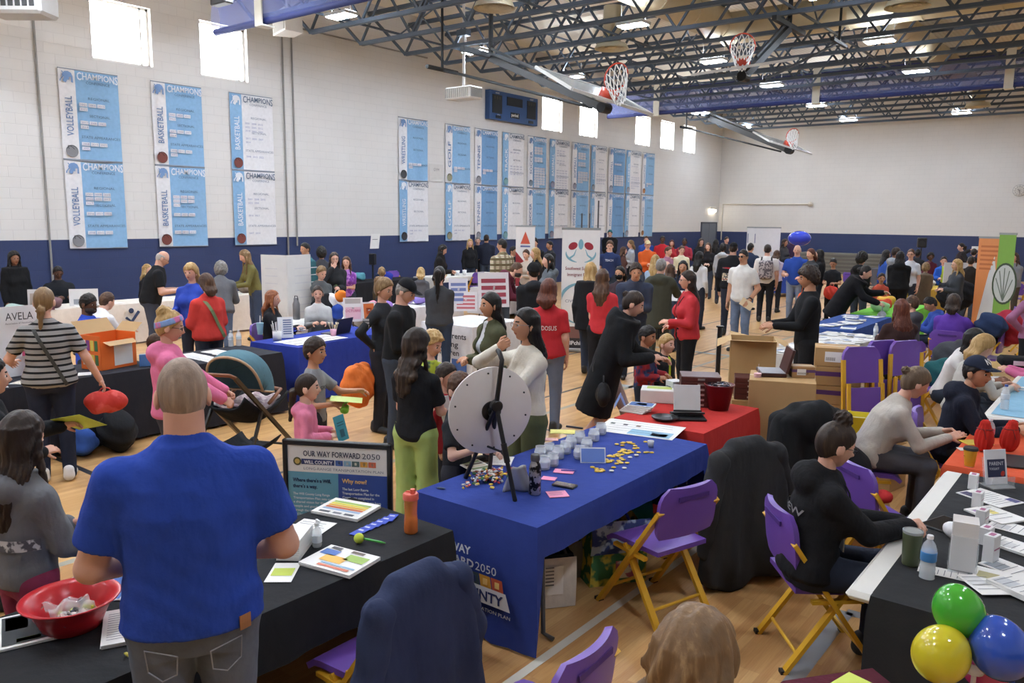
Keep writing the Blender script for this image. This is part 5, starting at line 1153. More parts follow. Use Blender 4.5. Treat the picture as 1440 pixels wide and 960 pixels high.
def carton(p, rz, w, d, h, label, col='b98c58', open_=False, tape=None, name='cardboard_box', group=None, tag_=False, band=None, cat='box'):
    t = thing(name, label, cat, p, math.radians(rz), group); C1 = plain(col, .75); m = MB()
    if open_:
        e = .006
        for lo, hi in (((-w/2, -d/2, 0), (w/2, d/2, e)), ((-w/2, -d/2, 0), (w/2, -d/2+e, h)), ((-w/2, d/2-e, 0), (w/2, d/2, h)), ((-w/2, -d/2, 0), (-w/2+e, d/2, h)), ((w/2-e, -d/2, 0), (w/2, d/2, h))): m.box(lo, hi)
    else: m.box((-w/2, -d/2, 0), (w/2, d/2, h), bev=.004)
    obj('body', m, C1, t)
    if open_:
        for sg in (-1, 1):
            m = MB(); m.add([(-w/2, sg*d/2, h), (w/2, sg*d/2, h), (w/2, sg*(d/2+d*.40), h+.05*sg*-1-.03), (-w/2, sg*(d/2+d*.40), h+.02)], [(0, 1, 2, 3)]); obj('flap', m, C1, t)
            m = MB(); m.add([(sg*w/2, -d/2, h), (sg*w/2, d/2, h), (sg*(w/2+w*.3), d/2-.02, h-.05), (sg*(w/2+w*.3), -d/2+.02, h-.08)], [(0, 1, 2, 3)]); obj('flap', m, C1, t)
    else:
        m = MB(); m.box((-w/2-.0005, -.025, h*.7), (w/2+.0005, .025, h+.001)); obj('tape', m, plain(tape or 'c9a878', .4), t)
    if band: m = MB(); m.box((-w/2-.001, -d/2-.001, h*.5), (w/2+.001, d/2+.001, h*.75)); obj('printed_band', m, plain(band, .6), t)
    if tag_: m = MB(); m.box((-w*.28, -d/2-.002, h*.25), (w*.1, -d/2, h*.8)); lb = obj('shipping_label', m, plain('e8e8e6', .5), t); m = MB(); [m.box((-w*.25+i*.012, -d/2-.003, h*.32), (-w*.25+i*.012+.005, -d/2-.0015, h*.5)) for i in range(8)]; obj('barcode', m, plain('222222'), lb)
    return t
def wp_plane(px, py, z): return G(px, py, z)
# ======================= nearest black table
p = G(102, 880, ZT); t = thing('bowl', 'big red plastic bowl holding wrapped treats on the red bowl cloth', 'bowl', p); m = MB(); R_ = .172
m.lathe([(.095, 0), (.105, .004), (.125, .05), (.15, .105), (.178, .118), (.182, .124), (.176, .126), (.146, .112), (.118, .052), (.098, .012), (0.0005, .010)], 48); obj('shell', m, plain('c81e26', .28), t, True)
t2 = thing('treat_bags', 'clear bags of wrapped treats piled in the red bowl', 'treats', p+np.array([.01, .0, .02])); t2['kind'] = 'stuff'; m = MB()
for i in range(26): a, r = random.random()*6.28, random.uniform(0, .085); m.ball((r*math.cos(a), r*math.sin(a), random.uniform(.012, .05)), (random.uniform(.012, .03), random.uniform(.012, .02), .012), 6, i % 4)
obj('wrapped_piece', m, [plain('d8d8d4', .2), plain('3a3a3c', .3), plain('a8c040', .3), plain('c8c4b8', .25)], t2)
m = MB(); m.grid(lambda u, v: ((u-.5)*.2, (v-.5)*.15, .05+.04*math.sin(u*9+v*4)*math.cos(v*7)*.6+.02*math.sin(u*23)), 18, 14); obj('clear_film', m, plain('f4f6f6', .08, alpha=.3), t2, True)
dk = [(.06, .06, .94, .94, '2c3032'), (.12, .5, .5, .9, '50606a'), (.3, .1, .7, .2, 'c8d838')]
paper(40, 885, ZT, .20, .28, 70, 'dark brochures half under the red bowl', dk, n=8, name='brochure', cat='brochure'); paper(75, 845, ZT, .2, .27, 60, 'grey and green brochure behind the red bowl', [(.05, .05, .95, .95, '6a7476'), (.1, .6, .6, .9, 'a8c060')], n=3, name='brochure', cat='brochure')
paper(135, 828, ZT, .30, .23, 42, 'blue folder lying behind the red bowl', [(.03, .03, .97, .97, '3f68b4')], n=4, name='folder', cat='folder', col='e8e8ea')
paper(190, 880, ZT, .23, .29, 62, 'stack of white forms beside the red bowl', n=12, lines=12, name='paper_stack', cat='papers')
p = G(180, 923, ZT); t = thing('sweet', 'small yellow wrapped sweet on the black cloth', 'sweet', p); m = MB(); m.ball((0, 0, .008), (.012, .008, .008), 8); m.box((-.02, -.005, .005), (-.01, .005, .01)); m.box((.01, -.005, .005), (.02, .005, .01)); obj('wrapper', m, plain('d8c840', .3), t, True)
paper(398, 805, ZT, .12, .2, 40, 'small lime leaflet at the blue polo man’s elbow', [(.1, .3, .9, .7, 'b8c840')], n=2)
t = paper(415, 775, ZT, .11, .22, 35, 'tall stack of white pamphlets by the sanitizer bottle', n=80, name='paper_stack', cat='papers')
paper(432, 745, ZT, .2, .26, 20, 'white sheets spread behind the sanitizer bottle', n=2, lines=8)
RB = ['9ab8d8', 'd8704c', 'e8b040', 'e8dc50', 'a0c060']
paper(487, 718, ZT, .30, .23, 15, 'stack of rainbow striped flyers by the framed sign', rowcol(5, RB, .25, .85)+[(.12, .06, .35, .16, '555a60'), (.42, .06, .6, .16, '7a7f88'), (.66, .06, .86, .16, '4a4e58')], n=14, name='flyer_stack', cat='flyers')
paper(478, 791, ZT, .30, .23, 10, 'stack of colourful map flyers beside the navy jacket', [(.05, .55, .35, .8, '3f68b4'), (.2, .3, .62, .58, 'e8b040'), (.55, .5, .93, .78, '98bc50'), (.3, .08, .9, .16, 'd87050'), (.3, .2, .95, .26, '88b0d0'), (.1, .84, .3, .95, '4a4a4c'), (.5, .84, .75, .95, '6a5c50')], n=14, name='flyer_stack', cat='flyers')
for i in range(6): paper(505+9*i, 748-4*i, ZT+.001*i, .05, .10, 10+i*3, 'glossy blue sample packets in a row on the black cloth', [(.2, .6, .8, .75, 'c8d0f0')], n=3, name='sample_packet', cat='packet', col='2a48c8', group='blue sample packets')
p = G(505, 763, ZT); t = thing('ball_pen', 'green pen with a lime tennis ball end', 'pen', p+np.array([0, 0, .024]), .55); m = MB(); m.ball((0, 0, 0), .026, 18); obj('ball_end', m, plain('c6d83a', .7), t, True); m = MB(); m.tube([(.02, 0, 0), (.11, 0, -.014), (.135, 0, -.018)], [.006, .006, .003], 10); obj('barrel', m, plain('3ea83c', .35), t, True)
p = G(446, 768, ZT); t = thing('sanitizer_bottle', 'clear pump bottle of hand sanitizer on the red bowl cloth', 'bottle', p); m = MB(); m.lathe([(.021, 0), (.024, .01), (.024, .07), (.02, .085), (.009, .098), (.009, .11)], 20); obj('body', m, plain('eef2f0', .08, alpha=.45), t, True); m = MB(); m.lathe([(.012, .108), (.012, .122), (.005, .126), (.005, .14), (0.0005, .141)], 12); m.bar((0, 0, .138), (.028, 0, .133), .008, .008); obj('pump', m, plain('e4e6e4', .3), t, auto=40); m = MB(); m.lathe([(.0245, .025), (.0245, .06)], 20); obj('wrap_label', m, plain('d4dce0', .4), t)
p = G(578, 748, ZT); t = thing('shaker_bottle', 'orange see-through shaker bottle with coral lid at the table end', 'bottle', p); m = MB(); m.lathe([(.034, 0), (.037, .008), (.036, .06), (.033, .11), (.036, .17), (.039, .185)], 28); obj('body', m, plain('f0803c', .08, alpha=.6), t, True); m = MB(); m.lathe([(.032, .006), (.0335, .01), (.033, .075), (0.0005, .076)], 20); obj('drink', m, plain('f08a30', .1, alpha=.8), t, auto=40)
m = MB(); m.lathe([(.041, .18), (.041, .205), (.036, .212), (0.0005, .213)], 28); m.lathe([(.014, .21), (.013, .235), (0.0005, .236)], 14, 0, Matrix.Translation((.014, 0, 0))); m.bar((-.03, 0, .212), (.03, 0, .222), .012, .01); obj('lid', m, plain('e8604c', .4), t, auto=40)
# framed poster sign standing behind the table
L_, R_ = GD(398, 622, 4.72), GD(551, 618, 4.62); ux = (R_-L_)/np.linalg.norm(R_-L_); W_ = float(np.linalg.norm(R_-L_)); cc = (L_+R_)/2; H_ = .76
t = thing('poster_stand', 'black framed poster stand about the transportation plan behind the table', 'sign', (cc[0], cc[1], 0), math.atan2(ux[1], ux[0])); zt = float(cc[2]); FR = plain('1d1e20', .3)
m = MB()
for lo, hi in (((-W_/2, -.018, zt-.035), (W_/2, .018, zt)), ((-W_/2, -.018, zt-H_), (W_/2, .018, zt-H_+.035)), ((-W_/2, -.018, zt-H_), (-W_/2+.03, .018, zt)), ((W_/2-.03, -.018, zt-H_), (W_/2, .018, zt))): m.box(lo, hi, bev=.006)
fr = obj('frame', m, FR, t); m = MB(); m.tube([(0, 0, .02), (0, 0, zt-H_+.02)], .02, 12); m.lathe([(.2, 0), (.2, .012), (.03, .03), (0.0005, .03)], 28); obj('base', m, plain('3a3b3d', .4, .5), t, auto=40)
w2 = W_/2-.03; m = MB(); m.box((-w2, -.006, zt-H_+.03), (w2, .01, zt-.03)); ps = obj('poster', m, plain('e6e6e4', .35), t)
def on_poster(bl, nm, col):
    m = MB(); [m.add([(a*w2, -.0075, zt-b), (c*w2, -.0075, zt-b), (c*w2, -.0075, zt-d), (a*w2, -.0075, zt-d)], [(3, 2, 1, 0)]) for a, b, c, d in bl]; obj(nm, m, plain(col, .4), ps)
on_poster([(-1, .2, 0.02, H_-.03)], 'teal_panel', '5fa3bc'); on_poster([(.02, .2, 1, H_-.03)], 'blue_panel', '3553a8'); on_poster([(-.72, .118, -.05, .152)], 'navy_band', '2c3a70')
for k, c in enumerate(('3f62b0', '86b0cc', '4a6468', 'e0a040', 'd86848')): on_poster([(-.03+.165*k, .118, .12+.165*k, .152)], 'icon_tile', c); on_poster([(.025+.165*k, .126, .07+.165*k, .143)], 'icon', 'e8e4d0')
m = MB(); m.lathe([(0, .0005), (.026, .0)], 20, 0, Matrix.Translation((-.80*w2, -.0085, zt-.135))@Matrix.Rotation(PI/2, 4, 'X')); m.lathe([(0, .0012), (.016, .0008)], 16, 1, Matrix.Translation((-.80*w2, -.0085, zt-.135))@Matrix.Rotation(PI/2, 4, 'X')); obj('county_seal', m, [plain('5a5838', .5), plain('c8a850', .5)], ps)
X, UZ = (1, 0, 0), (0, 0, 1); m = MB(); letters(m, 'OUR WAY FORWARD', (-.68*w2, -.0076, zt-.10), X, UZ, height=.034, width=1.15*w2, align='LEFT', bold=.02); letters(m, '2050', (.5*w2, -.0076, zt-.10), X, UZ, height=.034, width=.36*w2, align='LEFT'); obj('title_lettering', m, plain('3a4258', .5), ps)
m = MB(); letters(m, 'WILL COUNTY', (-.66*w2, -.0082, zt-.146), X, UZ, height=.02, width=.58*w2, align='LEFT', bold=.03); obj('county_lettering', m, plain('e8e8ee', .5), ps); m = MB(); letters(m, 'LONG-RANGE TRANSPORTATION PLAN', (-.68*w2, -.0076, zt-.185), X, UZ, height=.016, width=1.6*w2, align='LEFT'); obj('plan_lettering', m, plain('6a7288', .5), ps)
m = MB(); letters(m, "Where there's a Will,", (-.9*w2, -.0082, zt-.262), X, UZ, width=.78*w2, height=.022, align='LEFT', bold=.03); letters(m, 'there’s a way.', (-.9*w2, -.0082, zt-.30), X, UZ, width=.5*w2, height=.022, align='LEFT', bold=.03); obj('heading_lettering', m, plain('23365c', .5), ps)
m = MB()
for k, s_ in enumerate(('The Will County Long Range', 'Transportation Plan sets out', 'a shared vision for the ways', 'people and goods will travel', 'through the County by 2050', 'and how we plan to get there', 'with your help.')): letters(m, s_, (-.9*w2, -.0082, zt-.345-.026*k), X, UZ, width=.8*w2*len(s_)/28, height=.014, align='LEFT', bold=.02)
for k, s_ in enumerate(('The last Long Range', 'Transportation Plan for the', 'County was completed in', '2017. Since then, there have', 'been many changes - from', 'where we live to how we travel', 'and what is yet to be changing')): letters(m, s_, (.1*w2, -.0082, zt-.30-.026*k), X, UZ, width=.8*w2*len(s_)/29, height=.015, align='LEFT', bold=.03)
obj('body_lettering', m, plain('d8e4ea', .5), ps); m = MB(); letters(m, 'Why now?', (.1*w2, -.0082, zt-.255), X, UZ, width=.5*w2, height=.026, align='LEFT', bold=.03); obj('question_lettering', m, plain('e8b868', .5), ps)
# ======================= prize wheel table
hb = GD(690, 577, 4.62); nv = Vector((-.80, .42, .06)).normalized()      # the painted face looks to the public side
t = thing('prize_wheel', 'white prize wheel seen from behind on a black tripod stand', 'prize wheel', (hb[0], hb[1], ZT)); O_ = np.array([hb[0], hb[1], ZT]); hz = float(hb[2]-ZT)
q = nv.to_track_quat('Z', 'Y').to_matrix().to_4x4(); M = Matrix.Translation((0, 0, hz))@q; Rw = .265
m = MB(); m.lathe([(0.0005, -.006), (Rw-.004, -.006), (Rw, -.003), (Rw, .004), (Rw-.004, .006)], 64, 0, M); disc = obj('disc', m, plain('e6e2e0', .45), t, auto=40)
m = MB(); k_ = 12
for i in range(k_): a0, a1 = 2*PI*i/k_, 2*PI*(i+1)/k_; m.add([M@Vector((0, 0, .0075))]+[M@Vector(((Rw-.012)*math.cos(a0+(a1-a0)*j/6), (Rw-.012)*math.sin(a0+(a1-a0)*j/6), .0075)) for j in range(7)], [tuple(range(8))], i % 4)
obj('painted_face', m, [plain(c, .5) for c in ('d84838', 'e8c040', '3f7cc0', '5aa850')], disc)
for i in range(10): a = 2*PI*i/10+.2; m = MB(); m.lathe([(0.0005, -.012), (.005, -.011), (.006, -.006)], 8, 0, M@Matrix.Translation(((Rw-.035)*math.cos(a), (Rw-.035)*math.sin(a), 0))); obj('peg_nut', m, plain('2a2a2c', .4, .5), disc)
m = MB(); m.lathe([(0.0005, -.05), (.026, -.048), (.03, -.02), (.06, -.018), (.06, -.007), (0.0005, -.007)], 28, 0, M); obj('hub', m, plain('1a1b1d', .35), t, auto=40); m = MB(); m.lathe([(0.0005, -.062), (.011, -.06), (.012, -.05)], 12, 0, M); obj('axle_bolt', m, plain('b8b8ba', .25, .9), t, auto=40)
bk = Vector((hb[0], hb[1], 0))-nv*.07; J = Vector((0, 0, hz))-nv*.075
def LP(px, py, z): return Vector(G(px, py, z)-O_)
m_j = LP(697, 577, ZT+hz); BLKM = plain('1b1c1e', .4); clamp = J+Vector((.02, -.02, .055))
m = MB(); m.lathe([(.03, -.02), (.036, -.015), (.036, .015), (.03, .02)], 20, 0, Matrix.Translation(clamp)@q); obj('clamp', m, BLKM, t, auto=40)
m = MB(); tp = Vector(GD(706, 506, 4.5)-O_); m.tube([clamp, clamp+(tp-clamp)*.75, tp, tp+Vector((-.035, .02, .035)), tp+Vector((-.06, .035, .045))], .0145, 10); obj('pointer_arm', m, BLKM, t, auto=60)
for a, b in (((655, 672), 0), ((724, 704), 0), ((688, 667), 0)):
    f_ = LP(a[0], a[1], ZT); f_.z = .006; m = MB(); m.tube([clamp, f_], .0135, 10); m.tube([clamp+(f_-clamp)*.40, clamp+(f_-clamp)*.60], .018, 10); m.ball(f_, .014, 8); obj('leg', m, BLKM, t, auto=50)
m = MB(); l1, l2 = LP(655, 672, ZT), LP(724, 704, ZT); c1 = clamp+(Vector((l1.x, l1.y, 0))-clamp)*.5; c2 = clamp+(Vector((l2.x, l2.y, 0))-clamp)*.5; m.tube([c1, c2], .007, 8); obj('spreader', m, BLKM, t)
# heap of wrapped candies (too many to count)
p = G(690, 673, ZT); m = MB(); cols = ['c83030', 'e8e4de', '2a6a3c', 'e8c040', '3858a8', '7a3a20', 'd87830', 'c8c8cc']
for i in range(330):
    a, r = random.random()*6.28, abs(random.gauss(0, 1)); x, y = r*.065*math.cos(a), r*.10*math.sin(a)
    if abs(x) > .19 or abs(y) > .27: continue
    zz = .008+max(0, .045-.16*math.hypot(x, y))*random.random(); M_ = Matrix.Translation((x, y, zz))@Matrix.Rotation(random.random()*6, 4, 'Z')@Matrix.Rotation(random.uniform(-.4, .4), 4, 'X')
    s_ = random.uniform(.8, 1.2); m.box((-.011*s_, -.007*s_, -.005), (.011*s_, .007*s_, .006), i % 8, M_, bev=.003)
o = link('candy_heap', raw_mesh('candy_heap', m.v, m.f, [plain(c, .3) for c in cols], m.m, False)); o.location = p; tag(o, 'heap of small wrapped candies under the prize wheel stand', 'candies', kind='stuff')
p = G(620, 687, ZT); t = thing('candy_bar', 'tiny wrapped candy bar at the corner of the blue cloth', 'candy', p, .3); m = MB(); m.box((-.02, -.009, 0), (.02, .009, .009), bev=.003); m.box((-.027, -.007, .003), (-.02, .007, .006)); m.box((.02, -.007, .003), (.027, .007, .006)); obj('wrapper', m, plain('3a4a68', .3), t)
p = G(752, 694, ZT); t = thing('steel_bottle', 'dark patterned steel bottle behind the wheel stand', 'bottle', p); m = MB(); m.lathe([(.032, 0), (.036, .006), (.036, .155), (.030, .182), (.023, .195), (.023, .205)], 28); mm, nt, b = new_mat('marbled steel'); v = coords(nt); nt.links.new(ramp(nt, noise_tex(nt, v, 26, 2), [(.47, lin('18181a')), (.53, lin('b8b8ba'))]), b.inputs['Base Color']); b.inputs['Metallic'].default_value = .6; b.inputs['Roughness'].default_value = .3; obj('body', m, mm, t, True); m = MB(); m.lathe([(.027, .203), (.028, .21), (.028, .235), (.024, .242), (0.0005, .242)], 20); obj('lid', m, plain('6c6e70', .35, .6), t, auto=40)
p = G(728, 690, ZT); t = thing('folded_bag', 'crumpled silver foil bag propped behind the wheel stand', 'bag', p, .9); m = MB(); m.grid(lambda u, v: (-.09+.18*u*(1-.55*v)+.05*v, .02*math.sin(u*6+v*3)-.03*v, .16*v), 10, 10, 0, .012); obj('pouch', m, plain('b4b6ba', .35, .3), t, True)
paper(668, 655, ZT, .16, .22, 70, 'patterned leaflets spread behind the candies', rowcol(4, ['7a8a60', 'c8b8a0', '5a4a40'], .1, .9), n=5); paper(705, 648, ZT, .15, .2, 30, 'white leaflet behind the wheel stand', n=3, lines=6)
for (px, py, w_, h_, r_, lab, x_) in ((793, 663, .13, .08, 25, 'pink card with a blue pen on it', 0), (772, 673, .09, .065, 20, 'small pink card half behind the steel bottle', 0), (784, 695, .12, .105, 50, 'pink card by the front edge of the blue cloth', 1), (775, 618, .10, .07, 40, 'pale pink card behind the glass jars', 0)): paper(px, py, ZT, w_, h_, r_, lab, n=3, col='f08cb4' if py > 630 else 'f0b4b0', lines=3 if x_ else 0, name='note_card', cat='card')
paper(792, 607, ZT, .2, .12, 35, 'yellow envelope at the back of the blue table', [(.1, .1, .9, .9, 'e8e070')], n=2, col='e8e070', name='envelope', cat='envelope')
p = G(800, 662, ZT+.006); t = thing('pen', 'blue pen lying on the pink card', 'pen', p, .55); m = MB(); m.tube([(-.05, 0, .004), (.03, 0, .004), (.05, 0, .004)], [.0042, .0042, .002], 8); obj('barrel', m, plain('3040b0', .3), t, True)
p = G(794, 683, ZT); t = thing('phone', 'phone in a black case on the blue cloth', 'phone', p, .15); m = MB(); m.box((-.075, -.037, 0), (.075, .037, .011), bev=.006); obj('case', m, plain('15161a', .35), t); m = MB(); m.box((-.068, -.031, .011), (.068, .031, .0118)); obj('screen', m, plain('4a2a22', .1), t)
jp = [(760, 640), (772, 636), (785, 640), (795, 633), (777, 650), (803, 625), (815, 618), (825, 628), (835, 615), (845, 606), (765, 655), (815, 640)]
j0 = None
for px, py in jp:
    p = G(px, py+4, ZT)
    if j0 is None:
        j0 = thing('glass_jar', 'empty clear glass jar in the row along the back of the blue table', 'jar', p, 0, 'glass jars on the blue table'); m = MB(); m.lathe([(.036, 0), (.041, .006), (.041, .06), (.034, .075), (.036, .085), (.034, .085), (.032, .075), (.038, .06), (.038, .008), (0.0005, .006)], 24); obj('glass', m, plain('f4f8fa', .05, alpha=.36), j0, True); m = MB(); m.lathe([(.0415, .02), (.0415, .05)], 12); m.v = [v for v in m.v]; m.grid(lambda u, v: (.0422*math.sin(-1+2*u), -.0422*math.cos(-1+2*u), .018+.034*v), 8, 2); m.f = m.f[13:]; m.m = m.m[13:]; obj('jar_label', m, plain('c8ccd4', .5), j0, True)
    else: dup(j0, p, random.uniform(-.5, .5))
p = G(818, 640, ZT); t = thing('tent_card', 'blue folded tent card standing among the jars', 'card', G(833, 648, ZT), math.radians(38)); m = MB(); m.add([(-.085, -.045, 0), (.085, -.045, 0), (.085, 0, .095), (-.085, 0, .095), (-.085, .045, 0), (.085, .045, 0)], [(0, 1, 2, 3), (3, 2, 5, 4)]); obj('folded_card', m, plain('e6e8ee', .5), t); m = MB(); m.add([(-.078, -.0435, .006), (.078, -.0435, .006), (.078, -.0045, .088), (-.078, -.0045, .088)], [(0, 1, 2, 3)]); m.v = [(x, y-.0015, z) for x, y, z in m.v]; obj('blue_print', m, plain('5b7fd0', .5), t)
b0 = None
for i in range(62):
    if i < 24: u, v = random.random(), random.random(); px, py = 865+52*u+6*v, 621+16*v
    elif i < 30: px, py = random.uniform(870, 895), random.uniform(634, 640)
    else: u, v = random.random(), random.random(); px, py = 832+46*u+12*v-6, 644+18*v-14*u+4
    p = G(px, py, ZT+.001*(i % 3))
    if b0 is None: b0 = thing('button_badge', 'yellow round badge scattered on the blue cloth', 'badge', p, 0, 'yellow badges on the blue cloth'); m = MB(); m.lathe([(.015, 0), (.0165, .002), (.015, .0045), (0.0005, .0055)], 14); obj('face', m, plain('e0b830', .3, .2), b0, True)
    else: o = dup(b0, p, random.random()*6)
for i, (px, py) in enumerate(((878, 658), (886, 643), (860, 662), (895, 640), (848, 640))): p = G(px, py, ZT+.004); t = thing('button_badge', 'white round badge lying among the yellow ones', 'badge', p, 0, 'white badges on the blue cloth'); m = MB(); m.lathe([(.015, 0), (.0165, .002), (.015, .0045), (0.0005, .0055)], 14); obj('face', m, plain('d8d6cc', .3), t, True)
paper(900, 603, ZT, .62, .42, 12, 'large printed sheet covering the far end of the blue table', [(.42, .05, .95, .42, '86b8d4'), (.7, .1, .9, .3, '3c5ca0'), (.08, .6, .14, .7, '4a5a50'), (.25, .6, .31, .7, '3a3a40'), (.42, .6, .48, .7, '6a5a44')], n=2, lines=5, name='printed_sheet', cat='sheet')
p = G(915, 628, ZT); t = thing('paper_cup', 'small pale plastic cup at the end of the blue table', 'cup', p); m = MB(); m.lathe([(.018, 0), (.024, .045), (.023, .045), (.017, .003), (0.0005, .003)], 18); obj('cup_wall', m, plain('e2e4e8', .3, trans=.3), t, True)
p = G(808, 602, ZT); t = thing('marker', 'navy marker pen at the back of the blue table', 'pen', p, .2); m = MB(); m.tube([(-.07, 0, .008), (.07, 0, .008)], .008, 10); obj('barrel', m, plain('22263c', .4), t, auto=40)
# ======================= bags under the blue table
def tote(p, rz, w, d, h, col, label, sag=.0, mats=None, front=None, handles=True, ph=0, hcol='1c1c1e'):
    t = thing('tote_bag', label, 'bag', p, math.radians(rz)); m = MB(); per = [(-1, -1), (1, -1), (1, 1), (-1, 1)]
    def wl(u, v):
        k = int(u*4) % 4; f = u*4-int(u*4); a, b = per[k], per[(k+1) % 4]; x = a[0]+(b[0]-a[0])*f; y = a[1]+(b[1]-a[1])*f; s_ = 1-.10*v+.06*math.sin(u*19+v*5+ph)*v
        return (x*w/2*s_, y*d/2*s_*(1+.15*math.sin(v*3)), h*v-sag*v*(.5+.5*math.sin(u*11+ph)))
    m.grid(wl, 40, 10); m.add([(-w/2, -d/2, .002), (w/2, -d/2, .002), (w/2, d/2, .002), (-w/2, d/2, .002)], [(0, 1, 2, 3)]); obj('bag_body', m, mats or fabric(col, wr=.5), t, True)
    if handles:
        for sy in (-1, 1): m = MB(); m.tube([(-.09, sy*d*.44, h*.8), (-.085, sy*d*.42, h), (-.05, sy*d*.3, h+.10), (.05, sy*d*.3, h+.09), (.085, sy*d*.42, h), (.09, sy*d*.44, h*.8)], .011, 6); obj('handle', m, plain(hcol, .6), t, True)
    if front: front(t, w, d, h)
    return t
def tag_front(t, w, d, h):
    m = MB(); m.grid(lambda u, v: ((u-.5)*w*.98, -d/2*(1.06)-.004-.01*math.sin(v*3), .005+(h-.02)*v), 8, 8); f_ = obj('front_panel', m, fabric('d6d0c8', wr=.3), t, True); m = MB(); m.grid(lambda u, v: ((u-.6)*w*.5, -d/2*1.06-.014-.01*math.sin(.9+v), .10+(h-.16)*v), 4, 6); pk = obj('clear_pocket', m, plain('e8e6e2', .15), f_, True); m = MB()
    for k in range(6): m.box((-w*.18, -d/2*1.06-.0255, .16+.022*k), (w*.0, -d/2*1.06-.0245, .168+.022*k))
    obj('card_print', m, plain('6a6a70', .6), f_)
p = G(775, 850, 0); tote((p[0]-.05, p[1]+.03, 0), 52, .30, .20, .34, '1e2023', 'black and white tote bag at the leg of the blue table', front=tag_front)
p = G(815, 815, 0); tote((p[0]-.12, p[1]+.08, 0), 60, .30, .22, .27, '8d8676', 'grey canvas tote sagging behind the black and white one', sag=.06, ph=2)
fm = fabric('d8c040', wr=.4, stripe=('blotch', '3f7a4a', 11, 0)); p = G(868, 822, 0)
def floral_top(t, w, d, h):
    m = MB(); m.grid(lambda u, v: ((u-.5)*w*1.02, -d/2*1.0-.012-.02*math.sin(v*3)-.012*u, h*.55+h*.55*v), 8, 6); obj('upper_band', m, fabric('a8bcd8', wr=.4, stripe=('blotch', '3a4a88', 16, 0)), t, True); m = MB(); m.grid(lambda u, v: ((u-.5)*w*.4+.05, -d/2*1.06-.016, .05+h*.3*v), 4, 4); obj('flower_patch', m, fabric('c86a7a', wr=.3, stripe=('blotch', 'e8e0c8', 18, 0)), t, True)
tote((p[0]-.10, p[1]+.08, 0), 55, .40, .24, .40, 'd8c040', 'flowery yellow shopping bag under the blue table', mats=fm, front=floral_top, hcol='2a3a7a')
p = G(835, 740, .2); tote((p[0]-.2, p[1], 0), 62, .28, .2, .38, '6a6c70', 'dark grey bag with black straps under the middle of the blue table', ph=3)
t = tote((-2.72, 4.92, 0), 40, .26, .2, .42, '1d6a72', 'teal bag at the far leg of the blue table'); tote((-2.9, 5.14, 0), 20, .24, .16, .5, 'b08a5c', 'brown paper bag beyond the teal one'); tote((-2.9, 4.45, 0), 60, .3, .2, .34, 'b09068', 'tan tote deep under the blue table', sag=.03)
# ======================= red table and cartons
p = G(893, 578, ZT); 
for k in range(5): paper(0, 0, 0, .22, .16, 8+k*4-8, 'small picture books piled on the red cloth', [(.05, .1, .95, .9, ['3c5890', 'b83a3a', '2a3a6a', 'c8c8cc', '486aa8'][k]), (.3, .3, .7, .7, 'd8d4cc')], n=9, name='booklet', cat='booklet', group='booklets piled on the red cloth', at=(p[0]+.01*k, p[1]+.01*k, ZT+.012*k), col='e0dfda')
p = G(872, 572, ZT); t = thing('tent_card', 'blue and pink folded card at the corner of the red table', 'card', p, math.radians(120)); m = MB(); m.add([(-.10, -.05, 0), (.10, -.05, 0), (.10, 0, .11), (-.10, 0, .11), (-.10, .05, 0), (.10, .05, 0)], [(0, 1, 2, 3), (3, 2, 5, 4)]); obj('folded_card', m, plain('6d90d6', .5), t)
p = G(925, 563, ZT); t = thing('magazine_stack', 'white block of magazines with a lime cover on the red table', 'magazines', p, math.radians(25)); m = MB(); m.box((-.15, -.11, 0), (.15, .11, .11), bev=.004); obj('pages', m, plain('dcdad4', .6), t); m = MB(); m.box((-.149, -.109, .11), (.149, .109, .112)); cv = obj('cover', m, plain('dfe0dc', .5), t); m = MB(); m.box((-.1, -.02, .112), (.12, .09, .1125)); obj('cover_picture', m, plain('b4c848', .5), cv)
p = G(948, 560, ZT); t = thing('display_box', 'white printed display box of leaflets on the red table', 'box', p, math.radians(-30)); m = MB(); m.box((-.06, -.06, 0), (.06, .06, .17), bev=.004); obj('case', m, plain('d0d2d4', .5), t); m = MB(); [m.box((-.045, -.062, .03+.02*k), (.03, -.0602, .04+.02*k)) for k in range(5)]; obj('print', m, plain('5a6068', .6), t)
p = G(967, 588, ZT); t = thing('tablet_stand', 'white panel on a black stand seen from behind on the red table', 'display stand', p, math.radians(35)); m = MB(); M_ = Matrix.Translation((0, .03, .0))@Matrix.Rotation(-.30, 4, 'X'); m.box((-.11, -.006, .02), (.11, .006, .27), 0, M_, bev=.004); obj('panel', m, plain('c9c7c6', .4), t); m = MB(); m.box((-.14, -.10, 0), (.14, .08, .018), bev=.006); m.box((-.115, -.03, .018), (.115, -.012, .06), 0, M_); obj('stand_base', m, plain('18191b', .35), t); m = MB(); m.tube([(-.13, .07, .03), (-.13, -.02, .05), (.13, -.02, .05), (.13, .07, .03)], .01, 8); obj('lip_rail', m, plain('18191b', .35), t, auto=60)
p = G(915, 582, ZT); t = thing('gift_basket', 'low black tray beside the booklets', 'tray', G(935, 590, ZT), math.radians(30)); m = MB(); m.lathe([(.08, 0), (.11, .02), (.11, .028), (.078, .008), (0.0005, .006)], 28); obj('tray_shell', m, plain('1c1d20', .35), t, auto=50)
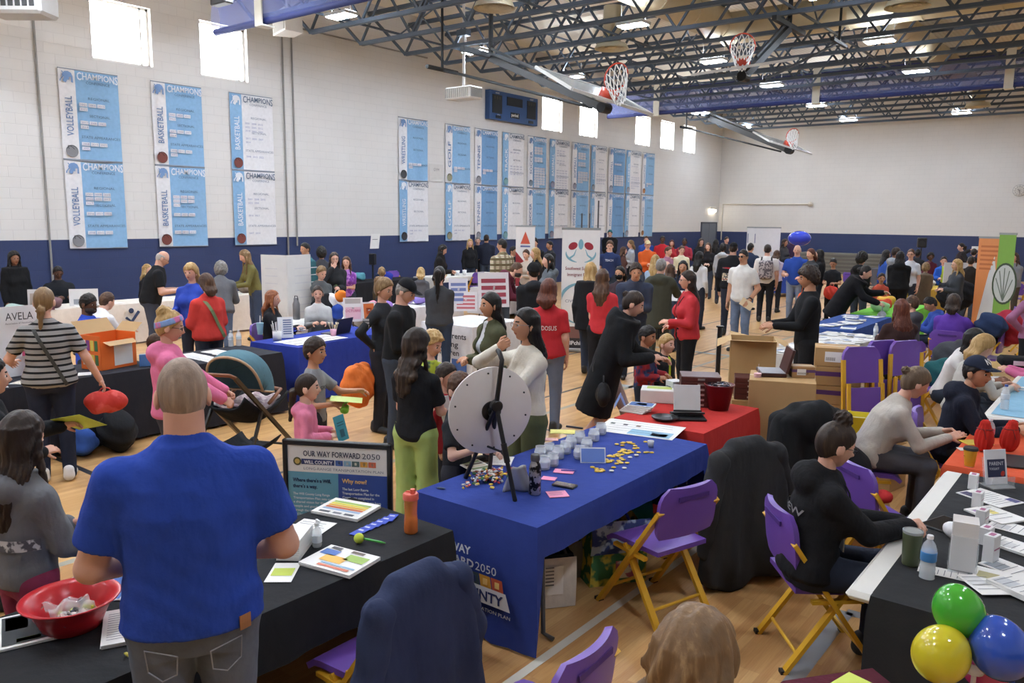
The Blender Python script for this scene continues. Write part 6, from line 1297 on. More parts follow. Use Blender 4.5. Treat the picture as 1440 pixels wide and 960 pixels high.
p = G(1010, 575, ZT); t = thing('bucket', 'dark red bucket on the red table', 'bucket', p); m = MB(); m.lathe([(.085, 0), (.125, .21), (.13, .215), (.13, .222), (.122, .222), (.083, .006), (0.0005, .005)], 36); obj('bucket_wall', m, plain('6a0f1c', .3), t, True); m = MB(); m.tube([(.127*math.cos(a), .127*math.sin(a)*.3, .215+.02*math.sin(a)) for a in np.linspace(0, PI, 10)], .003, 6); obj('wire_handle', m, plain('a0a0a0', .3, .8), t)
m = MB()
for i in range(220): a, r = random.random()*6.28, .115*math.sqrt(random.random()); zz = .20+.05*(1-(r/.12)**2)*random.random(); M_ = Matrix.Translation((r*math.cos(a), r*math.sin(a), zz))@Matrix.Rotation(random.random()*6, 4, 'Z')@Matrix.Rotation(random.random()*6, 4, 'X'); m.box((-.014, -.004, -.001), (.014, .004, .001), i % 2, M_)
o = link('foil_filling', raw_mesh('foil_filling', m.v, m.f, [plain('d8d8e0', .15, .9), plain('30364a', .2, .6)], m.m, False)); o.location = p; tag(o, 'silver foil shreds filling the dark red bucket', 'foil shreds', kind='stuff')
def drawer_chest(p, rz, w, d, h, n, label, col='4a1f1c'):
    t = thing('drawer_chest', label, 'drawer chest', p, math.radians(rz)); m = MB(); m.box((-w/2, -d/2, 0), (w/2, d/2, h), bev=.004); obj('body', m, plain(col, .4), t)
    for k in range(n): z0 = h*k/n+.004; z1 = h*(k+1)/n-.004; m = MB(); m.box((-w/2+.008, -d/2-.006, z0), (w/2-.008, -d/2, z1), bev=.002); dr = obj('drawer', m, plain('54241f', .4), t); m = MB(); m.box((-.03, -d/2-.011, (z0+z1)/2-.008), (.03, -d/2-.006, (z0+z1)/2+.008)); obj('label_holder', m, plain('b8b4ac', .3, .6), dr)
p = G(1010, 560, ZT); drawer_chest((-2.98, 6.52, ZT), 30, .34, .26, .27, 6, 'dark wooden chest of thin drawers at the back of the red table')
# tall cartons beside the red table
BC = G(1100, 545, .9); cx_, cy_ = -2.23, 7.02
carton((-2.46, 7.12, 0), 20, .56, .5, .97, 'tall plain carton standing beside the red table', 'b8925c')
carton((-3.20, 8.28, 0), 24, .46, .42, 1.12, 'tall open carton behind the drawer chest', 'bd9862', open_=True)
def case(p, rz, label):
    t = thing('presentation_case', label, 'case', p, math.radians(rz)); m = MB(); m.box((-.16, -.11, 0), (.16, .11, .035), bev=.005); obj('tray', m, plain('3a1a18', .4), t); m = MB(); m.box((-.15, -.10, .035), (.15, .10, .037)); obj('lining', m, plain('8a8a90', .5), t); m = MB(); M_ = Matrix.Translation((0, .11, .035))@Matrix.Rotation(-.25, 4, 'X'); m.box((-.16, -.012, 0), (.16, .012, .22), 0, M_, bev=.004); obj('lid', m, plain('42201c', .4), t)
case((-2.58, 7.16, .972), -60, 'open dark wooden presentation case on the tall carton')
t = carton((-2.33, 7.24, .972), 30, .20, .16, .10, 'small brown parcel with a label on the tall carton', 'a87c4c', tag_=True, band='5a3a6a')
p = G(1048, 548, 1.0); t = thing('pink_cup', 'small pink tub on the tall cartons', 'cup', (-2.62, 6.94, .972)); m = MB(); m.lathe([(.03, 0), (.034, .035), (0.0005, .036)], 18); obj('tub', m, plain('d8a8b4', .5), t, auto=40); m = MB(); m.tube([(0, 0, .03), (.005, 0, .12)], .002, 5); obj('straw', m, plain('e8d8dc', .5), t)
drawer_chest((-2.95, 7.62, .62), 25, .30, .24, .22, 4, 'second dark chest of drawers stacked behind the bucket'); carton((-2.95, 7.62, 0), 25, .34, .3, .618, 'carton under the second chest of drawers', 'a8824e')
for k in range(5): carton((-2.52+.01*(k % 2), 8.98, .205*k), 18+3*(k % 2), .46, .34, .2, ['brown parcel at the bottom of the purple banded stack', 'second brown parcel up the purple banded stack', 'middle brown parcel of the purple banded stack', 'fourth brown parcel up the purple banded stack', 'topmost brown parcel of the stack with a white label'][k], 'b58c56', band='5a2f6e' if k < 4 else None, tag_=(k == 4))
p = G(1200, 575, .25); t = thing('plastic_bin', 'yellow plastic bin holding papers between the parcels and chairs', 'bin', (-2.0, 8.15, .22), .3); m = MB(); m.lathe([(.13, 0), (.185, .26), (.195, .262), (.195, .275), (.18, .275), (.127, .008), (0.0005, .006)], 4, 0, Matrix.Rotation(PI/4, 4, 'Z')); obj('bin_wall', m, plain('e0c81e', .35), t); m = MB(); m.box((-.09, -.09, .2), (.09, .09, .23)); obj('papers', m, plain('dcdcd6', .6), t)
carton((-2.0, 8.15, 0), 10, .36, .36, .22, 'low carton under the yellow bin', 'a67f4e'); carton((-1.7, 7.6, 0), -12, .36, .3, .40, 'open carton in front of the yellow bin', 'ab8450', open_=True); carton((-1.85, 8.75, 0), 30, .3, .26, .16, 'flat carton at the feet of the folded chairs', 'b08a54', open_=True); carton((-1.4, 5.95, 0), 20, .34, .28, .34, 'brown carton under the row of purple chairs', 'a8763e')
p = np.array([-1.42, 5.95, .36]); bundle(p[0], p[1], p[2], .17, .13, .05, 'c0282a', 'red cloth folded on the carton under the purple chairs', 'folded_shirt', 'shirt')
bundle(-1.62, 6.15, .46, .2, .17, .12, '1a1a1e', 'black jacket dropped on the chair behind the pullover woman')
# leaflets strewn on the long paper table
for i in range(46):
    x, y = random.uniform(-3.55, -2.92), random.uniform(9.85, 12.2); paper(0, 0, 0, random.uniform(.12, .22), random.uniform(.1, .28), random.uniform(0, 180), 'printed leaflet strewn on the long leaflet table', [(.1, .55, .9, .9, random.choice(['8a98b0', 'b8a890', '5a6a90', 'a8b8c8', 'c8c0b0', '6a6a70']))], n=random.choice([2, 4, 7]), group='leaflets on the long table', at=(x, y, ZT+.0012*(i % 9)))
for i in range(16): x, y = random.uniform(-4.02, -3.42), random.uniform(12.7, 14.8); paper(0, 0, 0, .22, .28, random.uniform(-20, 20), 'white handout on the blue clothed table', [(.1, .6, .9, .9, '3c5aa0')], n=4, group='handouts on the blue clothed table', at=(x, y, ZT+.004*(i % 4)))
bottle(G(1231, 474, ZT), .2, .032, 'small water bottle among the strewn leaflets', lab='c8d0d8')
# ======================= balloon table (right)
p = G(1280, 793, ZT); t = thing('tumbler', 'olive green tumbler with a clear lid by the white table corner', 'tumbler', p); m = MB(); m.lathe([(.036, 0), (.038, .005), (.044, .15), (.0445, .16)], 28); obj('body', m, plain('4c5638', .45), t, True); m = MB(); m.lathe([(.046, .158), (.046, .17), (.04, .172), (.038, .168), (0.0005, .167)], 28); obj('lid', m, plain('cfd6d6', .1, trans=.5), t, auto=40)
bottle(G(1303, 812, ZT), .205, .034, 'clear water bottle beside the olive tumbler', lab='3f86c8')
p = G(1352, 800, ZT); t = thing('leaflet_holder', 'clear stand packed with tall white leaflets by the water bottle', 'leaflet holder', p, math.radians(100)); m = MB()
for k in range(12): x = -.05+.008*k; m.grid(lambda u, v: (x+.004*v*(k-6)*.35, (u-.5)*.105, .012+.235*v), 2, 4, 0, .006)
obj('leaflet_block', m, plain('e2ddd8', .6), t); m = MB(); m.box((-.065, -.06, 0), (.06, .06, .008)); m.box((-.066, -.058, 0), (-.062, .058, .18)); m.box((.05, -.058, 0), (.054, .058, .10)); m.box((-.066, -.06, 0), (.054, -.057, .12)); obj('acrylic_shell', m, plain('f2f6f8', .05, alpha=.2), t)
for k in range(5):
    p = G(1392-6*k, 790-26*k, ZT); t = thing('medicine_box', ['white and violet carton beside the leaflet stand', 'second white and violet carton behind the leaflet stand', 'third white and violet carton behind the leaflet stand', 'fourth white and violet carton behind the leaflet stand', 'last white and violet carton behind the leaflet stand'][k], 'box', p, math.radians(75+4*k)); m = MB(); m.box((-.035, -.025, 0), (.035, .025, .14 if k == 0 else .09), bev=.002); obj('carton_body', m, plain('e0e0e0', .4), t); m = MB(); hh = .14 if k == 0 else .09; m.box((.0351, -.02, .01), (.0356, -.005, hh*.85)); m.box((-.03, -.0256, hh*.5), (.03, -.0251, hh*.55)); m.box((-.02, -.012, hh), (.02, .012, hh+.0006)); obj('print', m, plain('a8507c', .5), t)
p = G(1343, 755, ZT); bundle(p[0], p[1], p[2], .05, .035, .03, 'e0e0e4', 'crumpled clear plastic wrap beside the water bottle', 'plastic_wrap', 'wrapping')
paper(1392, 700, ZT, .22, .28, 62, 'open white leaflet with a navy panel before the parent toolkit', [(.05, .62, .35, .95, '3a3560'), (.7, .05, .95, .3, '50508a')], n=3, lines=9); paper(1400, 725, ZT, .2, .24, 58, 'white flyer with a yellow patch before the parent toolkit', [(.1, .6, .3, .85, 'b08cc0'), (.4, .5, .65, .75, 'e8d878')], n=8, lines=4, name='flyer_stack', cat='flyers')
for k, (px, py, r_, lab) in enumerate(((1422, 742, 40, 'white card lying beyond the photo cards'), (1428, 770, 30, 'stack of white leaflets beyond the fanned photo cards'), (1418, 800, 25, 'printed photo cards fanned by the medicine boxes'), (1405, 812, 50, 'grey and yellow photo card by the medicine box'), (1432, 830, 20, 'white booklet stack beside the blue balloon'), (1385, 822, 0, 'glossy white card near the green balloon'))): paper(px, py, ZT+.002*k, .15, .2, r_+40, lab, [(.08, .5, .6, .92, ['c8c8c8', 'd0d0d0', '9098a0', 'b0a878', 'c4c8cc', 'd8d8d8'][k])], n=[2, 10, 5, 4, 20, 2][k], lines=4 if k != 3 else 0)
paper(1325, 805, ZT, .1, .2, 95, 'long white card lying behind the water bottle', n=2, lines=6)
p = G(1330, 738, ZT); t = thing('tablet', 'dark tablet lying before the black hoodie woman', 'tablet', p, math.radians(70)); m = MB(); m.box((-.12, -.085, 0), (.12, .085, .008), bev=.004); obj('case', m, plain('2a2b30', .3), t); m = MB(); m.box((-.11, -.075, .008), (.11, .075, .0086)); obj('screen', m, plain('14151a', .08), t)
p = G(1402, 683, ZT); t = thing('brochure_stand', 'clear stand with a navy and white parent toolkit booklet', 'brochure stand', p, math.radians(48)); M_ = Matrix.Rotation(-.22, 4, 'X'); m = MB(); m.box((-.075, -.003, .01), (.075, .006, .225), 0, M_); bk_ = obj('booklet', m, plain('dcdce0', .4), t); m = MB(); m.add([M_@Vector((x, -.0045, z)) for x, z in ((-.062, .055), (.062, .055), (.062, .165), (-.062, .165))], [(0, 1, 2, 3)]); obj('navy_panel', m, plain('2a3050', .4), bk_)
m = MB(); a = M_@Vector((-.052, -.006, .128)); letters(m, 'PARENT', a, (1, 0, 0), M_.to_3x3()@Vector((0, 0, 1)), width=.10, height=.022, align='LEFT'); a = M_@Vector((-.052, -.006, .10)); letters(m, 'TOOLKIT', a, (1, 0, 0), M_.to_3x3()@Vector((0, 0, 1)), width=.07, height=.014, align='LEFT'); obj('title_lettering', m, plain('d8dce4', .5), bk_); m = MB(); m.ball(M_@Vector((.04, -.008, .075)), (.014, .003, .018), 10); obj('red_pin', m, plain('c8382c', .4), bk_); m = MB(); m.box((-.08, -.06, 0), (.08, .06, .006)); m.box((-.078, -.05, 0), (.078, -.046, .07)); m.box((-.08, .0, .0), (.08, .004, .18), 0, M_@Matrix.Translation((0, .012, 0))); obj('acrylic_shell', m, plain('f2f6f8', .05, alpha=.2), t)
# orange cloth table
p = G(1363, 655, ZT+.0); t = thing('coffee_cup', 'yellow paper coffee cup with black lid on the orange cloth', 'cup', p); m = MB(); m.lathe([(.028, 0), (.030, .003), (.043, .115), (.044, .118)], 28, 0, None, [1, 0, 0]); obj('cup_wall', m, [plain('e8a820', .5), plain('d8d0c0', .6)], t, auto=50); m = MB(); m.lathe([(.0455, .112), (.046, .12), (.042, .13), (.038, .13), (0.0005, .127)], 28); obj('lid', m, plain('2c2a2a', .4), t, auto=40)
m = MB(); m.grid(lambda u, v: (.0378*math.sin(-1.9+1.1*u), -.0378*math.cos(-1.9+1.1*u), .065+.012*v+.004*math.sin(u*9)), 10, 2); obj('print', m, plain('6a4a18', .5), t)
for k, (px, py, lab) in enumerate(((1382, 640, 'red drawstring pouch standing behind the water bottle'), (1418, 640, 'red drawstring pouch beyond the first one on the orange cloth'))):
    p = G(px, py-6, ZT); t = thing('drawstring_pouch', lab, 'pouch', p, .4*k); ph = k
    sdf_obj('pouch_body', lambda P: smin(ell(P, (0, 0, .085), (.062, .05, .09)), cone(P, (0, 0, .14), (.01*k, 0, .20), .035, .032), .04)+.004*np.sin(np.arctan2(P[:, 0], P[:, 1])*11+P[:, 2]*20+ph), (-.1, -.09, -.01), (.1, .09, .26), .007, fabric('c8281e', wr=.4), t); m = MB(); m.tube([(.05*math.cos(a), .04*math.sin(a), .165) for a in np.linspace(0, 2*PI, 14, endpoint=False)], .004, 5, closed=True); m.tube([(.0, -.05, .165), (.02, -.06, .10)], .003, 5); obj('cord', m, plain('7a1410', .6), t)
bottle(G(1390, 625, ZT), .2, .033, 'water bottle with a pink label before the red pouches', lab='d86878', water='d8b0a8')
p = G(1428, 650, ZT); t = thing('laptop', 'dark laptop on the orange cloth', 'laptop', p, math.radians(-75)); m = MB(); m.box((-.16, -.11, 0), (.16, .11, .015), bev=.004); obj('base', m, plain('2a2a2c', .4), t); m = MB(); M_ = Matrix.Translation((0, .11, .012))@Matrix.Rotation(-.3, 4, 'X'); m.box((-.16, -.004, 0), (.16, .004, .21), 0, M_, bev=.003); obj('screen_lid', m, plain('1c1c20', .3), t)
paper(1372, 622, ZT, .2, .14, 40, 'yellow paper under the pullover woman’s hands', n=3, col='e8c83c', lines=3); paper(1408, 612, ZT, .16, .12, 10, 'white card among the red pouches', n=2, lines=3); t = paper(1358, 632, ZT, .1, .08, 30, 'clear sachets on the orange cloth', n=3, col='d8d0cc')
# balloons
def balloon(c, r, col, label, tilt):
    t = thing('balloon', label, 'balloon', c); M_ = Matrix.Rotation(tilt[0], 4, 'X')@Matrix.Rotation(tilt[1], 4, 'Y'); pr = []
    for i in range(25): a = PI*i/24; pr.append((max(r*math.sin(a)*(1-.10*math.cos(a)*-1*-1+.0), .0006 if i in (0, 24) else .002), r*1.08*math.cos(a)*(1.0 if math.cos(a) > 0 else 1.12)))
    pr = pr[::-1]; m = MB(); m.lathe(pr, 40, 0, M_); obj('skin', m, plain(col, .12, spec=.6, coat=.3), t, True); m = MB(); m.lathe([(.006, -r*1.24), (.011, -r*1.28), (.004, -r*1.20), (.006, -r*1.17)], 12, 0, M_); obj('knot', m, plain(col, .3), t, True)
Bc = lambda px, py, d: GD(px, py, d)
balloon(Bc(1347, 856, 2.72), .087, '3fb32a', 'lime green balloon at the top of the cluster', (.25, -.3)); balloon(Bc(1325, 917, 2.66), .095, 'd6c81a', 'yellow balloon beside the lime one', (.1, .35)); balloon(Bc(1405, 908, 2.62), .098, '2a52c0', 'bright blue balloon beside the yellow one', (-.05, -.4)); balloon(Bc(1386, 935, 2.76), .085, 'c02870', 'magenta balloon peeping from under the blue one', (.6, 0)); balloon(Bc(1375, 880, 2.9), .06, 'b02038', 'dark red balloon hidden at the middle of the cluster', (0, 0))
p = Bc(1370, 945, 2.7); t = thing('balloon_stick', 'clear plastic stick holding the balloon cluster', 'balloon stick', (p[0], p[1], 0)); m = MB(); m.tube([(0, 0, .012), (0, 0, float(p[2])+.02)], .009, 10); obj('rod', m, plain('e8ecee', .1, alpha=.45), t); m = MB(); m.lathe([(.12, 0), (.12, .015), (.02, .03), (0.0005, .03)], 20); obj('base', m, plain('d0d0d0', .4), t, auto=40); m = MB(); m.lathe([(.03, 0), (.05, .05), (.045, .05), (.025, 0)], 14, 0, Matrix.Translation((0, 0, float(p[2])))); obj('holder_cup', m, plain('e8ecee', .15, alpha=.45), t, True)
p = G(1180, 945, .50); t = thing('padded_chair', 'maroon padded chair at the bottom edge with a lime paper on it', 'chair', (p[0]+.12, p[1]-.16, 0), math.radians(52)); m = MB(); m.box((-.24, -.22, .44), (.24, .22, .50), bev=.03); obj('seat', m, fabric('5c1f2e'), t, auto=60); m = MB(); m.grid(lambda u, v: ((u-.5)*.46, -.25-.05*v, .52+.05*v), 8, 4, 0, .05) ; obj('rear_bolster', m, fabric('5c1f2e'), t)
for sx in (-1, 1):
    for sy in (-1, 1): m = MB(); m.tube([(sx*.2, sy*.18, .44), (sx*.22, sy*.2, .0)], .012, 8); obj('leg', m, plain('3a3a3c', .4, .5), t)
paper(1205, 948, .50, .22, .28, 75, 'yellow green flyer on the maroon chair', [(.3, .1, .7, .5, '6a7068')], n=2, col='d4e45c', name='flyer', cat='flyer', at=(p[0]+.14, p[1]-.12, .502))
bundle(-.95, 3.42, .0, .12, .1, .09, '6a2038', 'maroon bag on the floor at the balloon table', 'handbag', 'bag')
# light blue runner table
bottle(G(1412, 575, ZT), .22, .035, 'clear bottle with a blue cap on the light blue runner', lab='d8e0e8', cap='2a50a8'); paper(1425, 545, ZT, .3, .2, 10, 'white sheet with blue print on the runner', [(.1, .2, .9, .5, '7aa8c8')], n=2, lines=4); paper(1432, 600, ZT, .25, .18, 10, 'white leaflet near the edge of the runner', n=3, lines=3); p = G(1432, 515, ZT); t = thing('gadget_bag', 'black soft case on the runner table', 'case', p, .3); m = MB(); m.box((-.2, -.14, 0), (.2, .14, .11), bev=.03); obj('case_body', m, fabric('17181a'), t, auto=60); m = MB(); m.box((-.08, -.142, .03), (.04, -.139, .08)); obj('print', m, plain('d8d8d8', .5), t)
# ======================= left hand tables
bx_ = G(165, 522, ZT); t = thing('snack_carton', 'orange printed snack carton with open brown flaps', 'box', (-8.60, 4.02, ZT), math.radians(104)); w, d, h = .44, .30, .36
m = MB(); e = .005
for lo, hi in (((-w/2, -d/2, 0), (w/2, d/2, e)), ((-w/2, d/2-e, 0), (w/2, d/2, h)), ((-w/2, -d/2, 0), (w/2, -d/2+e, h*.82)), ((w/2-e, -d/2, 0), (w/2, d/2, h)), ((-w/2, -d/2, 0), (-w/2+e, d/2, h))): m.box(lo, hi)
bo = obj('body', m, plain('e8661c', .5), t)
m = MB(); m.add([(-w/2, d/2, h), (w/2, d/2, h), (w/2, d/2+.12, h+.13), (-w/2, d/2+.12, h+.13)], [(0, 1, 2, 3)]); m.add([(w/2, -d/2, h), (w/2, d/2, h), (w/2+.10, d/2, h+.09), (w/2+.10, -d/2, h+.09)], [(0, 1, 2, 3)]); m.add([(-w/2+.03, -d/2, h*.82), (w/2-.03, -d/2, h*.82), (w/2-.05, -d/2-.08, h*.72), (-w/2+.05, -d/2-.08, h*.72)], [(0, 1, 2, 3)]); obj('flap', m, plain('b08a58', .7), t)
m = MB(); m.box((-.06, -d/2-.002, .03), (.17, -d/2, .25)); obj('paper_label', m, plain('d8d4d0', .5), bo)
for r_ in range(2):
    for k in range(4): m = MB(); y = -d/2+.04+.06*k; m.box((-w/2-.003, y, .05+.15*r_), (-w/2, y+.045, .16+.15*r_)); obj('packet_picture', m, plain(['3a6a3c', 'd8c048', '7a3a8a', 'e8e0d8'][k], .5), bo)
p_ = t.location; carton((-8.36, 4.29, ZT), 60, .12, .1, .13, 'blue patterned gift box behind the orange carton', '4a78b8')
board = thing('poster_board', 'white folding board lettered AVELA with pink notes on it', 'board', (-8.72, 2.85, ZT), math.radians(90)); m = MB(); m.grid(lambda u, v: (-.95+1.55*u, .10*abs(u-.5), .70*v), 6, 6, 0, .008); pb_ = obj('panel', m, plain('dcdcde', .6), board)
m = MB(); letters(m, 'AVELA', (.36, -.0, .57), (1, 0, 0), (0, 0, 1), width=.25, height=.075, lift=.035); obj('lettering', m, plain('2c2c30', .6), pb_); m = MB(); letters(m, 'Association of Venezuelans', (.36, 0, .53), (1, 0, 0), (0, 0, 1), width=.26, height=.018, lift=.035); obj('small_lettering', m, plain('4a4a50', .6), pb_)
for r_ in range(5):
    for k in range(3): x = -.08+.26*k+.02*(r_ % 2); z_ = .42-.095*r_; m = MB(); m.box((x-.07, -.012, z_-.028), (x+.07, -.006, z_+.028)); n_ = obj('pink_note', m, plain('d8507c', .6), pb_); n_.location.y = .04*(k == 1)+.0
for i in range(7): paper(0, 0, 0, .12, .16, random.uniform(0, 180), 'printed card on the black cloth under the lettered board', [(.1, .1, .9, .9, ['d8b048', '4a3a7a', 'e8e4dc', 'c8c0b0', '38386a', 'e0c058', 'd8d8d8'][i])], n=4, at=(-8.36+.02*(i % 3), 2.45+.2*i, ZT+.004*(i % 2)), group='cards below the lettered board')
p = G(300, 500, ZT)
for i, (px, py, lab) in enumerate(((325, 487, 'water bottle on the black cloth, first of two behind the stroller'), (336, 486, 'water bottle on the black cloth, second of two behind the stroller'))): bottle(G(px, py, ZT), .2, .033, lab, lab='c8d4dc')
for i in range(6): paper(0, 0, 0, .22, .28, 90+random.uniform(-9, 9), 'white information sheet on the black cloth by the water bottles', n=3, lines=6, at=(-8.6+.24*(i % 3), 4.95+.33*(i//3), ZT), group='sheets by the water bottles')
# laptop table
lx = lambda px, py: G(px, py, ZT)
p = lx(470, 468); t = thing('laptop', 'dark laptop seen from behind on the vivid blue cloth', 'laptop', (-8.80, 7.25, ZT), math.radians(100)); m = MB(); m.box((-.17, -.12, 0), (.17, .12, .014), bev=.004); obj('base', m, plain('2c2d30', .4), t); m = MB(); M_ = Matrix.Translation((0, -.12, .012))@Matrix.Rotation(.3, 4, 'X'); m.box((-.17, -.004, 0), (.17, .004, .22), 0, M_, bev=.003); obj('screen_lid', m, plain('26272c', .35), t)
p = lx(390, 478); t = thing('pen_tray', 'white tub of white pens beside an information card', 'pen tub', p); m = MB(); m.lathe([(.055, 0), (.06, .12), (.055, .12), (.05, .005), (0.0005, .005)], 18); obj('tub', m, plain('dcdcda', .4), t, True)
for k in range(9): a = k*.7; m = MB(); m.tube([(.03*math.cos(a), .03*math.sin(a), .02), (.07*math.cos(a), .07*math.sin(a), .21+.02*(k % 3))], .005, 6); obj('pen', m, plain('e6e4e0', .4), t)
p = lx(402, 475); t = thing('info_card', 'upright white information card with blue print on the vivid blue cloth', 'card', (p[0], p[1], p[2]), math.radians(60)); m = MB(); M_ = Matrix.Rotation(-.15, 4, 'X'); m.box((-.1, -.003, 0), (.1, .003, .28), 0, M_); obj('panel', m, plain('dcdee2', .5), t); m = MB(); [m.box((-.03, -.005, .05+.03*k), (.08, -.0035, .065+.03*k), 0, M_) for k in range(7)]; obj('print', m, plain('5a6a94', .5), t)
def pompom(px, py, col, lab):
    p = lx(px, py); t = thing('gift_bow', lab, 'bow', p+np.array([0, 0, .045])); m = MB()
    for k in range(16): a = 2*PI*k/8; e = .5*(k//8); d_ = Vector((math.cos(a+e)*math.cos(e*1.6), math.sin(a+e)*math.cos(e*1.6), math.sin(e*1.6)+.1)); s_ = d_.cross(Vector((0, 0, 1))).normalized()*.012; m.tube([s_*0, d_*.045+s_, d_*.05, d_*.045-s_, (0, 0, 0)], .006, 5)
    obj('ribbon_loop', m, plain(col, .25, .3), t)
pompom(412, 470, '2038b8', 'blue ribbon bow on the vivid blue cloth'); pompom(424, 469, 'c8c8cc', 'silver ribbon bow on the vivid blue cloth'); pompom(491, 462, '2038b8', 'blue ribbon bow beside the pink poster card')
for i in range(10): paper(0, 0, 0, .2, .27, 95+random.uniform(-12, 12), 'white sheet on the vivid blue cloth', [(.1, .3, .9, .42, 'b0a08a')], n=2, lines=5, at=(-8.62+.2*(i % 2), 6.3+.16*(i//2), ZT+.001*i), group='sheets on the vivid blue cloth')
p = lx(469, 473); t = thing('pencil_cup', 'pink cup of wooden spoons on the vivid blue cloth', 'cup', p); m = MB(); m.lathe([(.035, 0), (.045, .10), (.042, .10), (.033, .004), (0.0005, .004)], 18); obj('cup_wall', m, plain('d8a0b8', .4), t, True)
for k in range(7): a = k*.9; m = MB(); m.tube([(.02*math.cos(a), .02*math.sin(a), .02), (.06*math.cos(a), .06*math.sin(a), .17)], .004, 6); m.ball((.063*math.cos(a), .063*math.sin(a), .18), .012, 8); obj('spoon', m, plain('d8c8a8', .5), t)
def easel_card(px, py, w, h, rz, lab, col, blocks=(), z=ZT, dep=None, txt=None):
    p = G(px, py, z) if dep is None else GD(px, py, dep); t = thing('display_card', lab, 'card', p, math.radians(rz)); M_ = Matrix.Rotation(-.15, 4, 'X'); m = MB(); m.box((-w/2, -.004, 0), (w/2, .004, h), 0, M_); m.bar((0, .01, h*.6), (0, .14, 0), .03, .004); obj('panel', m, plain(col, .5), t)
    by = {}
    for q in blocks: by.setdefault(q[4], []).append(q)
    for c, L in by.items():
        m = MB(); [m.box(((u0-.5)*w, -.0055, v0*h), ((u1-.5)*w, -.0045, v1*h), 0, M_) for u0, v0, u1, v1, _ in L]; obj('print_block', m, plain(c, .5), t)
    if txt: m = MB(); letters(m, txt[0], M_@Vector((0, -.006, h*txt[1])), (1, 0, 0), (0, 0, 1), width=w*.8); obj('lettering', m, plain(txt[2], .5), t)
    return t
easel_card(497, 452, .27, .34, 55, 'white poster card with pink lettering behind the blue bow', 'e0dcdc', [(.1, .1, .9, .6, 'e8b8c8'), (.1, .75, .9, .95, 'b0a8a4')], dep=11.3, txt=('OCTUBRE', .4, 'c83a78')); easel_card(520, 452, .22, .30, 75, 'framed orange picture behind the white poster card', 'dcd8d4', [(.1, .08, .9, .92, 'd86828'), (.3, .4, .7, .7, 'b83a20')], dep=12.2); easel_card(503, 447, .3, .2, 60, 'card with red pictures behind the white poster card', 'd8d4d0', [(.08, .2, .92, .9, '8a3830')])
for i, (px, py, col, lab, r) in enumerate(((478, 415, 'e87820', 'orange pumpkin bucket on the shelf behind the laptop woman', .1), (463, 425, 'e4e4e6', 'white plastic bag heap behind the laptop woman', .13), (455, 430, '1c1c20', 'black backpack leaning behind the laptop woman', .2), (470, 440, '2c50b8', 'blue bag on the floor behind the laptop', .16))): p = GD(px, py, 12.6); bundle(p[0], p[1], max(.0, p[2]-r), r, r*.8, r, col, lab, 'bag', 'bag')
p = GD(417, 440, 12.2); t = thing('thermos', 'grey steel flask standing behind the laptop woman', 'flask', p+np.array([0, 0, -.1])); m = MB(); m.lathe([(.05, 0), (.055, .01), (.055, .24), (.04, .28), (.035, .33), (0.0005, .33)], 20); obj('body', m, plain('8a8c90', .35, .6), t, auto=40); m = MB(); m.tube([(-.04, 0, .3), (-.03, 0, .36), (.03, 0, .36), (.04, 0, .3)], .008, 6); obj('loop_handle', m, plain('4a4c50', .4), t); 
table(-10.55, -9.95, 7.3, 9.2, 'white counter behind the laptop woman')
p = G(366, 470, ZT); t = thing('paper_cup', 'pale blue tumbler with a straw by the redhead', 'cup', p); m = MB(); m.lathe([(.035, 0), (.05, .16), (0.0005, .16)], 18); obj('cup_wall', m, plain('88b8cc', .4), t, auto=40); m = MB(); m.tube([(0, 0, .1), (.01, 0, .26)], .006, 6); obj('straw', m, plain('e8e8e8', .4), t)
# wall tables: cream cloth things
for px, py, dep_, w_, h_, col, lab, bl in ((118, 424, 14.2, .46, .30, 'd4d2d0', 'white printed box on the cream cloth by the seated man', [(.15, .1, .5, .4, '8a8e94')]), (55, 424, 13.6, .34, .34, 'b8b4b2', 'grey framed photo board on the cream cloth', [(.1, .1, .9, .8, '9a8a80')]), (64, 428, 13.5, .26, .2, '6a3a4a', 'maroon picture card on the cream cloth', [(.2, .2, .8, .8, 'a05060')])):
    p = GD(px, py, dep_); p[2] = ZT; t = easel_card(0, 0, w_, h_, 60, lab, col, bl, dep=None) if False else None
    t = easel_card(px, py, w_, h_, 60, lab, col, bl, dep=dep_); t.location = tuple(p)
bundle(-14.8, 6.0, ZT, .18, .14, .10, '7a5a60', 'maroon stuffed toy on the cream cloth', 'stuffed_toy', 'toy'); bundle(-14.75, 5.4, ZT, .2, .15, .05, '9ab0a8', 'pale green cloth heap on the cream cloth', 'folded_cloth_heap', 'cloth'); bundle(-14.9, 9.9, ZT, .16, .12, .09, '7a6a5a', 'brown basket of goods at the grey haired man', 'basket', 'basket')
p = np.array([-14.8, 8.6, ZT]); bottle(p, .2, .04, 'small sanitizer bottle on the second cream cloth', lab='b8c0e0')
for i in range(9): paper(0, 0, 0, .25, .3, random.uniform(60, 120), 'white sheets on the cream cloth tables', n=6, at=(-14.85+.2*(i % 2), 4.6+.62*i, ZT), group='sheets on the cream cloths')
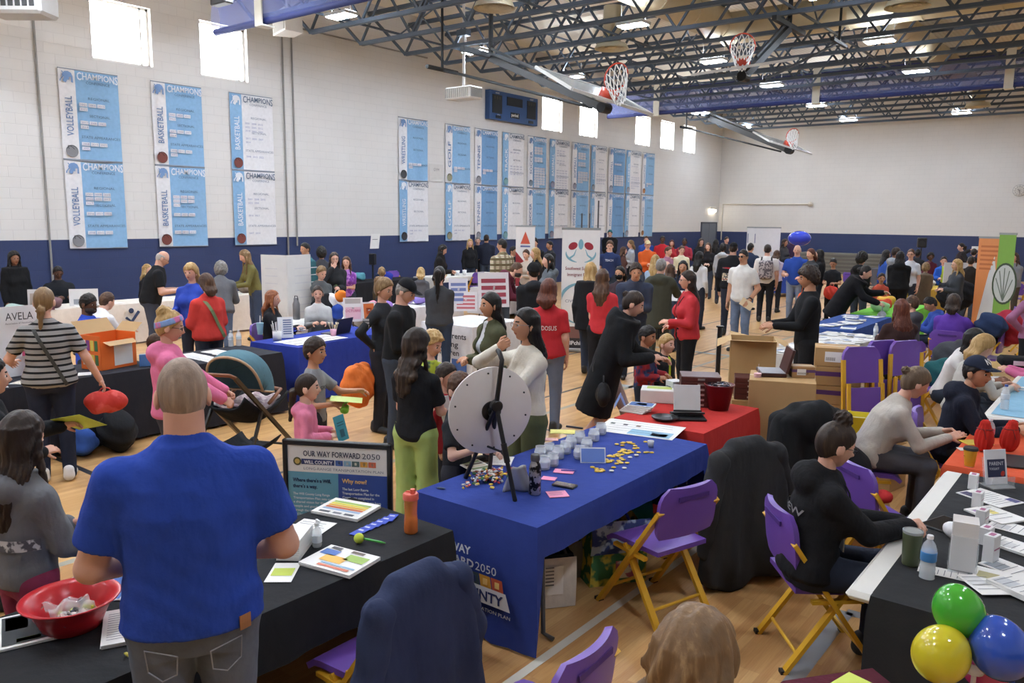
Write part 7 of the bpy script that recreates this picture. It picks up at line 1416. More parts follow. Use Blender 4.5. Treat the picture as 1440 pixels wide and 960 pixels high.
# far tables
for i, (px, py, c, lab) in enumerate(((545, 388, '2a3aa8', 'blue gift bag on the far black table'), (535, 392, '22304a', 'dark navy bag on the far black table'), (507, 396, '58a0b0', 'teal packets on the far black table'))): p = GD(px, py, 20.6); bundle(p[0], p[1], ZT, .16, .12, .11, c, lab, 'gift_bag', 'bag')
p = GD(545, 375, 20.4); t = thing('desk_fan', 'black floor fan or lamp stand at the navy wall', 'stand', (p[0]-1.1, p[1]+.5, 0)); m = MB(); m.tube([(0, 0, 0), (0, 0, 1.25)], .03, 8); m.box((-.1, -.06, 1.1), (.1, .06, 1.4), bev=.02); m.lathe([(.2, 0), (.2, .02), (0.0005, .05)], 14); obj('stand_body', m, plain('1a1b20', .5), t, auto=40)
for i, (y, c, lab) in enumerate(((16.6, 'd8c8a0', 'cream cup on the far white table'), (17.1, 'e4e4e4', 'white cup on the far white table'), (17.4, 'e0e0e2', 'small white tub on the far white table'), (16.9, '2a2a2e', 'black tray on the far white table'))): t = thing('table_cup', lab, 'cup', (-15.35, y, ZT)); m = MB(); m.lathe([(.05, 0), (.065, .14), (.06, .14), (.048, .006), (0.0005, .006)], 16); obj('cup_wall', m, plain(c, .5), t, True)
for i in range(6): bundle(-10.9+.25*(i % 3), 9.5+.9*(i//3)+.1*i, ZT, .14, .12, .07, ['9a78c8', 'd88aa8', '8a6ab8', 'c8a8d8', '7a68b0', 'e0b8c8'][i], ['lilac', 'rose', 'violet', 'pale lilac', 'deep violet', 'pale rose'][i]+' bag among the purple things on the pale cloth', 'goody_bag', 'bag')
for i, (px, py, w_, h_, rz, c, b1, lab) in enumerate(((645, 415, .3, .4, 50, 'd0d0d8', '6a78b0', 'white picture card with blue figures near the pale cloth'), (695, 420, .5, .55, 55, 'd8d4d8', 'a03848', 'striped red and white card by the maroon jacket man'), (655, 425, .36, .3, 40, 'dcd8d8', 'c86a70', 'card with pink pictures behind the green jacket woman'))): easel_card(px, py+12, w_, h_, rz, lab, c, [(.1, .1+.2*k, .9, .22+.2*k, b1) for k in range(4)], dep=12.6)
# yellow cloth and lime tables
m = MB(); m.box((0, 0, 0), (.3, .3, .45)); 
for i, (x, y, c, lab) in enumerate(((-4.7, 21.7, 'c8d0a8', 'clear tub of leaves on the yellow cloth'), (-4.5, 22.3, 'e0ddd8', 'white heaped goods on the yellow cloth'), (-4.3, 22.8, 'dcdcd8', 'white packages on the yellow cloth'), (-3.8, 16.2, 'd8452c', 'orange bag on the lime cloth'), (-3.9, 16.9, 'e0a83c', 'yellow bag on the lime cloth'), (-3.7, 15.6, 'a8d8a0', 'pale green packet on the lime cloth'))): bundle(x, y, ZT, .16, .14, .10, c, lab, 'goods', 'goods')
# floor bags at the left
p = G(148, 622, 0); bundle(-7.95, 3.75, 0, .22, .17, .21, '1c1e22', 'black backpack on the floor before the orange carton table', 'backpack', 'backpack'); bundle(-8.05, 3.42, 0, .2, .14, .15, '2a50a0', 'blue bag on the floor behind the striped shirt woman', 'duffel_bag', 'bag')
# ======================= stroller
so = G(352, 640, .2); t = thing('stroller', 'baby stroller with a teal hood and tan leather handle', 'stroller', G(345, 664, 0), math.radians(205)); SM = plain('17181a', .4)
TEAL = fabric('4f7886', wr=.3)
m = MB()
def hoodf(u, v): a = math.radians(-12+128*u); b = PI*v; r = .35; return (.27*math.cos(b)*(1-.05*math.sin(a)), .02-r*math.cos(a)*math.sin(b)**.6+.06, .80+r*1.02*math.sin(a)*math.sin(b)**.6)
m.grid(hoodf, 18, 20, 0, .012); hd_ = obj('hood', m, TEAL, t, True); m = MB(); m.tube([hoodf(1, v) for v in np.linspace(0, 1, 20)], .012, 8); m.tube([hoodf(.0, v) for v in np.linspace(0, 1, 20)], .010, 8); obj('hood_trim', m, plain('b89a78', .5), hd_, True); m = MB(); [m.tube([hoodf(f, v) for v in np.linspace(0, 1, 16)], .007, 6) for f in (.33, .66)]; obj('hood_rib', m, plain('3c5e6a', .6), hd_, True)
m = MB(); m.grid(lambda u, v: ((u-.5)*.46*(1-.08*v), -.42+.72*v, .58-.10*math.sin(PI*v)+.22*max(0, v-.6)+.12*(2*u-1)**4), 12, 14, 0, .02); obj('seat_bucket', m, fabric('1c1e22'), t, True)
m = MB(); m.grid(lambda u, v: ((u-.5)*.38, -.34+.5*v, .66-.05*math.sin(PI*v)+.02*math.sin(u*12+v*9)), 12, 12, 0, .03); obj('blanket', m, fabric('b8a0a8', stripe=('blotch', 'd8c8c8', 20, 0)), t, True)
for sx in (-1, 1): m = MB(); m.bar((sx*.25, .50, 1.0), (sx*.26, -.46, .16), .024, .036); obj('side_rail', m, plain('5a4a34', .4, .5), t); m = MB(); m.bar((sx*.25, .1, .62), (sx*.27, .40, .16), .022, .032); obj('rear_strut', m, SM, t)
m = MB(); m.tube([(-.25, .50, 1.0), (-.24, .56, 1.03), (.24, .56, 1.03), (.25, .50, 1.0)], .016, 10); obj('handle', m, plain('8a5230', .5), t, True); m = MB(); m.tube([(-.24, -.05, .66), (-.22, -.30, .74), (0, -.36, .75), (.22, -.30, .74), (.24, -.05, .66)], .017, 10); obj('bumper_bar', m, plain('8a5230', .5), t, True)
for x, y, r in ((-.29, .42, .15), (.29, .42, .15), (-.2, -.48, .10), (.2, -.48, .10)):
    M_ = Matrix.Translation((x, y, r))@Matrix.Rotation(PI/2, 4, 'Y'); m = MB(); m.tube([M_@Vector((r*.86*math.cos(a), r*.86*math.sin(a), 0)) for a in np.linspace(0, 2*PI, 24, endpoint=False)], r*.14, 8, closed=True); wh = obj('wheel', m, plain('1a1a1c', .7), t, True); m = MB(); m.lathe([(0.0005, -.02), (.025, -.018), (.025, .018), (0.0005, .02)], 12, 0, M_); [m.bar(M_@Vector((0, 0, 0)), M_@Vector((r*.8*math.cos(a), r*.8*math.sin(a), 0)), .012, .02) for a in np.linspace(0, 2*PI, 6)[:5]]; obj('spoke', m, plain('6a5a40', .4, .4), wh)
m = MB(); m.grid(lambda u, v: ((u-.5)*.42, -.3+.6*v, .20-.02*math.sin(PI*v)+.10*(2*u-1)**4), 8, 8, 0, .012); obj('basket', m, fabric('26282c'), t, True); m = MB(); m.tube([(-.29, .42, .15), (.29, .42, .15)], .012, 8); m.tube([(-.26, -.46, .16), (.26, -.46, .16)], .012, 8); obj('axle', m, SM, t)
# ======================= stands and boards
def pullup(p0, p1, ztop, label, col, name='pull_up_banner', deco=None, zb=.06):
    p0, p1 = np.array(p0[:2]), np.array(p1[:2]); c = (p0+p1)/2; u = p1-p0; W = float(np.linalg.norm(u)); t = thing(name, label, 'banner stand', (c[0], c[1], 0), math.atan2(u[1], u[0])); m = MB(); m.box((-W/2, -.06, 0), (W/2, .1, .07), bev=.02); obj('base', m, plain('a8a8a8', .3, .6), t); m = MB(); m.box((-W/2, -.006, ztop-.02), (W/2, .012, ztop+.02)); obj('top_rail', m, plain('9aa0a0', .35, .5), t); m = MB(); m.tube([(0, .05, .05), (0, .03, ztop)], .012, 8); obj('support_pole', m, plain('888888', .3, .6), t); m = MB(); m.box((-W/2+.01, -.003, zb), (W/2-.01, .003, ztop-.01)); g = obj('graphic', m, plain(col, .5), t)
    if deco: deco(g, W, ztop)
    return t
def flat(g, poly, col, nm, y=-.005):
    m = MB(); m.add([(x, y, z) for x, z in poly], [tuple(range(len(poly)))]); return obj(nm, m, plain(col, .5), g)
def oval(cx, cz, rx, rz, a=0, n=24): return [(cx+rx*math.cos(q)*math.cos(a)-rz*math.sin(q)*math.sin(a), cz+rx*math.cos(q)*math.sin(a)+rz*math.sin(q)*math.cos(a)) for q in np.linspace(0, 2*PI, n, endpoint=False)]
def ssip(g, W, zt):
    flat(g, oval(-.14, zt-.30, .085, .062, .5), '9a2030', 'red_head_shape'); flat(g, oval(.14, zt-.30, .085, .062, -.5), '9a2030', 'red_head_shape'); flat(g, oval(0, zt-.27, .045, .09), '6fa3b4', 'teal_head_shape')
    for sg in (-1, 1):
        m = MB(); m.tube([(sg*(.26*math.cos(a)), -.006, zt-.42+.17*math.sin(a)) for a in np.linspace(.1, -1.3, 10)], [.006+.016*math.sin(i/9*PI) for i in range(10)], 6); m.tube([(sg*.2, -.006, zt-.52), (sg*.12, -.006, zt-.46), (sg*.08, -.006, zt-.36)], [.02, .015, .005], 6); m.v = [(x, -.005+(y+.006)*.1, z) for x, y, z in m.v]; obj('teal_arm_shape', m, plain('6fa3b4', .5), g)
    m = MB(); letters(m, 'Southwest Suburban', (0, -.004, zt-.72), (1, 0, 0), (0, 0, 1), width=W*.78, height=.055, bold=.02); letters(m, 'Immigrant Project', (0, -.004, zt-.83), (1, 0, 0), (0, 0, 1), width=W*.68, height=.055, bold=.02); obj('name_lettering', m, plain('8a4048', .5), g)
    m = MB(); m.tube([(.02+.38*math.cos(a), -.006, zt-1.32+.36*math.sin(a)) for a in np.linspace(1.2, 4.6, 22)], [.006+.03*math.sin(i/21*PI) for i in range(22)], 6); m.v = [(min(max(x, -W/2+.02), W/2-.02), -.005+(y+.006)*.1, z) for x, y, z in m.v]; obj('teal_swoosh', m, plain('6fa3b4', .5), g)
    m = MB(); letters(m, 'CIVIC', (-.16, -.004, zt-1.3), (1, 0, 0), (0, 0, 1), width=.2, height=.05); letters(m, 'education', (.1, -.004, zt-1.18), (1, 0, 0), (0, 0, 1), width=.2, height=.04); obj('topic_lettering', m, plain('50606a', .5), g)
    flat(g, [(-.3, zt-1.72), (-.2, zt-1.72), (-.2, zt-1.62), (-.3, zt-1.62)], '3a5a9a', 'blue_tile'); m = MB(); letters(m, 'f', (-.245, -.007, zt-1.70), (1, 0, 0), (0, 0, 1), height=.07, bold=.03); obj('tile_letter', m, plain('f0f0f0', .5), g)
    flat(g, [(-W/2+.01, .25), (W/2-.01, .25), (W/2-.01, .46), (-W/2+.01, .46)], '7a5048', 'photo_strip'); flat(g, [(-W/2+.01, .07), (W/2-.01, .07), (W/2-.01, .25), (-W/2+.01, .25)], '2a2628', 'dark_strip'); m = MB(); letters(m, 'SSIPchicago', (-.02, -.007, .13), (1, 0, 0), (0, 0, 1), width=W*.7, height=.07, bold=.02); obj('handle_lettering', m, plain('dcdcdc', .5), g)
a, b = GD(790, 330, 14.3), GD(845, 330, 14.2); pullup(a, b, 2.19, 'white pull-up banner of the immigrant project with a teal and red emblem', 'dbd9d6', deco=ssip)
def redb(g, W, zt): flat(g, [(-.12, zt-.42), (.12, zt-.42), (0, zt-.12)], 'c84a30', 'red_triangle'); flat(g, [(-W/2+.01, .1), (W/2-.01, .1), (W/2-.01, zt-1.15), (-W/2+.01, zt-.6)], '9a2028', 'red_field'); flat(g, [(-.12, zt-.50), (.12, zt-.50), (.12, zt-.46), (-.12, zt-.46)], '4a5a90', 'name_strip')
a, b = GD(725, 330, 19.5), GD(753, 330, 19.4); pullup(a, b, 2.18, 'white and red pull-up banner with a red triangle', 'd6d4d2', deco=redb)
for (x0, x1, d_, lab) in ((1050, 1062, 26.5, 'narrow white display board at the end wall tables'), (1060, 1098, 26.2, 'wide white display board with a blue logo at the end wall')):
    a, b = GD(x0, 330, d_), GD(x1, 330, d_)
    pullup(a, b, 2.16, lab, 'd9d9dc', deco=lambda g, W, zt: (flat(g, [(-.05, zt-.85), (.07, zt-.80), (.05, zt-.68), (-.07, zt-.73)], '8fa6cc', 'blue_logo'), flat(g, [(-W/2+.02, zt-1.1), (W/2-.02, zt-1.1), (W/2-.02, zt-1.08), (-W/2+.02, zt-1.08)], 'b8bcc8', 'rule'), flat(g, [(-W/2+.03, zt-.5), (-W/2+.06, zt-.5), (-W/2+.06, zt-.2), (-W/2+.03, zt-.2)], '7a80a0', 'side_mark')))
def ogr(g, W, zt):
    flat(g, [(-W*.38, .06), (W*.3, .06), (W*.36, 1.2), (W*.2, 1.72), (W*.02, 1.35), (-W*.12, .9)], 'dcdcdc', 'white_flame')
    for k in range(6): flat(g, [(-.18, zt-.2-.09*k), (.2-.03*k, zt-.2-.09*k), (.2-.03*k, zt-.16-.09*k), (-.18, zt-.16-.09*k)], 'c86a34', 'text_band')
a, b = GD(1376, 340, 16.6), GD(1412, 340, 16.2); pullup(a, b, 2.08, 'orange and white pull-up banner beside the green one', 'e58a4a', deco=ogr)
def grn(g, W, zt): flat(g, oval(.02, zt-.95, .24, .40), '3c4a34', 'emblem_rim'); flat(g, oval(.02, zt-.95, .205, .36), 'c4c6c4', 'emblem_disc', -.007); [flat(g, [(.02-.01, zt-1.28), (.03, zt-1.28), (.02+.17*math.cos(a), zt-.95+.3*math.sin(a)), (.0+.17*math.cos(a), zt-.95+.3*math.sin(a))], '6a7468', 'emblem_ray', -.009) for a in (.3, 1, 1.6, 2.2, 2.8)]
a, b = GD(1405, 335, 15.6), GD(1430, 335, 15.3); pullup(a, b, 2.17, 'tall green pull-up banner with a round grey emblem', '78a83c', deco=grn)
t3 = thing('trifold_board', 'tall white trifold board standing behind the redhead', 'board', (-11.0, 8.1, 0), 0); pa, pb = GD(370, 440, 13.2), GD(438, 440, 13.5); mid = GD(405, 440, 13.0)
for k, (q0, q1) in enumerate(((pa, mid), (mid, pb))):
    m = MB(); a, b = Vector((q0[0]+11.0, q0[1]-8.1, 0)), Vector((q1[0]+11.0, q1[1]-8.1, 0)); n_ = Vector((b-a)).cross(Vector((0, 0, 1))).normalized()*.01; m.add([a-n_, b-n_, b+n_, a+n_]+[v+Vector((0, 0, 1.73)) for v in (a-n_, b-n_, b+n_, a+n_)], [(3, 2, 1, 0), (4, 5, 6, 7), (0, 1, 5, 4), (1, 2, 6, 5), (2, 3, 7, 6), (3, 0, 4, 7)]); pn_ = obj('panel', m, plain('dad9d6', .6), t3); m = MB(); R_ = (b-a).normalized()
    for r_ in range(7): o_ = a+n_*1.2+R_*(.08+.3*k*.3)+Vector((0, 0, 1.5-.12*r_)); w_ = .25+.3*k; m.add([o_, o_+R_*w_, o_+R_*w_+Vector((0, 0, .015)), o_+Vector((0, 0, .015))], [(0, 1, 2, 3)])
    obj('faint_writing', m, plain('cdcdd0', .6), pn_)
# loudspeaker on stand, easel, folded wall table
p = GD(1296, 345, 31.5); t = thing('speaker_stand', 'black speaker pole stand before the end wall', 'speaker stand', (p[0], p[1], 0)); m = MB(); m.tube([(0, 0, .1), (0, 0, 1.42)], .025, 8); obj('pole', m, plain('1a1a1c', .5), t)
for k in range(3): m = MB(); m.tube([(0, 0, .5), (.4*math.cos(k*2.1), .4*math.sin(k*2.1), .01)], .015, 6); obj('leg', m, plain('1a1a1c', .5), t)
t = thing('loudspeaker', 'black loudspeaker on its pole before the end wall', 'speaker', (p[0], p[1], 1.42), .3); m = MB(); m.box((-.16, -.16, 0), (.16, .16, .38), bev=.03); obj('cabinet', m, plain('1c1d20', .6), t); m = MB(); m.lathe([(.11, 0), (.11, .01), (0.0005, .015)], 18, 0, Matrix.Translation((0, -.16, .15))@Matrix.Rotation(PI/2, 4, 'X')); obj('cone_grille', m, plain('2c2d30', .7), t)
p = GD(1378, 400, 20.5); t = thing('easel', 'black tripod easel holding a grey board', 'easel', (p[0], p[1], 0), math.radians(30))
for a in ((-.36, -.1), (.36, -.1), (.0, .5)): m = MB(); m.tube([(0, 0, 1.65), (a[0], a[1], .01)], .018, 6); obj('leg', m, plain('1c1c1e', .5), t)
t = thing('display_board', 'pale grey board resting on the tripod easel', 'board', (p[0]-.35, p[1]+.05, .0), math.radians(30)); m = MB(); m.box((-.45, .22, .55), (.55, .25, 1.35)); obj('panel', m, plain('c4c4c6', .5), t); m = MB(); m.box((-.45, .18, .52), (.55, .28, .55)); m.tube([(-.3, .25, .55), (-.3, .35, 0)], .015, 6); m.tube([(.4, .25, .55), (.4, .35, 0)], .015, 6); obj('ledge', m, plain('2a2a2c', .5), t)
a, b = bp(1168, 385), bp(1210, 385); t = thing('bleacher_end', 'grey folded bleacher end against the end wall', 'bleacher', ((a[0]+b[0])/2, BY-.6, 0)); w = b[0]-a[0]+2.4; m = MB()
m.box((-w/2, -.3, 0), (w/2, .55, .95), bev=.01); obj('cabinet', m, plain('75746c', .6), t); m = MB(); [m.box((-w/2+.05, -.32, .1+.17*k), (w/2-.05, -.30, .2+.17*k)) for k in range(5)]; obj('tread_slat', m, plain('5e5d57', .6), t)
p = GD(1013, 452, 10.4); t = thing('belt_post', 'slim black crowd control post on the floor behind the open carton', 'post', (p[0], p[1], 0)); m = MB(); m.tube([(0, 0, .02), (0, 0, .98)], .03, 12); m.lathe([(.15, 0), (.15, .015), (.03, .03), (0.0005, .03)], 20); m.lathe([(.05, .98), (.05, 1.0), (0.0005, 1.0)], 14); obj('post_body', m, plain('1c1d1f', .4), t, auto=40); m = MB(); m.bar((-.031, 0, .1), (-.031, 0, .9), .012, .012); obj('reflective_strip', m, plain('d8d8d8', .3), t)
p = GD(1124, 340, 24.6); t = thing('balloon', 'big shiny blue balloon above the bald man', 'balloon', (p[0], p[1], 1.86)); m = MB(); m.ball((0, 0, 0), (.34, .3, .23), 24); obj('skin', m, plain('1a34c8', .2, coat=.4), t, True); m = MB(); m.tube([(0, 0, -.2), (.05, 0, -1.84)], .006, 5); m.lathe([(.05, -1.86), (.05, -1.8), (0.0005, -1.79)], 12); obj('string', m, plain('d8d8d8', .5), t)
for k, (px, h_) in enumerate(((818, 300), (829, 300), (841, 282))): p = GD(px, 318, 20.5); z1 = GD(px, h_, 20.5)[2]; t = thing('flag_pole', ['first thin dark pole above the crowd by the white columns', 'second thin dark pole above the crowd by the white columns', 'tallest thin dark pole above the crowd by the white columns'][k], 'pole', (p[0], p[1], 0)); m = MB(); m.tube([(0, 0, .02), (0, 0, float(z1))], .02, 8); m.lathe([(.16, 0), (.16, .02), (0.0005, .03)], 14); obj('shaft', m, plain('5a5a5e', .4, .5), t, auto=40)
# ------------------------------------------------------------------ the visitors
def P(x, y, dep, h, face, hair, hc, tk, tc_, label, bot='2e3644', sk='light', sx='f', ho=None, to=None, ch=None, bk='pants', **k):
    I = person(x, y, label, h=h, face=face, dep=dep, hair=(hair, hc, ho or {}), top=(tk, tc_, to or {}), bottom=(bk, bot), skin=sk, sex=sx, **k)
    if ch: chair(I['loc'][0], I['loc'][1], math.degrees(I['rz'])-90, ch)
    return I
def held(I, i, w, h, col, label, name='flyer', cat='flyer', tilt=(.9, 0, 0), blocks=(), n=2, off=(0, 0, 0), fwd=.10):
    p, d = hand_world(I, i, fwd); t = paper(0, 0, 0, w, h, 0, label, blocks, n=n, name=name, cat=cat, col=col, at=p+np.array(off)); t.rotation_euler = (tilt[0], tilt[1], I['rz']+tilt[2]); return t
def hand_bag(I, i, w, d, h, col, label, name='bag', drop=.34, stripe=None):
    p, _ = hand_world(I, i, .09); t = thing(name, label, 'bag', (p[0], p[1], max(.02, p[2]-drop-h)), I['rz']); ph = rng.random(2)*6
    sdf_obj('bag_body', lambda Q: ell(Q, (0, 0, h*.48), (w/2, d/2, h*.5))+.010*np.sin(Q[:, 0]*24+ph[0]+3*np.sin(Q[:, 2]*8))*np.sin(Q[:, 2]*14+ph[1])+.005*np.sin(Q[:, 2]*38+Q[:, 0]*31+2*np.sin(Q[:, 0]*17)), (-w/2-.03, -d/2-.03, -.03), (w/2+.03, d/2+.03, h+.04), .014, fabric(col, rough=.75, wr=.7, stripe=stripe), t); m = MB(); m.tube([(-.06, 0, h*.88), (-.03, 0, h+drop*.6), (0, 0, h+drop), (.03, 0, h+drop*.6), (.06, 0, h*.88)], .008, 6); obj('handle', m, plain(col, .6), t, True); return t
# nearest people
I = P(254, 503, 2.62, 1.87, 178, 'buzz', '9c8470', 'polo', '2446b0', 'tall man in a blue polo seen from behind at the red bowl table', '626a78', sx='m', build=1.13, bk='denim', to={'hem': -.025, 'off': .024}, arms=((-.06, -.24, -.38), (-.06, -.24, -.38)), poles=((.7, .5, -.6), (.7, .5, -.6)), head=(3, 10), ho={'th': .0035, 'front': .04}, extra=['glasses'], hands=('grip', 'grip'))
for sx_ in (-1, 1):
    m = MB(); m.tube([surf_pt(I, sx_*x, z-.075, True, .016) for x, z in ((.05, -.0), (.15, .02), (.145, -.075), (.10, -.095), (.055, -.07), (.05, -.0))], .0025, 5); obj('pocket_seam', m, plain('8a8f98', .7), I['root'])
m = MB(); m.grid(lambda u, v: surf_pt(I, -.145-.035*u, -.03+.05*v, True, .012), 4, 2, 0, .004); obj('leather_patch', m, plain('a0683c', .5), I['root'])
I = P(38, 592, 3.42, 1.48, 118, 'long', 'dark', 'hoodie', '6c6e72', 'girl with long brown hair in a grey hoodie standing beside the red bowl table', '8a2c4c', ho={'L': .46, 'w': 1.1}, arms=('front', (-.0, -.26, -.30)), head=(10, 18)); x_patch(I, .2, .3, .05, True, 'c8c8ca')
held(I, 1, .2, .28, 'dcdce0', 'white paper in the hand of the girl in the grey hoodie', 'paper', 'paper', (1.1, .3, .4))
I = P(-14, 545, 4.6, 1.5, 95, 'short', 'black', 'jacket', '1b1c1f', 'child in a black jacket at the picture edge below the lettered board', '22242a', arms=('fwd', 'bent')); held(I, 0, .2, .27, 'b8d848', 'lime flyer held out above the girl in the grey hoodie', tilt=(.5, .2, .8), blocks=[(.1, .7, .9, .9, 'e8e03c'), (.1, .2, .8, .5, '90a848')])
I = P(985, 829, 1.62, 1.50, 155, 'long', 'mixed', 'long', '20242e', 'woman with wavy blond hair, only her head above the bottom edge', ho={'L': .36, 'w': 1.2, 'wave': .012, 'th': .016, 'side': 1, 'shag': .011, 'locks': 0}, head=(-8, 4))
I = P(1186, 597, 4.05, 1.66, 106, 'bun', 'dark', 'hoodie', '18181b', 'woman with a top bun and glasses in a black hoodie typing at the table', '262c3c', pose='sit', build=1.14, lean=6, head=(12, 14), arms=((-.16, -.40, -.165), (-.12, -.42, -.165)), extra=['glasses', 'lanyard', ('patch', .30, .16, .22, False, 'c8c8c8')], ho={'bz': .14, 'by': .01, 'br': .046}, hands=('pinch', 'pinch'), seat=.46)
x_print(I, 'CREW', .30, .26, True, '8a8a8c', .04)
P(1300, 506, 6.02, 1.66, 102, 'bun', 'streak', 'long', 'b4ada2', 'woman in a pale pullover with a claw clip bun writing at the orange cloth', '4a4c54', pose='sit', build=1.2, lean=22, head=(14, 16), arms=('table', 'table'), ho={'bz': .05, 'by': .115, 'br': .034, 'th': .014}, ch='purple folding chair under the woman in the pale pullover', hands=('pinch', 'flat'))
P(1378, 497, 6.2, 1.66, 88, 'short', 'black', 'hoodie', '1c2030', 'woman in a navy baseball cap and dark hoodie at the red pouches', '22242a', 'tan', pose='sit', lean=10, head=(-24, 0), arms=('table', 'table'), extra=[('cap', '20283c', False, ('NY', 'e8e8e8'))], ch='purple folding chair under the woman in the baseball cap')
P(1392, 465, 7.75, 1.62, 120, 'bob', 'blond', 'long', 'b8b4ac', 'blonde woman seated beyond the baseball cap, head bowed', pose='sit', lean=14, head=(0, 20), arms=('table', 'table'), ho={'th': .016})
P(1378, 455, 8.25, 1.64, 70, 'long', 'black', 'long', 'dedad6', 'dark haired woman in a white top seated behind the blonde one', pose='sit', lean=18, head=(0, 12), arms=('table', 'table'), sk='brown', ho={'L': .4, 'fall': 1})
P(1468, 452, 8.7, 1.4, -90, 'long', 'dark', 'hoodie', 'd86a98', 'child in a pink top at the edge beyond the runner table', pose='sit', arms=('table', 'table'))
P(1466, 376, 10.4, 1.69, -150, 'long', 'dark', 'long', '9a6288', 'woman in a mauve sweater with a hand on her hip', '1c1c20', build=1.15, arms=('hip', 'down'), poles=((1, .2, -.1), None))
# round the prize wheel
I = P(741, 438, 5.75, 1.70, -58, 'long', 'black', 'long', 'd4cebf', 'woman in a cream sweater and round glasses behind the prize wheel', '545a3c', 'tan', arms=((.0, -.46, -.20), (-.11, -.21, .10)), head=(-4, -2), extra=[('glasses', '9a9490')], ho={'L': .36, 'locks': 0}, hands=('relax', 'grip'), poles=(None, (.9, .0, -.6)))
P(690, 414, 7.5, 1.65, -62, 'long', 'black', 'jacket', '4a4c34', 'dark haired woman in an olive jacket behind the cream sweater', '30343c', 'tan', arms=('front', 'front'), to={'open': .07, 'inner': 'c4c8cc'}, ho={'L': .4, 'locks': 0})
I = P(772, 394, 8.8, 1.68, 166, 'bob', 'auburn', 'tee', 'c4262e', 'woman with auburn hair in a red lettered T-shirt seen from behind', '68748c', build=1.18, ho={'L': .2, 'th': .022, 'w': 1.2}, arms=('front', 'down')); x_print(I, 'UNIDOSUS', .27, .25, True, 'e8dcdc', .05)
I = P(590, 468, 5.72, 1.54, 152, 'long', 'dark', 'tee', '1b1c20', 'girl with long wavy hair in a black T-shirt and lime trousers', 'a2bc68', bk='wide', ho={'L': .42, 'w': 1.2, 'wave': .012, 'th': .02}, head=(-25, 16), arms=((-.05, -.28, -.28), (-.05, -.28, -.28)), hands=('grip', 'grip')); held(I, 1, .1, .22, 'd4d6da', 'silver packet held by the girl in lime trousers', 'packet', 'packet', (1.4, .2, 0), n=8)
P(612, 472, 7.1, 1.32, 55, 'curly', 'blond', 'tee', 'b4c634', 'blond curly child in a lime top behind the long haired girl', '6a6a70', head=(0, 18), to={'stripe': ('blotch', '3a5a4a', 9, 0)})
P(647, 525, 5.2, 1.32, 60, 'short', 'brown', 'tee', '1e2026', 'boy in a black T-shirt half hidden by the prize wheel', '2a2c34', 'fair', arms=('bent', (.05, -.25, -.1)), head=(-20, 0)); P(628, 548, 6.2, 1.2, 60, 'short', 'dark', 'hoodie', 'a0202a', 'small child in red between the boy and the lime trousers', '2a2c34')
I = P(577, 409, 8.05, 1.74, 68, 'short', 'grey', 'long', '1b1c1f', 'man in a black cap and sweater looking down', '3c4656', sx='m', build=1.12, lean=6, head=(0, 22), extra=['cap'], arms=('down', 'front'))
I = P(543, 396, 8.7, 1.68, 55, 'bun', 'dirty', 'long', '26282c', 'blonde woman in a black top with a flag on the sleeve', '2a2c34', head=(0, 14), arms=('bent', 'hip'), ho={'bz': .07, 'by': .09, 'br': .05, 'th': .02}, poles=(None, (1, .3, -.2)))
S, E, W = I['arm'][1]; m = MB(); c_ = S+(E-S)*.45; m.grid(lambda u, v: c_+np.array([-.058*math.cos((u-.5)*1.6), .058*math.sin((u-.5)*1.6), .10*(v-.5)]), 6, 4); fl = obj('flag_patch', m, plain('b8b8b8', .7), I['root']); m = MB(); [m.grid(lambda u, v: c_+np.array([-.060*math.cos((u-.5)*1.6), .060*math.sin((u-.5)*1.6), -.045+.03*k+.012*v]), 6, 1) for k in range(3)]; obj('flag_stripe', m, plain('4a4a4c', .7), fl)
t = hand_bag(I, 1, .52, .26, .50, 'f07428', 'big orange cloth bag carried by the blonde woman in black', 'tote_bag', drop=-.1); t.location = tuple(GD(505, 572, 8.5))
I = P(443, 485, 6.6, 1.33, 68, 'short', 'dark', 'tee', '8a8c90', 'boy in a grey T-shirt beside the girl in pink', '2e3038', 'tan', arms=('fwd', 'bent'), head=(-12, 0), ho={'th': .016, 'front': .055}, extra=[('print', 'SPORT', .32, .14, False, '30343a')]); held(I, 1, .2, .26, 'b8c86c', 'green leaflet held out by the boy in grey', 'leaflet', 'leaflet', (.1, 0, .3), off=(0, 0, .03))
t = hand_bag(I, 1, .09, .09, .08, '7ac83a', 'lime toy in the hands of the boy in grey', 'toy', drop=.0)
I = P(432, 534, 6.05, 1.13, 82, 'pony', 'dark', 'hoodie', 'e07a9c', 'little girl in a pink hoodie with a low ponytail', '5a5a64', 'fair', arms=('bent', 'bent'), ho={'L': .3, 'tz': -.02, 'sw': .5}); held(I, 1, .14, .2, '2f90a4', 'teal card held by the little girl in pink', 'card', 'card', (1.3, 0, -.5), [(.3, .15, .7, .45, '1e5a6c'), (.2, .6, .8, .64, '1e5a6c'), (.2, .7, .8, .74, '1e5a6c')], off=(0, 0, .05))
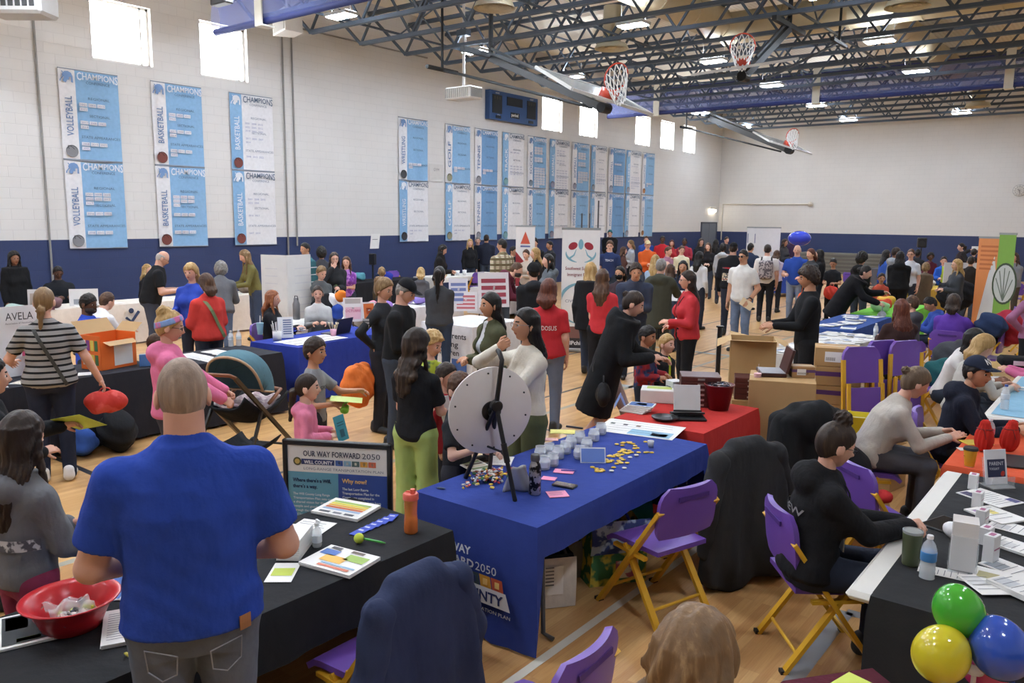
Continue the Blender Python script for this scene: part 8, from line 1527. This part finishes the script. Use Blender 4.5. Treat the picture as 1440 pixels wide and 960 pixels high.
# centre aisle
I = P(897, 418, 7.6, 1.72, 92, 'bun', 'dark', 'coat', '17181b', 'woman bending in a long black coat with a fur hood', 'b0a6a6', pose='walk', lean=16, head=(0, 14), to={'hem': -.44, 'fur': 1, 'hood': 1}, ho={'bz': .06, 'by': .10, 'br': .03}, arms=((-.02, -.36, -.30), 'bent'), shoes='1a1a1c', bk='leggings', extra=['strap']); t = hand_bag(I, 1, .30, .14, .24, '1c1d20', 'black shoulder bag hanging at the fur hooded coat', 'shoulder_bag', drop=.05); t.location = tuple(np.array(loc2w(I, (-.27, .02, .62))))
P(913, 461, 8.2, 1.25, 65, 'short', 'black', 'hoodie', '27345c', 'small boy in a blue and red jacket beside the fur hooded coat', sk='olive', to={'stripe': ('blotch', 'a02830', 9, 0)}, arms=('bent', 'bent'), head=(0, 10)); P(938, 474, 8.5, 1.12, 55, 'short', 'blond', 'jacket', '22252a', 'little blond boy in a black jacket with a lime hood', sk='fair', to={'hood': 1, 'open': .03, 'inner': 'c0dc30'})
I = P(968, 377, 10.2, 1.71, -72, 'half', 'dark', 'cardigan', 'c22e36', 'woman with glasses in a red cardigan talking by the cartons', '17181c', build=1.1, arms=('bent', (-.1, -.22, -.34)), extra=['glasses', 'lanyard'], to={'open': .05, 'inner': 'c83a3e', 'hem': -.08}, ho={'L': .40}, head=(-5, 0))
P(895, 366, 11.6, 1.76, 8, 'thick', 'dark', 'jacket', '343c50', 'person with short dark hair leaning in a navy fleece', sk='tan', sx='m', lean=14, arms=('front', 'front'), build=1.1)
P(848, 377, 10.7, 1.69, 166, 'half', 'brown', 'tee', 'cc2e36', 'woman with long brown hair in a plain red T-shirt seen from behind', '1b1b20', ho={'L': .38, 'w': 1.15}, arms=('front', 'down'))
P(831, 369, 12.0, 1.71, 172, 'long', 'blond', 'coat', '1c1c20', 'woman with very long blond hair in a black coat', '34425c', ho={'L': .46, 'w': 1.1}, to={'hem': -.2}, pose='walk')
P(930, 364, 13.0, 1.72, 168, 'short', 'grey', 'jacket', '3e3f33', 'person in a long dark olive parka seen from behind', '3a3c34', sx='m', to={'hem': -.3, 'hood': 1}, arms=('front', 'fwd'))
I = P(961, 365, 14.4, 1.63, -5, 'long', 'black', 'long', '232a40', 'smiling dark haired woman in navy holding a white sheet', sk='olive', arms=('front', 'front')); held(I, 0, .3, .21, 'dcdad6', 'white sheet held by the smiling woman in navy', 'sheet', 'sheet', (1.0, 0, 0))
P(872, 374, 13.6, 1.56, -25, 'bob', 'black', 'jacket', '3a2a30', 'woman in a black face mask behind the red shirts', sk='tan', extra=['mask'])
I = P(1046, 349, 14.5, 1.83, -32, 'short', 'black', 'polo', 'd6d4ce', 'man in a white polo and sunglasses holding an envelope', '687a96', 'tan', 'm', build=1.12, arms=((.04, -.12, -.48), 'down'), extra=[('glasses', '1c1c1c', True), 'watch'], bk='denim'); held(I, 0, .24, .14, 'd0b890', 'buff envelope in the hand of the man in the white polo', 'envelope', 'envelope', (1.4, .5, .2))
I = P(1032, 339, 16.6, 1.90, 172, 'short', 'dark', 'long', '1a1a1e', 'man in a black, red and cream hockey jersey numbered two', '2a3040', sx='m', build=1.12, extra=[('cap', '17171a')], to={'off': .03})
for z0, h_, c in ((.16, .16, 'd8c8a0'), (.325, .03, 'b8242c'), (.125, .03, 'b8242c')): x_patch(I, z0+.01, .36, h_, True, c, 0, 'jersey_band')
x_print(I, '2', .12, .08, True, '1a1a1e', .12)
I = P(1080, 341, 19.0, 1.80, 176, 'short', 'dark', 'tee', 'd4ccc6', 'balding man in a pale T-shirt wearing a patterned backpack', '1c1d22', sx='m', build=1.1); q = loc2w(I, (0, .20, 1.02)); t = thing('backpack', 'grey patterned backpack on the man in the pale T-shirt', 'backpack', q, I['rz']); sdf_obj('pack_body', lambda Q: rbox(Q, (0, .03, .22), (.16, .09, .22), .07), (-.2, -.1, -.03), (.2, .16, .47), .015, fabric('5a5258', stripe=('blotch', 'a89c9c', 22, 0)), t); m = MB(); [m.tube([(s_*.12, -.05, .36), (s_*.11, -.14, .5), (s_*.11, -.3, .45)], .02, 6) for s_ in (-1, 1)]; obj('strap', m, plain('2a262a', .7), t)
P(1122, 341, 18.6, 1.81, -12, 'fringe', 'white', 'polo', '2648a4', 'bald man in a blue polo under the blue balloon', '76849c', sx='m', build=1.12, arms=('down', 'bent')); P(1141, 345, 18.0, 1.75, -48, 'bob', 'auburn', 'polo', '3a3c40', 'woman in a charcoal polo beside the bald man', arms=('front', 'front'), build=1.1); P(1153, 348, 19.6, 1.68, -95, 'long', 'black', 'jacket', '1b1b1f', 'dark haired woman in black behind the charcoal polo', ho={'L': .45})
I = P(1136, 373, 9.25, 1.82, -76, 'curly', 'dark', 'long', '16171a', 'curly haired young man in black standing at the cartons', '1d1e22', 'olive', 'm', arms=((-.1, -.38, -.28), (-.1, -.38, -.28)), ho={'th': .034, 'front': .05}, head=(0, 8))
I = P(1172, 361, 19.2, 1.48, -15, 'short', 'black', 'tee', '1d1e22', 'boy in a black T-shirt carrying a red bag', '1b1c20', 'olive', arms=('bent', 'bent'), head=(0, 16)); hand_bag(I, 0, .34, .2, .34, 'd83a2c', 'red plastic bag carried by the boy in black', drop=.05); t = hand_bag(I, 0, .30, .2, .3, 'e05a28', 'orange plastic bag by the bald man', 'bag', drop=.4); t.location = tuple(GD(1130, 430, 17.5)*np.array([1, 1, 0])+np.array([0, 0, .55]))
# right of the aisle
P(1213, 352, 17.0, 1.70, 150, 'curly', 'black', 'hoodie', '1a1a1d', 'woman with full dark curls in black near the bleacher end', ho={'th': .05}, arms=('front', 'front'))
I = P(1220, 374, 14.4, 1.70, 85, 'bun', 'black', 'coat', '161619', 'woman in black bending over the lime cloth', '1a1a1d', lean=28, arms=('fwd', 'reach'), build=1.1, ho={'bz': .02, 'by': .11}, to={'hem': -.3}); hand_bag(I, 1, .34, .2, .4, '8a8e96', 'silver bag hanging by the woman bending in black', drop=.1)
P(1267, 349, 17.9, 1.72, 176, 'long', 'black', 'hoodie', '151517', 'tall person in a black hoodie and long hair seen from behind', '18181b', build=1.25, ho={'L': .3}, arms=('front', 'front'))
P(1261, 344, 19.2, 1.76, 115, 'short', 'dark', 'hoodie', '8c9096', 'man in a light grey hoodie behind the black hoodie', sx='m', sk='brown'); P(1282, 347, 18.8, 1.74, -12, 'pony', 'brown', 'tee', 'c8ccd4', 'woman with glasses in a pale top behind the black hoodie', extra=['glasses']); P(1247, 352, 20.5, 1.66, 120, 'long', 'black', 'jacket', '2a50a8', 'woman in a blue jacket beyond the grey hoodie')
P(1268, 425, 10.5, 1.68, -152, 'long', 'auburn', 'cardigan', '3a2522', 'woman with long auburn hair in dark brown seated by the leaflets', pose='sit', build=1.25, ho={'L': .42, 'w': 1.3, 'th': .02}, arms=('table', 'table'), ch='purple folding chair under the woman in dark brown'); P(1304, 420, 12.7, 1.42, -75, 'short', 'black', 'hoodie', '3450a8', 'boy in blue seated with his head bowed', sk='olive', pose='sit', lean=14, head=(0, 22), arms=('table', 'table'), ch='purple folding chair under the boy in blue')
P(1283, 424, 12.0, 1.5, -120, 'short', 'brown', 'hoodie', '4a4a50', 'person in a grey hood between the auburn hair and the boy in blue', pose='sit', arms=('table', 'table'))
P(1343, 405, 11.5, 1.66, 172, 'bob', 'dark', 'long', '6038a8', 'woman in a purple top seated with her back turned', pose='sit', build=1.35, arms=('table', 'out'), ho={'th': .02}, ch='purple folding chair under the woman in purple'); P(1347, 360, 16.2, 1.63, -62, 'long', 'blond', 'jacket', '3a3c42', 'blonde woman with glasses in charcoal at the yellow cloth', extra=['glasses'], arms=('front', 'bent'))
P(1328, 357, 21.5, 1.46, 5, 'short', 'dark', 'jacket', '2458c0', 'child in a blue and lime jacket beyond the yellow cloth', to={'open': .05, 'inner': 'c0d840'}, arms=('bent', 'bent')); I = P(1370, 351, 24.0, 1.6, 175, 'short', 'dark', 'jacket', '2a2628', 'person holding a phone up high by the easel', arms=('up', 'up'))
p, _ = hand_world(I, 0, .12); t = thing('phone', 'pale phone held up high by the easel', 'phone', p, I['rz']); m = MB(); m.box((-.22, -.01, -.03), (.02, .01, .08), bev=.01); obj('case', m, plain('e0dcd8', .4), t)
# left hand tables
I = P(62, 417, 6.95, 1.70, 176, 'pony', 'dirty', 'tee', '8f8d8b', 'woman in a black and grey striped T-shirt seen from behind', '1f263a', build=1.2, bk='denim', shoes='d8d8d8', ho={'L': .17, 'tz': -.05}, to={'stripe': ('z', '18181a', .052, .36), 'hem': -.05}, arms=((.14, -.30, -.30), (.22, -.06, -.47)), head=(-12, 4), extra=['strap']); hand_bag(I, 1, .36, .2, .22, 'c8342c', 'crumpled red bag in the hand of the striped shirt woman', drop=.02, stripe=('blotch', 'd8504a', 9, 0))
P(126, 428, 9.8, 1.75, 55, 'short', 'black', 'polo', '2848c0', 'bearded man in a blue shirt seated behind the orange carton', sk='dark', sx='m', pose='sit', extra=['beard'], build=1.1, arms=('table', 'table'), head=(0, 8), ho={'front': .045}); P(152, 415, 10.9, 1.78, 125, 'short', 'brown', 'shirt', 'd6d6d8', 'man in a white shirt leaning behind the bearded man', sx='m', pose='sit', lean=24, arms=('table', 'table'), build=1.15)
P(20, 363, 14.3, 1.66, 18, 'long', 'black', 'coat', '151517', 'woman in a black hooded coat behind the cream table', sk='brown', to={'hood': 1, 'hem': -.2}, ho={'L': .3, 'th': .03}); P(82, 383, 14.9, 1.76, 12, 'short', 'black', 'jacket', '1b1d22', 'man in a dark jacket seated at the navy wall', sk='dark', sx='m', pose='sit', head=(0, 16), arms=('table', 'table'))
I = P(234, 367, 13.2, 1.80, 92, 'fringe', 'white', 'polo', '18191c', 'bald man with white hair in a black polo leaning over', '3c4456', sx='m', build=1.25, lean=14, head=(0, 22), extra=['glasses'], arms=('front', 'bent')); P(207, 378, 16.6, 1.66, 50, 'long', 'blond', 'long', '1c1a1e', 'blonde woman in black seated at the navy wall', pose='sit')
P(268, 373, 11.0, 1.68, -30, 'bob', 'blond', 'long', '2c48b4', 'blonde woman with a fringe in a blue sweater', '2a2e3a', build=1.2, ho={'L': .2, 'bangs': 1, 'th': .024, 'w': 1.1}, arms=('down', 'bent')); I = P(290, 397, 10.15, 1.60, -152, 'bob', 'brown', 'jacket', 'cc352e', 'brown haired woman in a red jacket with a green strap', '2e3442', build=1.2, ho={'th': .02}, arms=('bent', 'bent'), extra=[('strap', 1, '6a7a50', .04)])
P(311, 381, 12.7, 1.68, 172, 'curly', 'grey', 'jacket', '606064', 'grey haired woman in a grey jacket and jeans bending', '586a88', bk='denim', lean=20, arms=('table', 'table'), build=1.15, ho={'th': .03, 'slope': 1.2}); P(341, 354, 15.0, 1.75, -72, 'long', 'dirty', 'long', '6c6636', 'woman with long fair hair in an olive sweater leaning', '384660', lean=12, head=(0, 16), ho={'L': .42}, arms=('table', 'table'))
I = P(243, 452, 6.15, 1.60, 84, 'bun', 'blond', 'hoodie', 'dc6c96', 'woman in a pink hoodie with a blond bun pushing the stroller', '3a3c46', build=1.1, extra=['headband', 'glasses'], arms=((.0, -.42, -.34), (.0, -.42, -.34)), ho={'bz': .10, 'by': .06, 'br': .055, 'th': .014}, head=(0, 12), hands=('grip', 'grip'))
P(218, 480, 8.9, 1.0, 112, 'short', 'brown', 'tee', 'e08a34', 'toddler in orange beside the orange carton', sk='fair'); P(383, 414, 11.2, 1.62, 72, 'long', 'red', 'jacket', '1c1c20', 'red haired woman seated at the white information card', pose='sit', ho={'L': .28}, arms=('table', 'table'), ch='purple folding chair under the red haired woman')
P(447, 411, 12.1, 1.60, 2, 'pony', 'dark', 'long', 'c6c6c4', 'woman in a grey and white knit at the laptop', pose='sit', arms=('table', 'table'), to={'stripe': ('fade', '55575a', 1.0, .7)}, sk='light')
P(429, 346, 16.0, 1.82, -55, 'short', 'black', 'jacket', '2c5a62', 'man in a teal jacket behind the trifold board', sx='m', sk='tan'); P(452, 352, 17.0, 1.69, 178, 'curly', 'black', 'jacket', '3c3e44', 'dark curly haired person behind the boy in the hoodie', ho={'th': .04})
P(453, 378, 13.4, 1.52, 32, 'short', 'dirty', 'hoodie', '505456', 'boy in a grey hoodie with an orange print', extra=[('patch', .24, .07, .07, False, 'c88a30')], arms=('front', 'front'), head=(0, 14)); I = P(470, 359, 14.7, 1.70, 12, 'long', 'dark', 'jacket', '242629', 'woman in black touching her glasses', extra=['glasses', ('patch', .22, .1, .12, False, '6a9a48')], arms=('front', 'face')); hand_bag(I, 0, .3, .2, .34, 'd8d8da', 'white plastic bag carried by the woman touching her glasses', drop=.12)
P(487, 364, 16.0, 1.56, -8, 'long', 'brown', 'tee', '7c3a9a', 'woman in a purple tie-dye top at the far black table', to={'stripe': ('blotch', 'b070c0', 12, 0)}, arms=('front', 'front')); P(625, 344, 19.0, 1.74, 78, 'long', 'black', 'jacket', '1b191b', 'woman in a black jacket and brown trousers at the far table', '6a5038', lean=6, head=(0, 20), arms=('front', 'front'), ho={'L': .4})
P(618, 378, 11.4, 1.65, 168, 'pony', 'black', 'long', '3b3d41', 'woman in charcoal with a thick black ponytail', '2c3a52', build=1.15, ho={'L': .48, 'tw': 1.5, 'tz': .07, 'th': .014}, arms=('front', 'front'))
for x, y, h_ in ((555, 387, 'fair'), (538, 388, 'dark')): pass
P(537, 388, 16.8, 1.3, 178, 'short', 'dirty', 'hoodie', '4a4438', 'fair haired child seen from behind at the far black table'); P(592, 393, 16.6, 1.32, 176, 'bob', 'blond', 'hoodie', '5a5a60', 'blond child seen from behind before the open white table')
# far crowd
FAR = [(661, 334, 24.5, 1.72, 15, 'long', 'blond', 'jacket', '17171a', 'blonde woman in black with a hand to her chin at the far wall', 'light', 'f'), (672, 332, 25.6, 1.76, 0, 'short', 'grey', 'jacket', '1c1c20', 'grey haired man in black beside the blonde at the far wall', 'light', 'm'), (684, 331, 25, 1.84, 175, 'short', 'dark', 'jacket', '1e2232', 'man in a dark suit seen from behind at the far wall', 'tan', 'm'),
 (722, 349, 20, 1.66, 60, 'short', 'black', 'jacket', '1d1e24', 'dark haired person by the red and white banner', 'tan', 'm'), (752, 334, 22, 1.82, -20, 'thick', 'black', 'jacket', '1a1a1e', 'dark haired man behind the blonde by the banner', 'light', 'm'), (740, 354, 19, 1.62, -30, 'short', 'brown', 'long', 'b8a898', 'pale woman in beige near the red banner', 'fair', 'f'), (773, 342, 23, 1.72, -60, 'short', 'black', 'jacket', '26282c', 'man in black beside the project banner', 'olive', 'm'),
 (858, 322, 30, 1.96, -8, 'short', 'dark', 'coat', '1b1c20', 'tall person in black with a teal beanie by the wall', 'light', 'm'), (877, 351, 24, 1.55, 100, 'long', 'brown', 'long', '5a3a34', 'brown haired girl beside the navy T-shirt youth', 'light', 'f'), (887, 341, 25, 1.72, -75, 'bob', 'dirty', 'long', '9ca0a6', 'woman in pale grey turned aside by the orange jacket', 'light', 'f'),
 (911, 338, 23, 1.76, 12, 'short', 'grey', 'jacket', 'd4581e', 'bearded man in an orange jacket and tan cap', 'light', 'm'), (909, 331, 28.5, 1.78, 0, 'short', 'brown', 'jacket', '2a4a9c', 'man in blue behind the orange jacket', 'light', 'm'), (932, 330, 27, 1.83, 10, 'short', 'black', 'tee', 'c01e28', 'tall dark man in a bright red T-shirt', 'dark', 'm'), (945, 336, 28.5, 1.66, 5, 'long', 'auburn', 'long', 'b82a30', 'long haired woman in red beside the tall dark man', 'light', 'f'), (963, 334, 27.5, 1.74, -5, 'short', 'black', 'jacket', 'a02a3a', 'dark man in a crimson patterned jacket', 'dark', 'm'),
 (940, 347, 21, 1.66, 60, 'short', 'brown', 'shirt', '9c667c', 'person in a dusty pink shirt looking down', 'light', 'm'), (959, 345, 22.5, 1.64, 20, 'short', 'brown', 'shirt', 'd4ccaa', 'man in a cream shirt beyond the pink one', 'light', 'm'), (922, 358, 16, 1.66, 160, 'long', 'blond', 'long', '8ca4c0', 'blonde woman in pale blue beside the olive parka', 'light', 'f'), (938, 369, 16.6, 1.5, 170, 'none', 'grey', 'long', 'b4a49c', 'bald person in beige beyond the olive parka', 'fair', 'm'), (943, 373, 15.2, 1.52, 165, 'long', 'brown', 'long', '5a4a48', 'brown haired girl beside the bald person in beige', 'light', 'f'),
 (984, 352, 17.5, 1.68, 148, 'long', 'black', 'long', 'd6d6d8', 'dark haired woman in white before the hockey jersey', 'brown', 'f'), (986, 336, 26, 1.78, 25, 'long', 'dark', 'hoodie', '1b1b1e', 'woman in a black hoodie near the corner door', 'light', 'f'), (996, 343, 24.5, 1.68, -15, 'long', 'brown', 'jacket', '1e1c20', 'woman in a black jacket and white top near the corner door', 'fair', 'f'), (1007, 337, 27.5, 1.72, 160, 'long', 'black', 'jacket', '222226', 'long haired person in black close by the corner door', 'tan', 'f'), (1017, 343, 23, 1.7, 172, 'curly', 'black', 'hoodie', 'a4a6aa', 'curly haired person in a pale grey hoodie seen from behind', 'brown', 'f'), (1022, 334, 30, 1.76, 30, 'short', 'dark', 'jacket', '30323a', 'man in slate grey beyond the pale grey hoodie', 'light', 'm'), (1056, 342, 21.5, 1.76, 150, 'short', 'black', 'jacket', '24304a', 'man in a navy jacket beside the jersey', 'tan', 'm'),
 (1104, 334, 27.5, 1.76, 60, 'long', 'dark', 'jacket', '3a3a3e', 'woman in grey beside the wide white board', 'olive', 'f'), (1115, 332, 30, 1.82, 10, 'short', 'black', 'jacket', '3a2a4a', 'person in dark purple behind the bald man', 'dark', 'm'), (1093, 348, 21, 1.6, 165, 'bob', 'brown', 'hoodie', 'b0a4bc', 'child in a lilac hoodie beside the backpack', 'light', 'f'),
 (1303, 366, 19.4, 1.38, 176, 'curly', 'dirty', 'coat', '6a5a48', 'child in a brown fur hooded coat seen from behind', 'light', 'f'), (1291, 354, 24, 1.56, 150, 'short', 'black', 'jacket', '202226', 'youth in black beyond the fur hooded child', 'dark', 'm'), (1309, 359, 23.5, 1.48, 20, 'curly', 'black', 'hoodie', '5a2030', 'child in maroon beyond the fur hooded child', 'dark', 'f'), (1352, 345, 25, 1.74, -70, 'pony', 'dark', 'jacket', '2c2224', 'woman in dark red behind the blonde at the yellow cloth', 'light', 'f'), (1366, 362, 19.5, 1.55, 175, 'short', 'dark', 'jacket', '28221f', 'person in brown seen from behind by the easel', 'tan', 'm'), (1428, 350, 19.5, 1.66, -30, 'long', 'brown', 'jacket', '7a7c80', 'woman in grey beyond the green banner', 'light', 'f'), (1240, 386, 17.2, 1.26, 10, 'short', 'dark', 'hoodie', 'c8503a', 'child in orange red behind the lime cloth', 'olive', 'm'), (1259, 391, 18.6, 1.2, -20, 'long', 'dark', 'long', 'd8a0a0', 'little girl in pale pink near the yellow cloth', 'olive', 'f')]
for i, (x, y, d, h, f, hr, hc_, tk, tcl, lab, sk_, sx_) in enumerate(FAR):
    P(x, y, d, h, f, hr, hc_, tk, tcl, lab, ['2a3040', '1c1d22', '3c4658', '4a4238'][i % 4], sk_, sx_, arms=[('down', 'down'), ('front', 'bent'), ('bent', 'front'), ('front', 'front')][i % 4], extra=[('cap', 'c8b888')] if 'tan cap' in lab else [('beanie', '2a7078')] if 'beanie' in lab else [])
I = P(858, 337, 20, 1.82, -4, 'thick', 'brown', 'tee', '24325c', 'youth with glasses in a navy lettered T-shirt', sk='fair', sx='m', extra=['glasses']); x_print(I, 'TEACH', .34, .2, False, 'd8dce8', .05)
P(706, 337, 16, 1.94, -140, 'short', 'black', 'shirt', 'c8c0a4', 'tall man in a brown and cream plaid shirt', '3c4450', 'tan', 'm', to={'stripe': ('plaid', '6a5c40', .11, .45)}, head=(25, 0)); P(729, 380, 14, 1.76, 82, 'short', 'brown', 'hoodie', '581a2a', 'man in a maroon hoodie bent over the striped card', sx='m', lean=34, extra=['beard'], arms=('table', 'table')); P(750, 373, 11.6, 1.70, -165, 'short', 'black', 'hoodie', '1b1d22', 'person in a black beanie and hoodie seen from behind', sx='m', extra=[('beanie', '141416')], arms=('front', 'front')); P(753, 347, 17, 1.74, -82, 'long', 'blond', 'jacket', '1d1d20', 'blonde woman in black facing the white banner', ho={'L': .3}); P(771, 357, 14.4, 1.72, -72, 'long', 'black', 'hoodie', '5a6066', 'dark haired woman in slate grey beside the auburn hair', ho={'L': .38})
EXPO = 1.18
# ------------------------------------------------------------------ light and exposure
w = bpy.data.worlds.new('world'); bpy.context.scene.world = w; w.use_nodes = True
w.node_tree.nodes['Background'].inputs[0].default_value = (.9, .95, 1, 1); w.node_tree.nodes['Background'].inputs[1].default_value = 1.0
sc = bpy.context.scene; sc.view_settings.view_transform = 'Standard'; sc.view_settings.look = 'None'; sc.view_settings.exposure = EXPO; sc.view_settings.gamma = 1; sc.view_settings.use_curve_mapping = False
sc.cycles.max_bounces = 8; sc.cycles.diffuse_bounces = 4; sc.cycles.caustics_reflective = False; sc.cycles.caustics_refractive = False; sc.cycles.sample_clamp_indirect = 6; sc.cycles.use_denoising = True
bpy.context.view_layer.update()
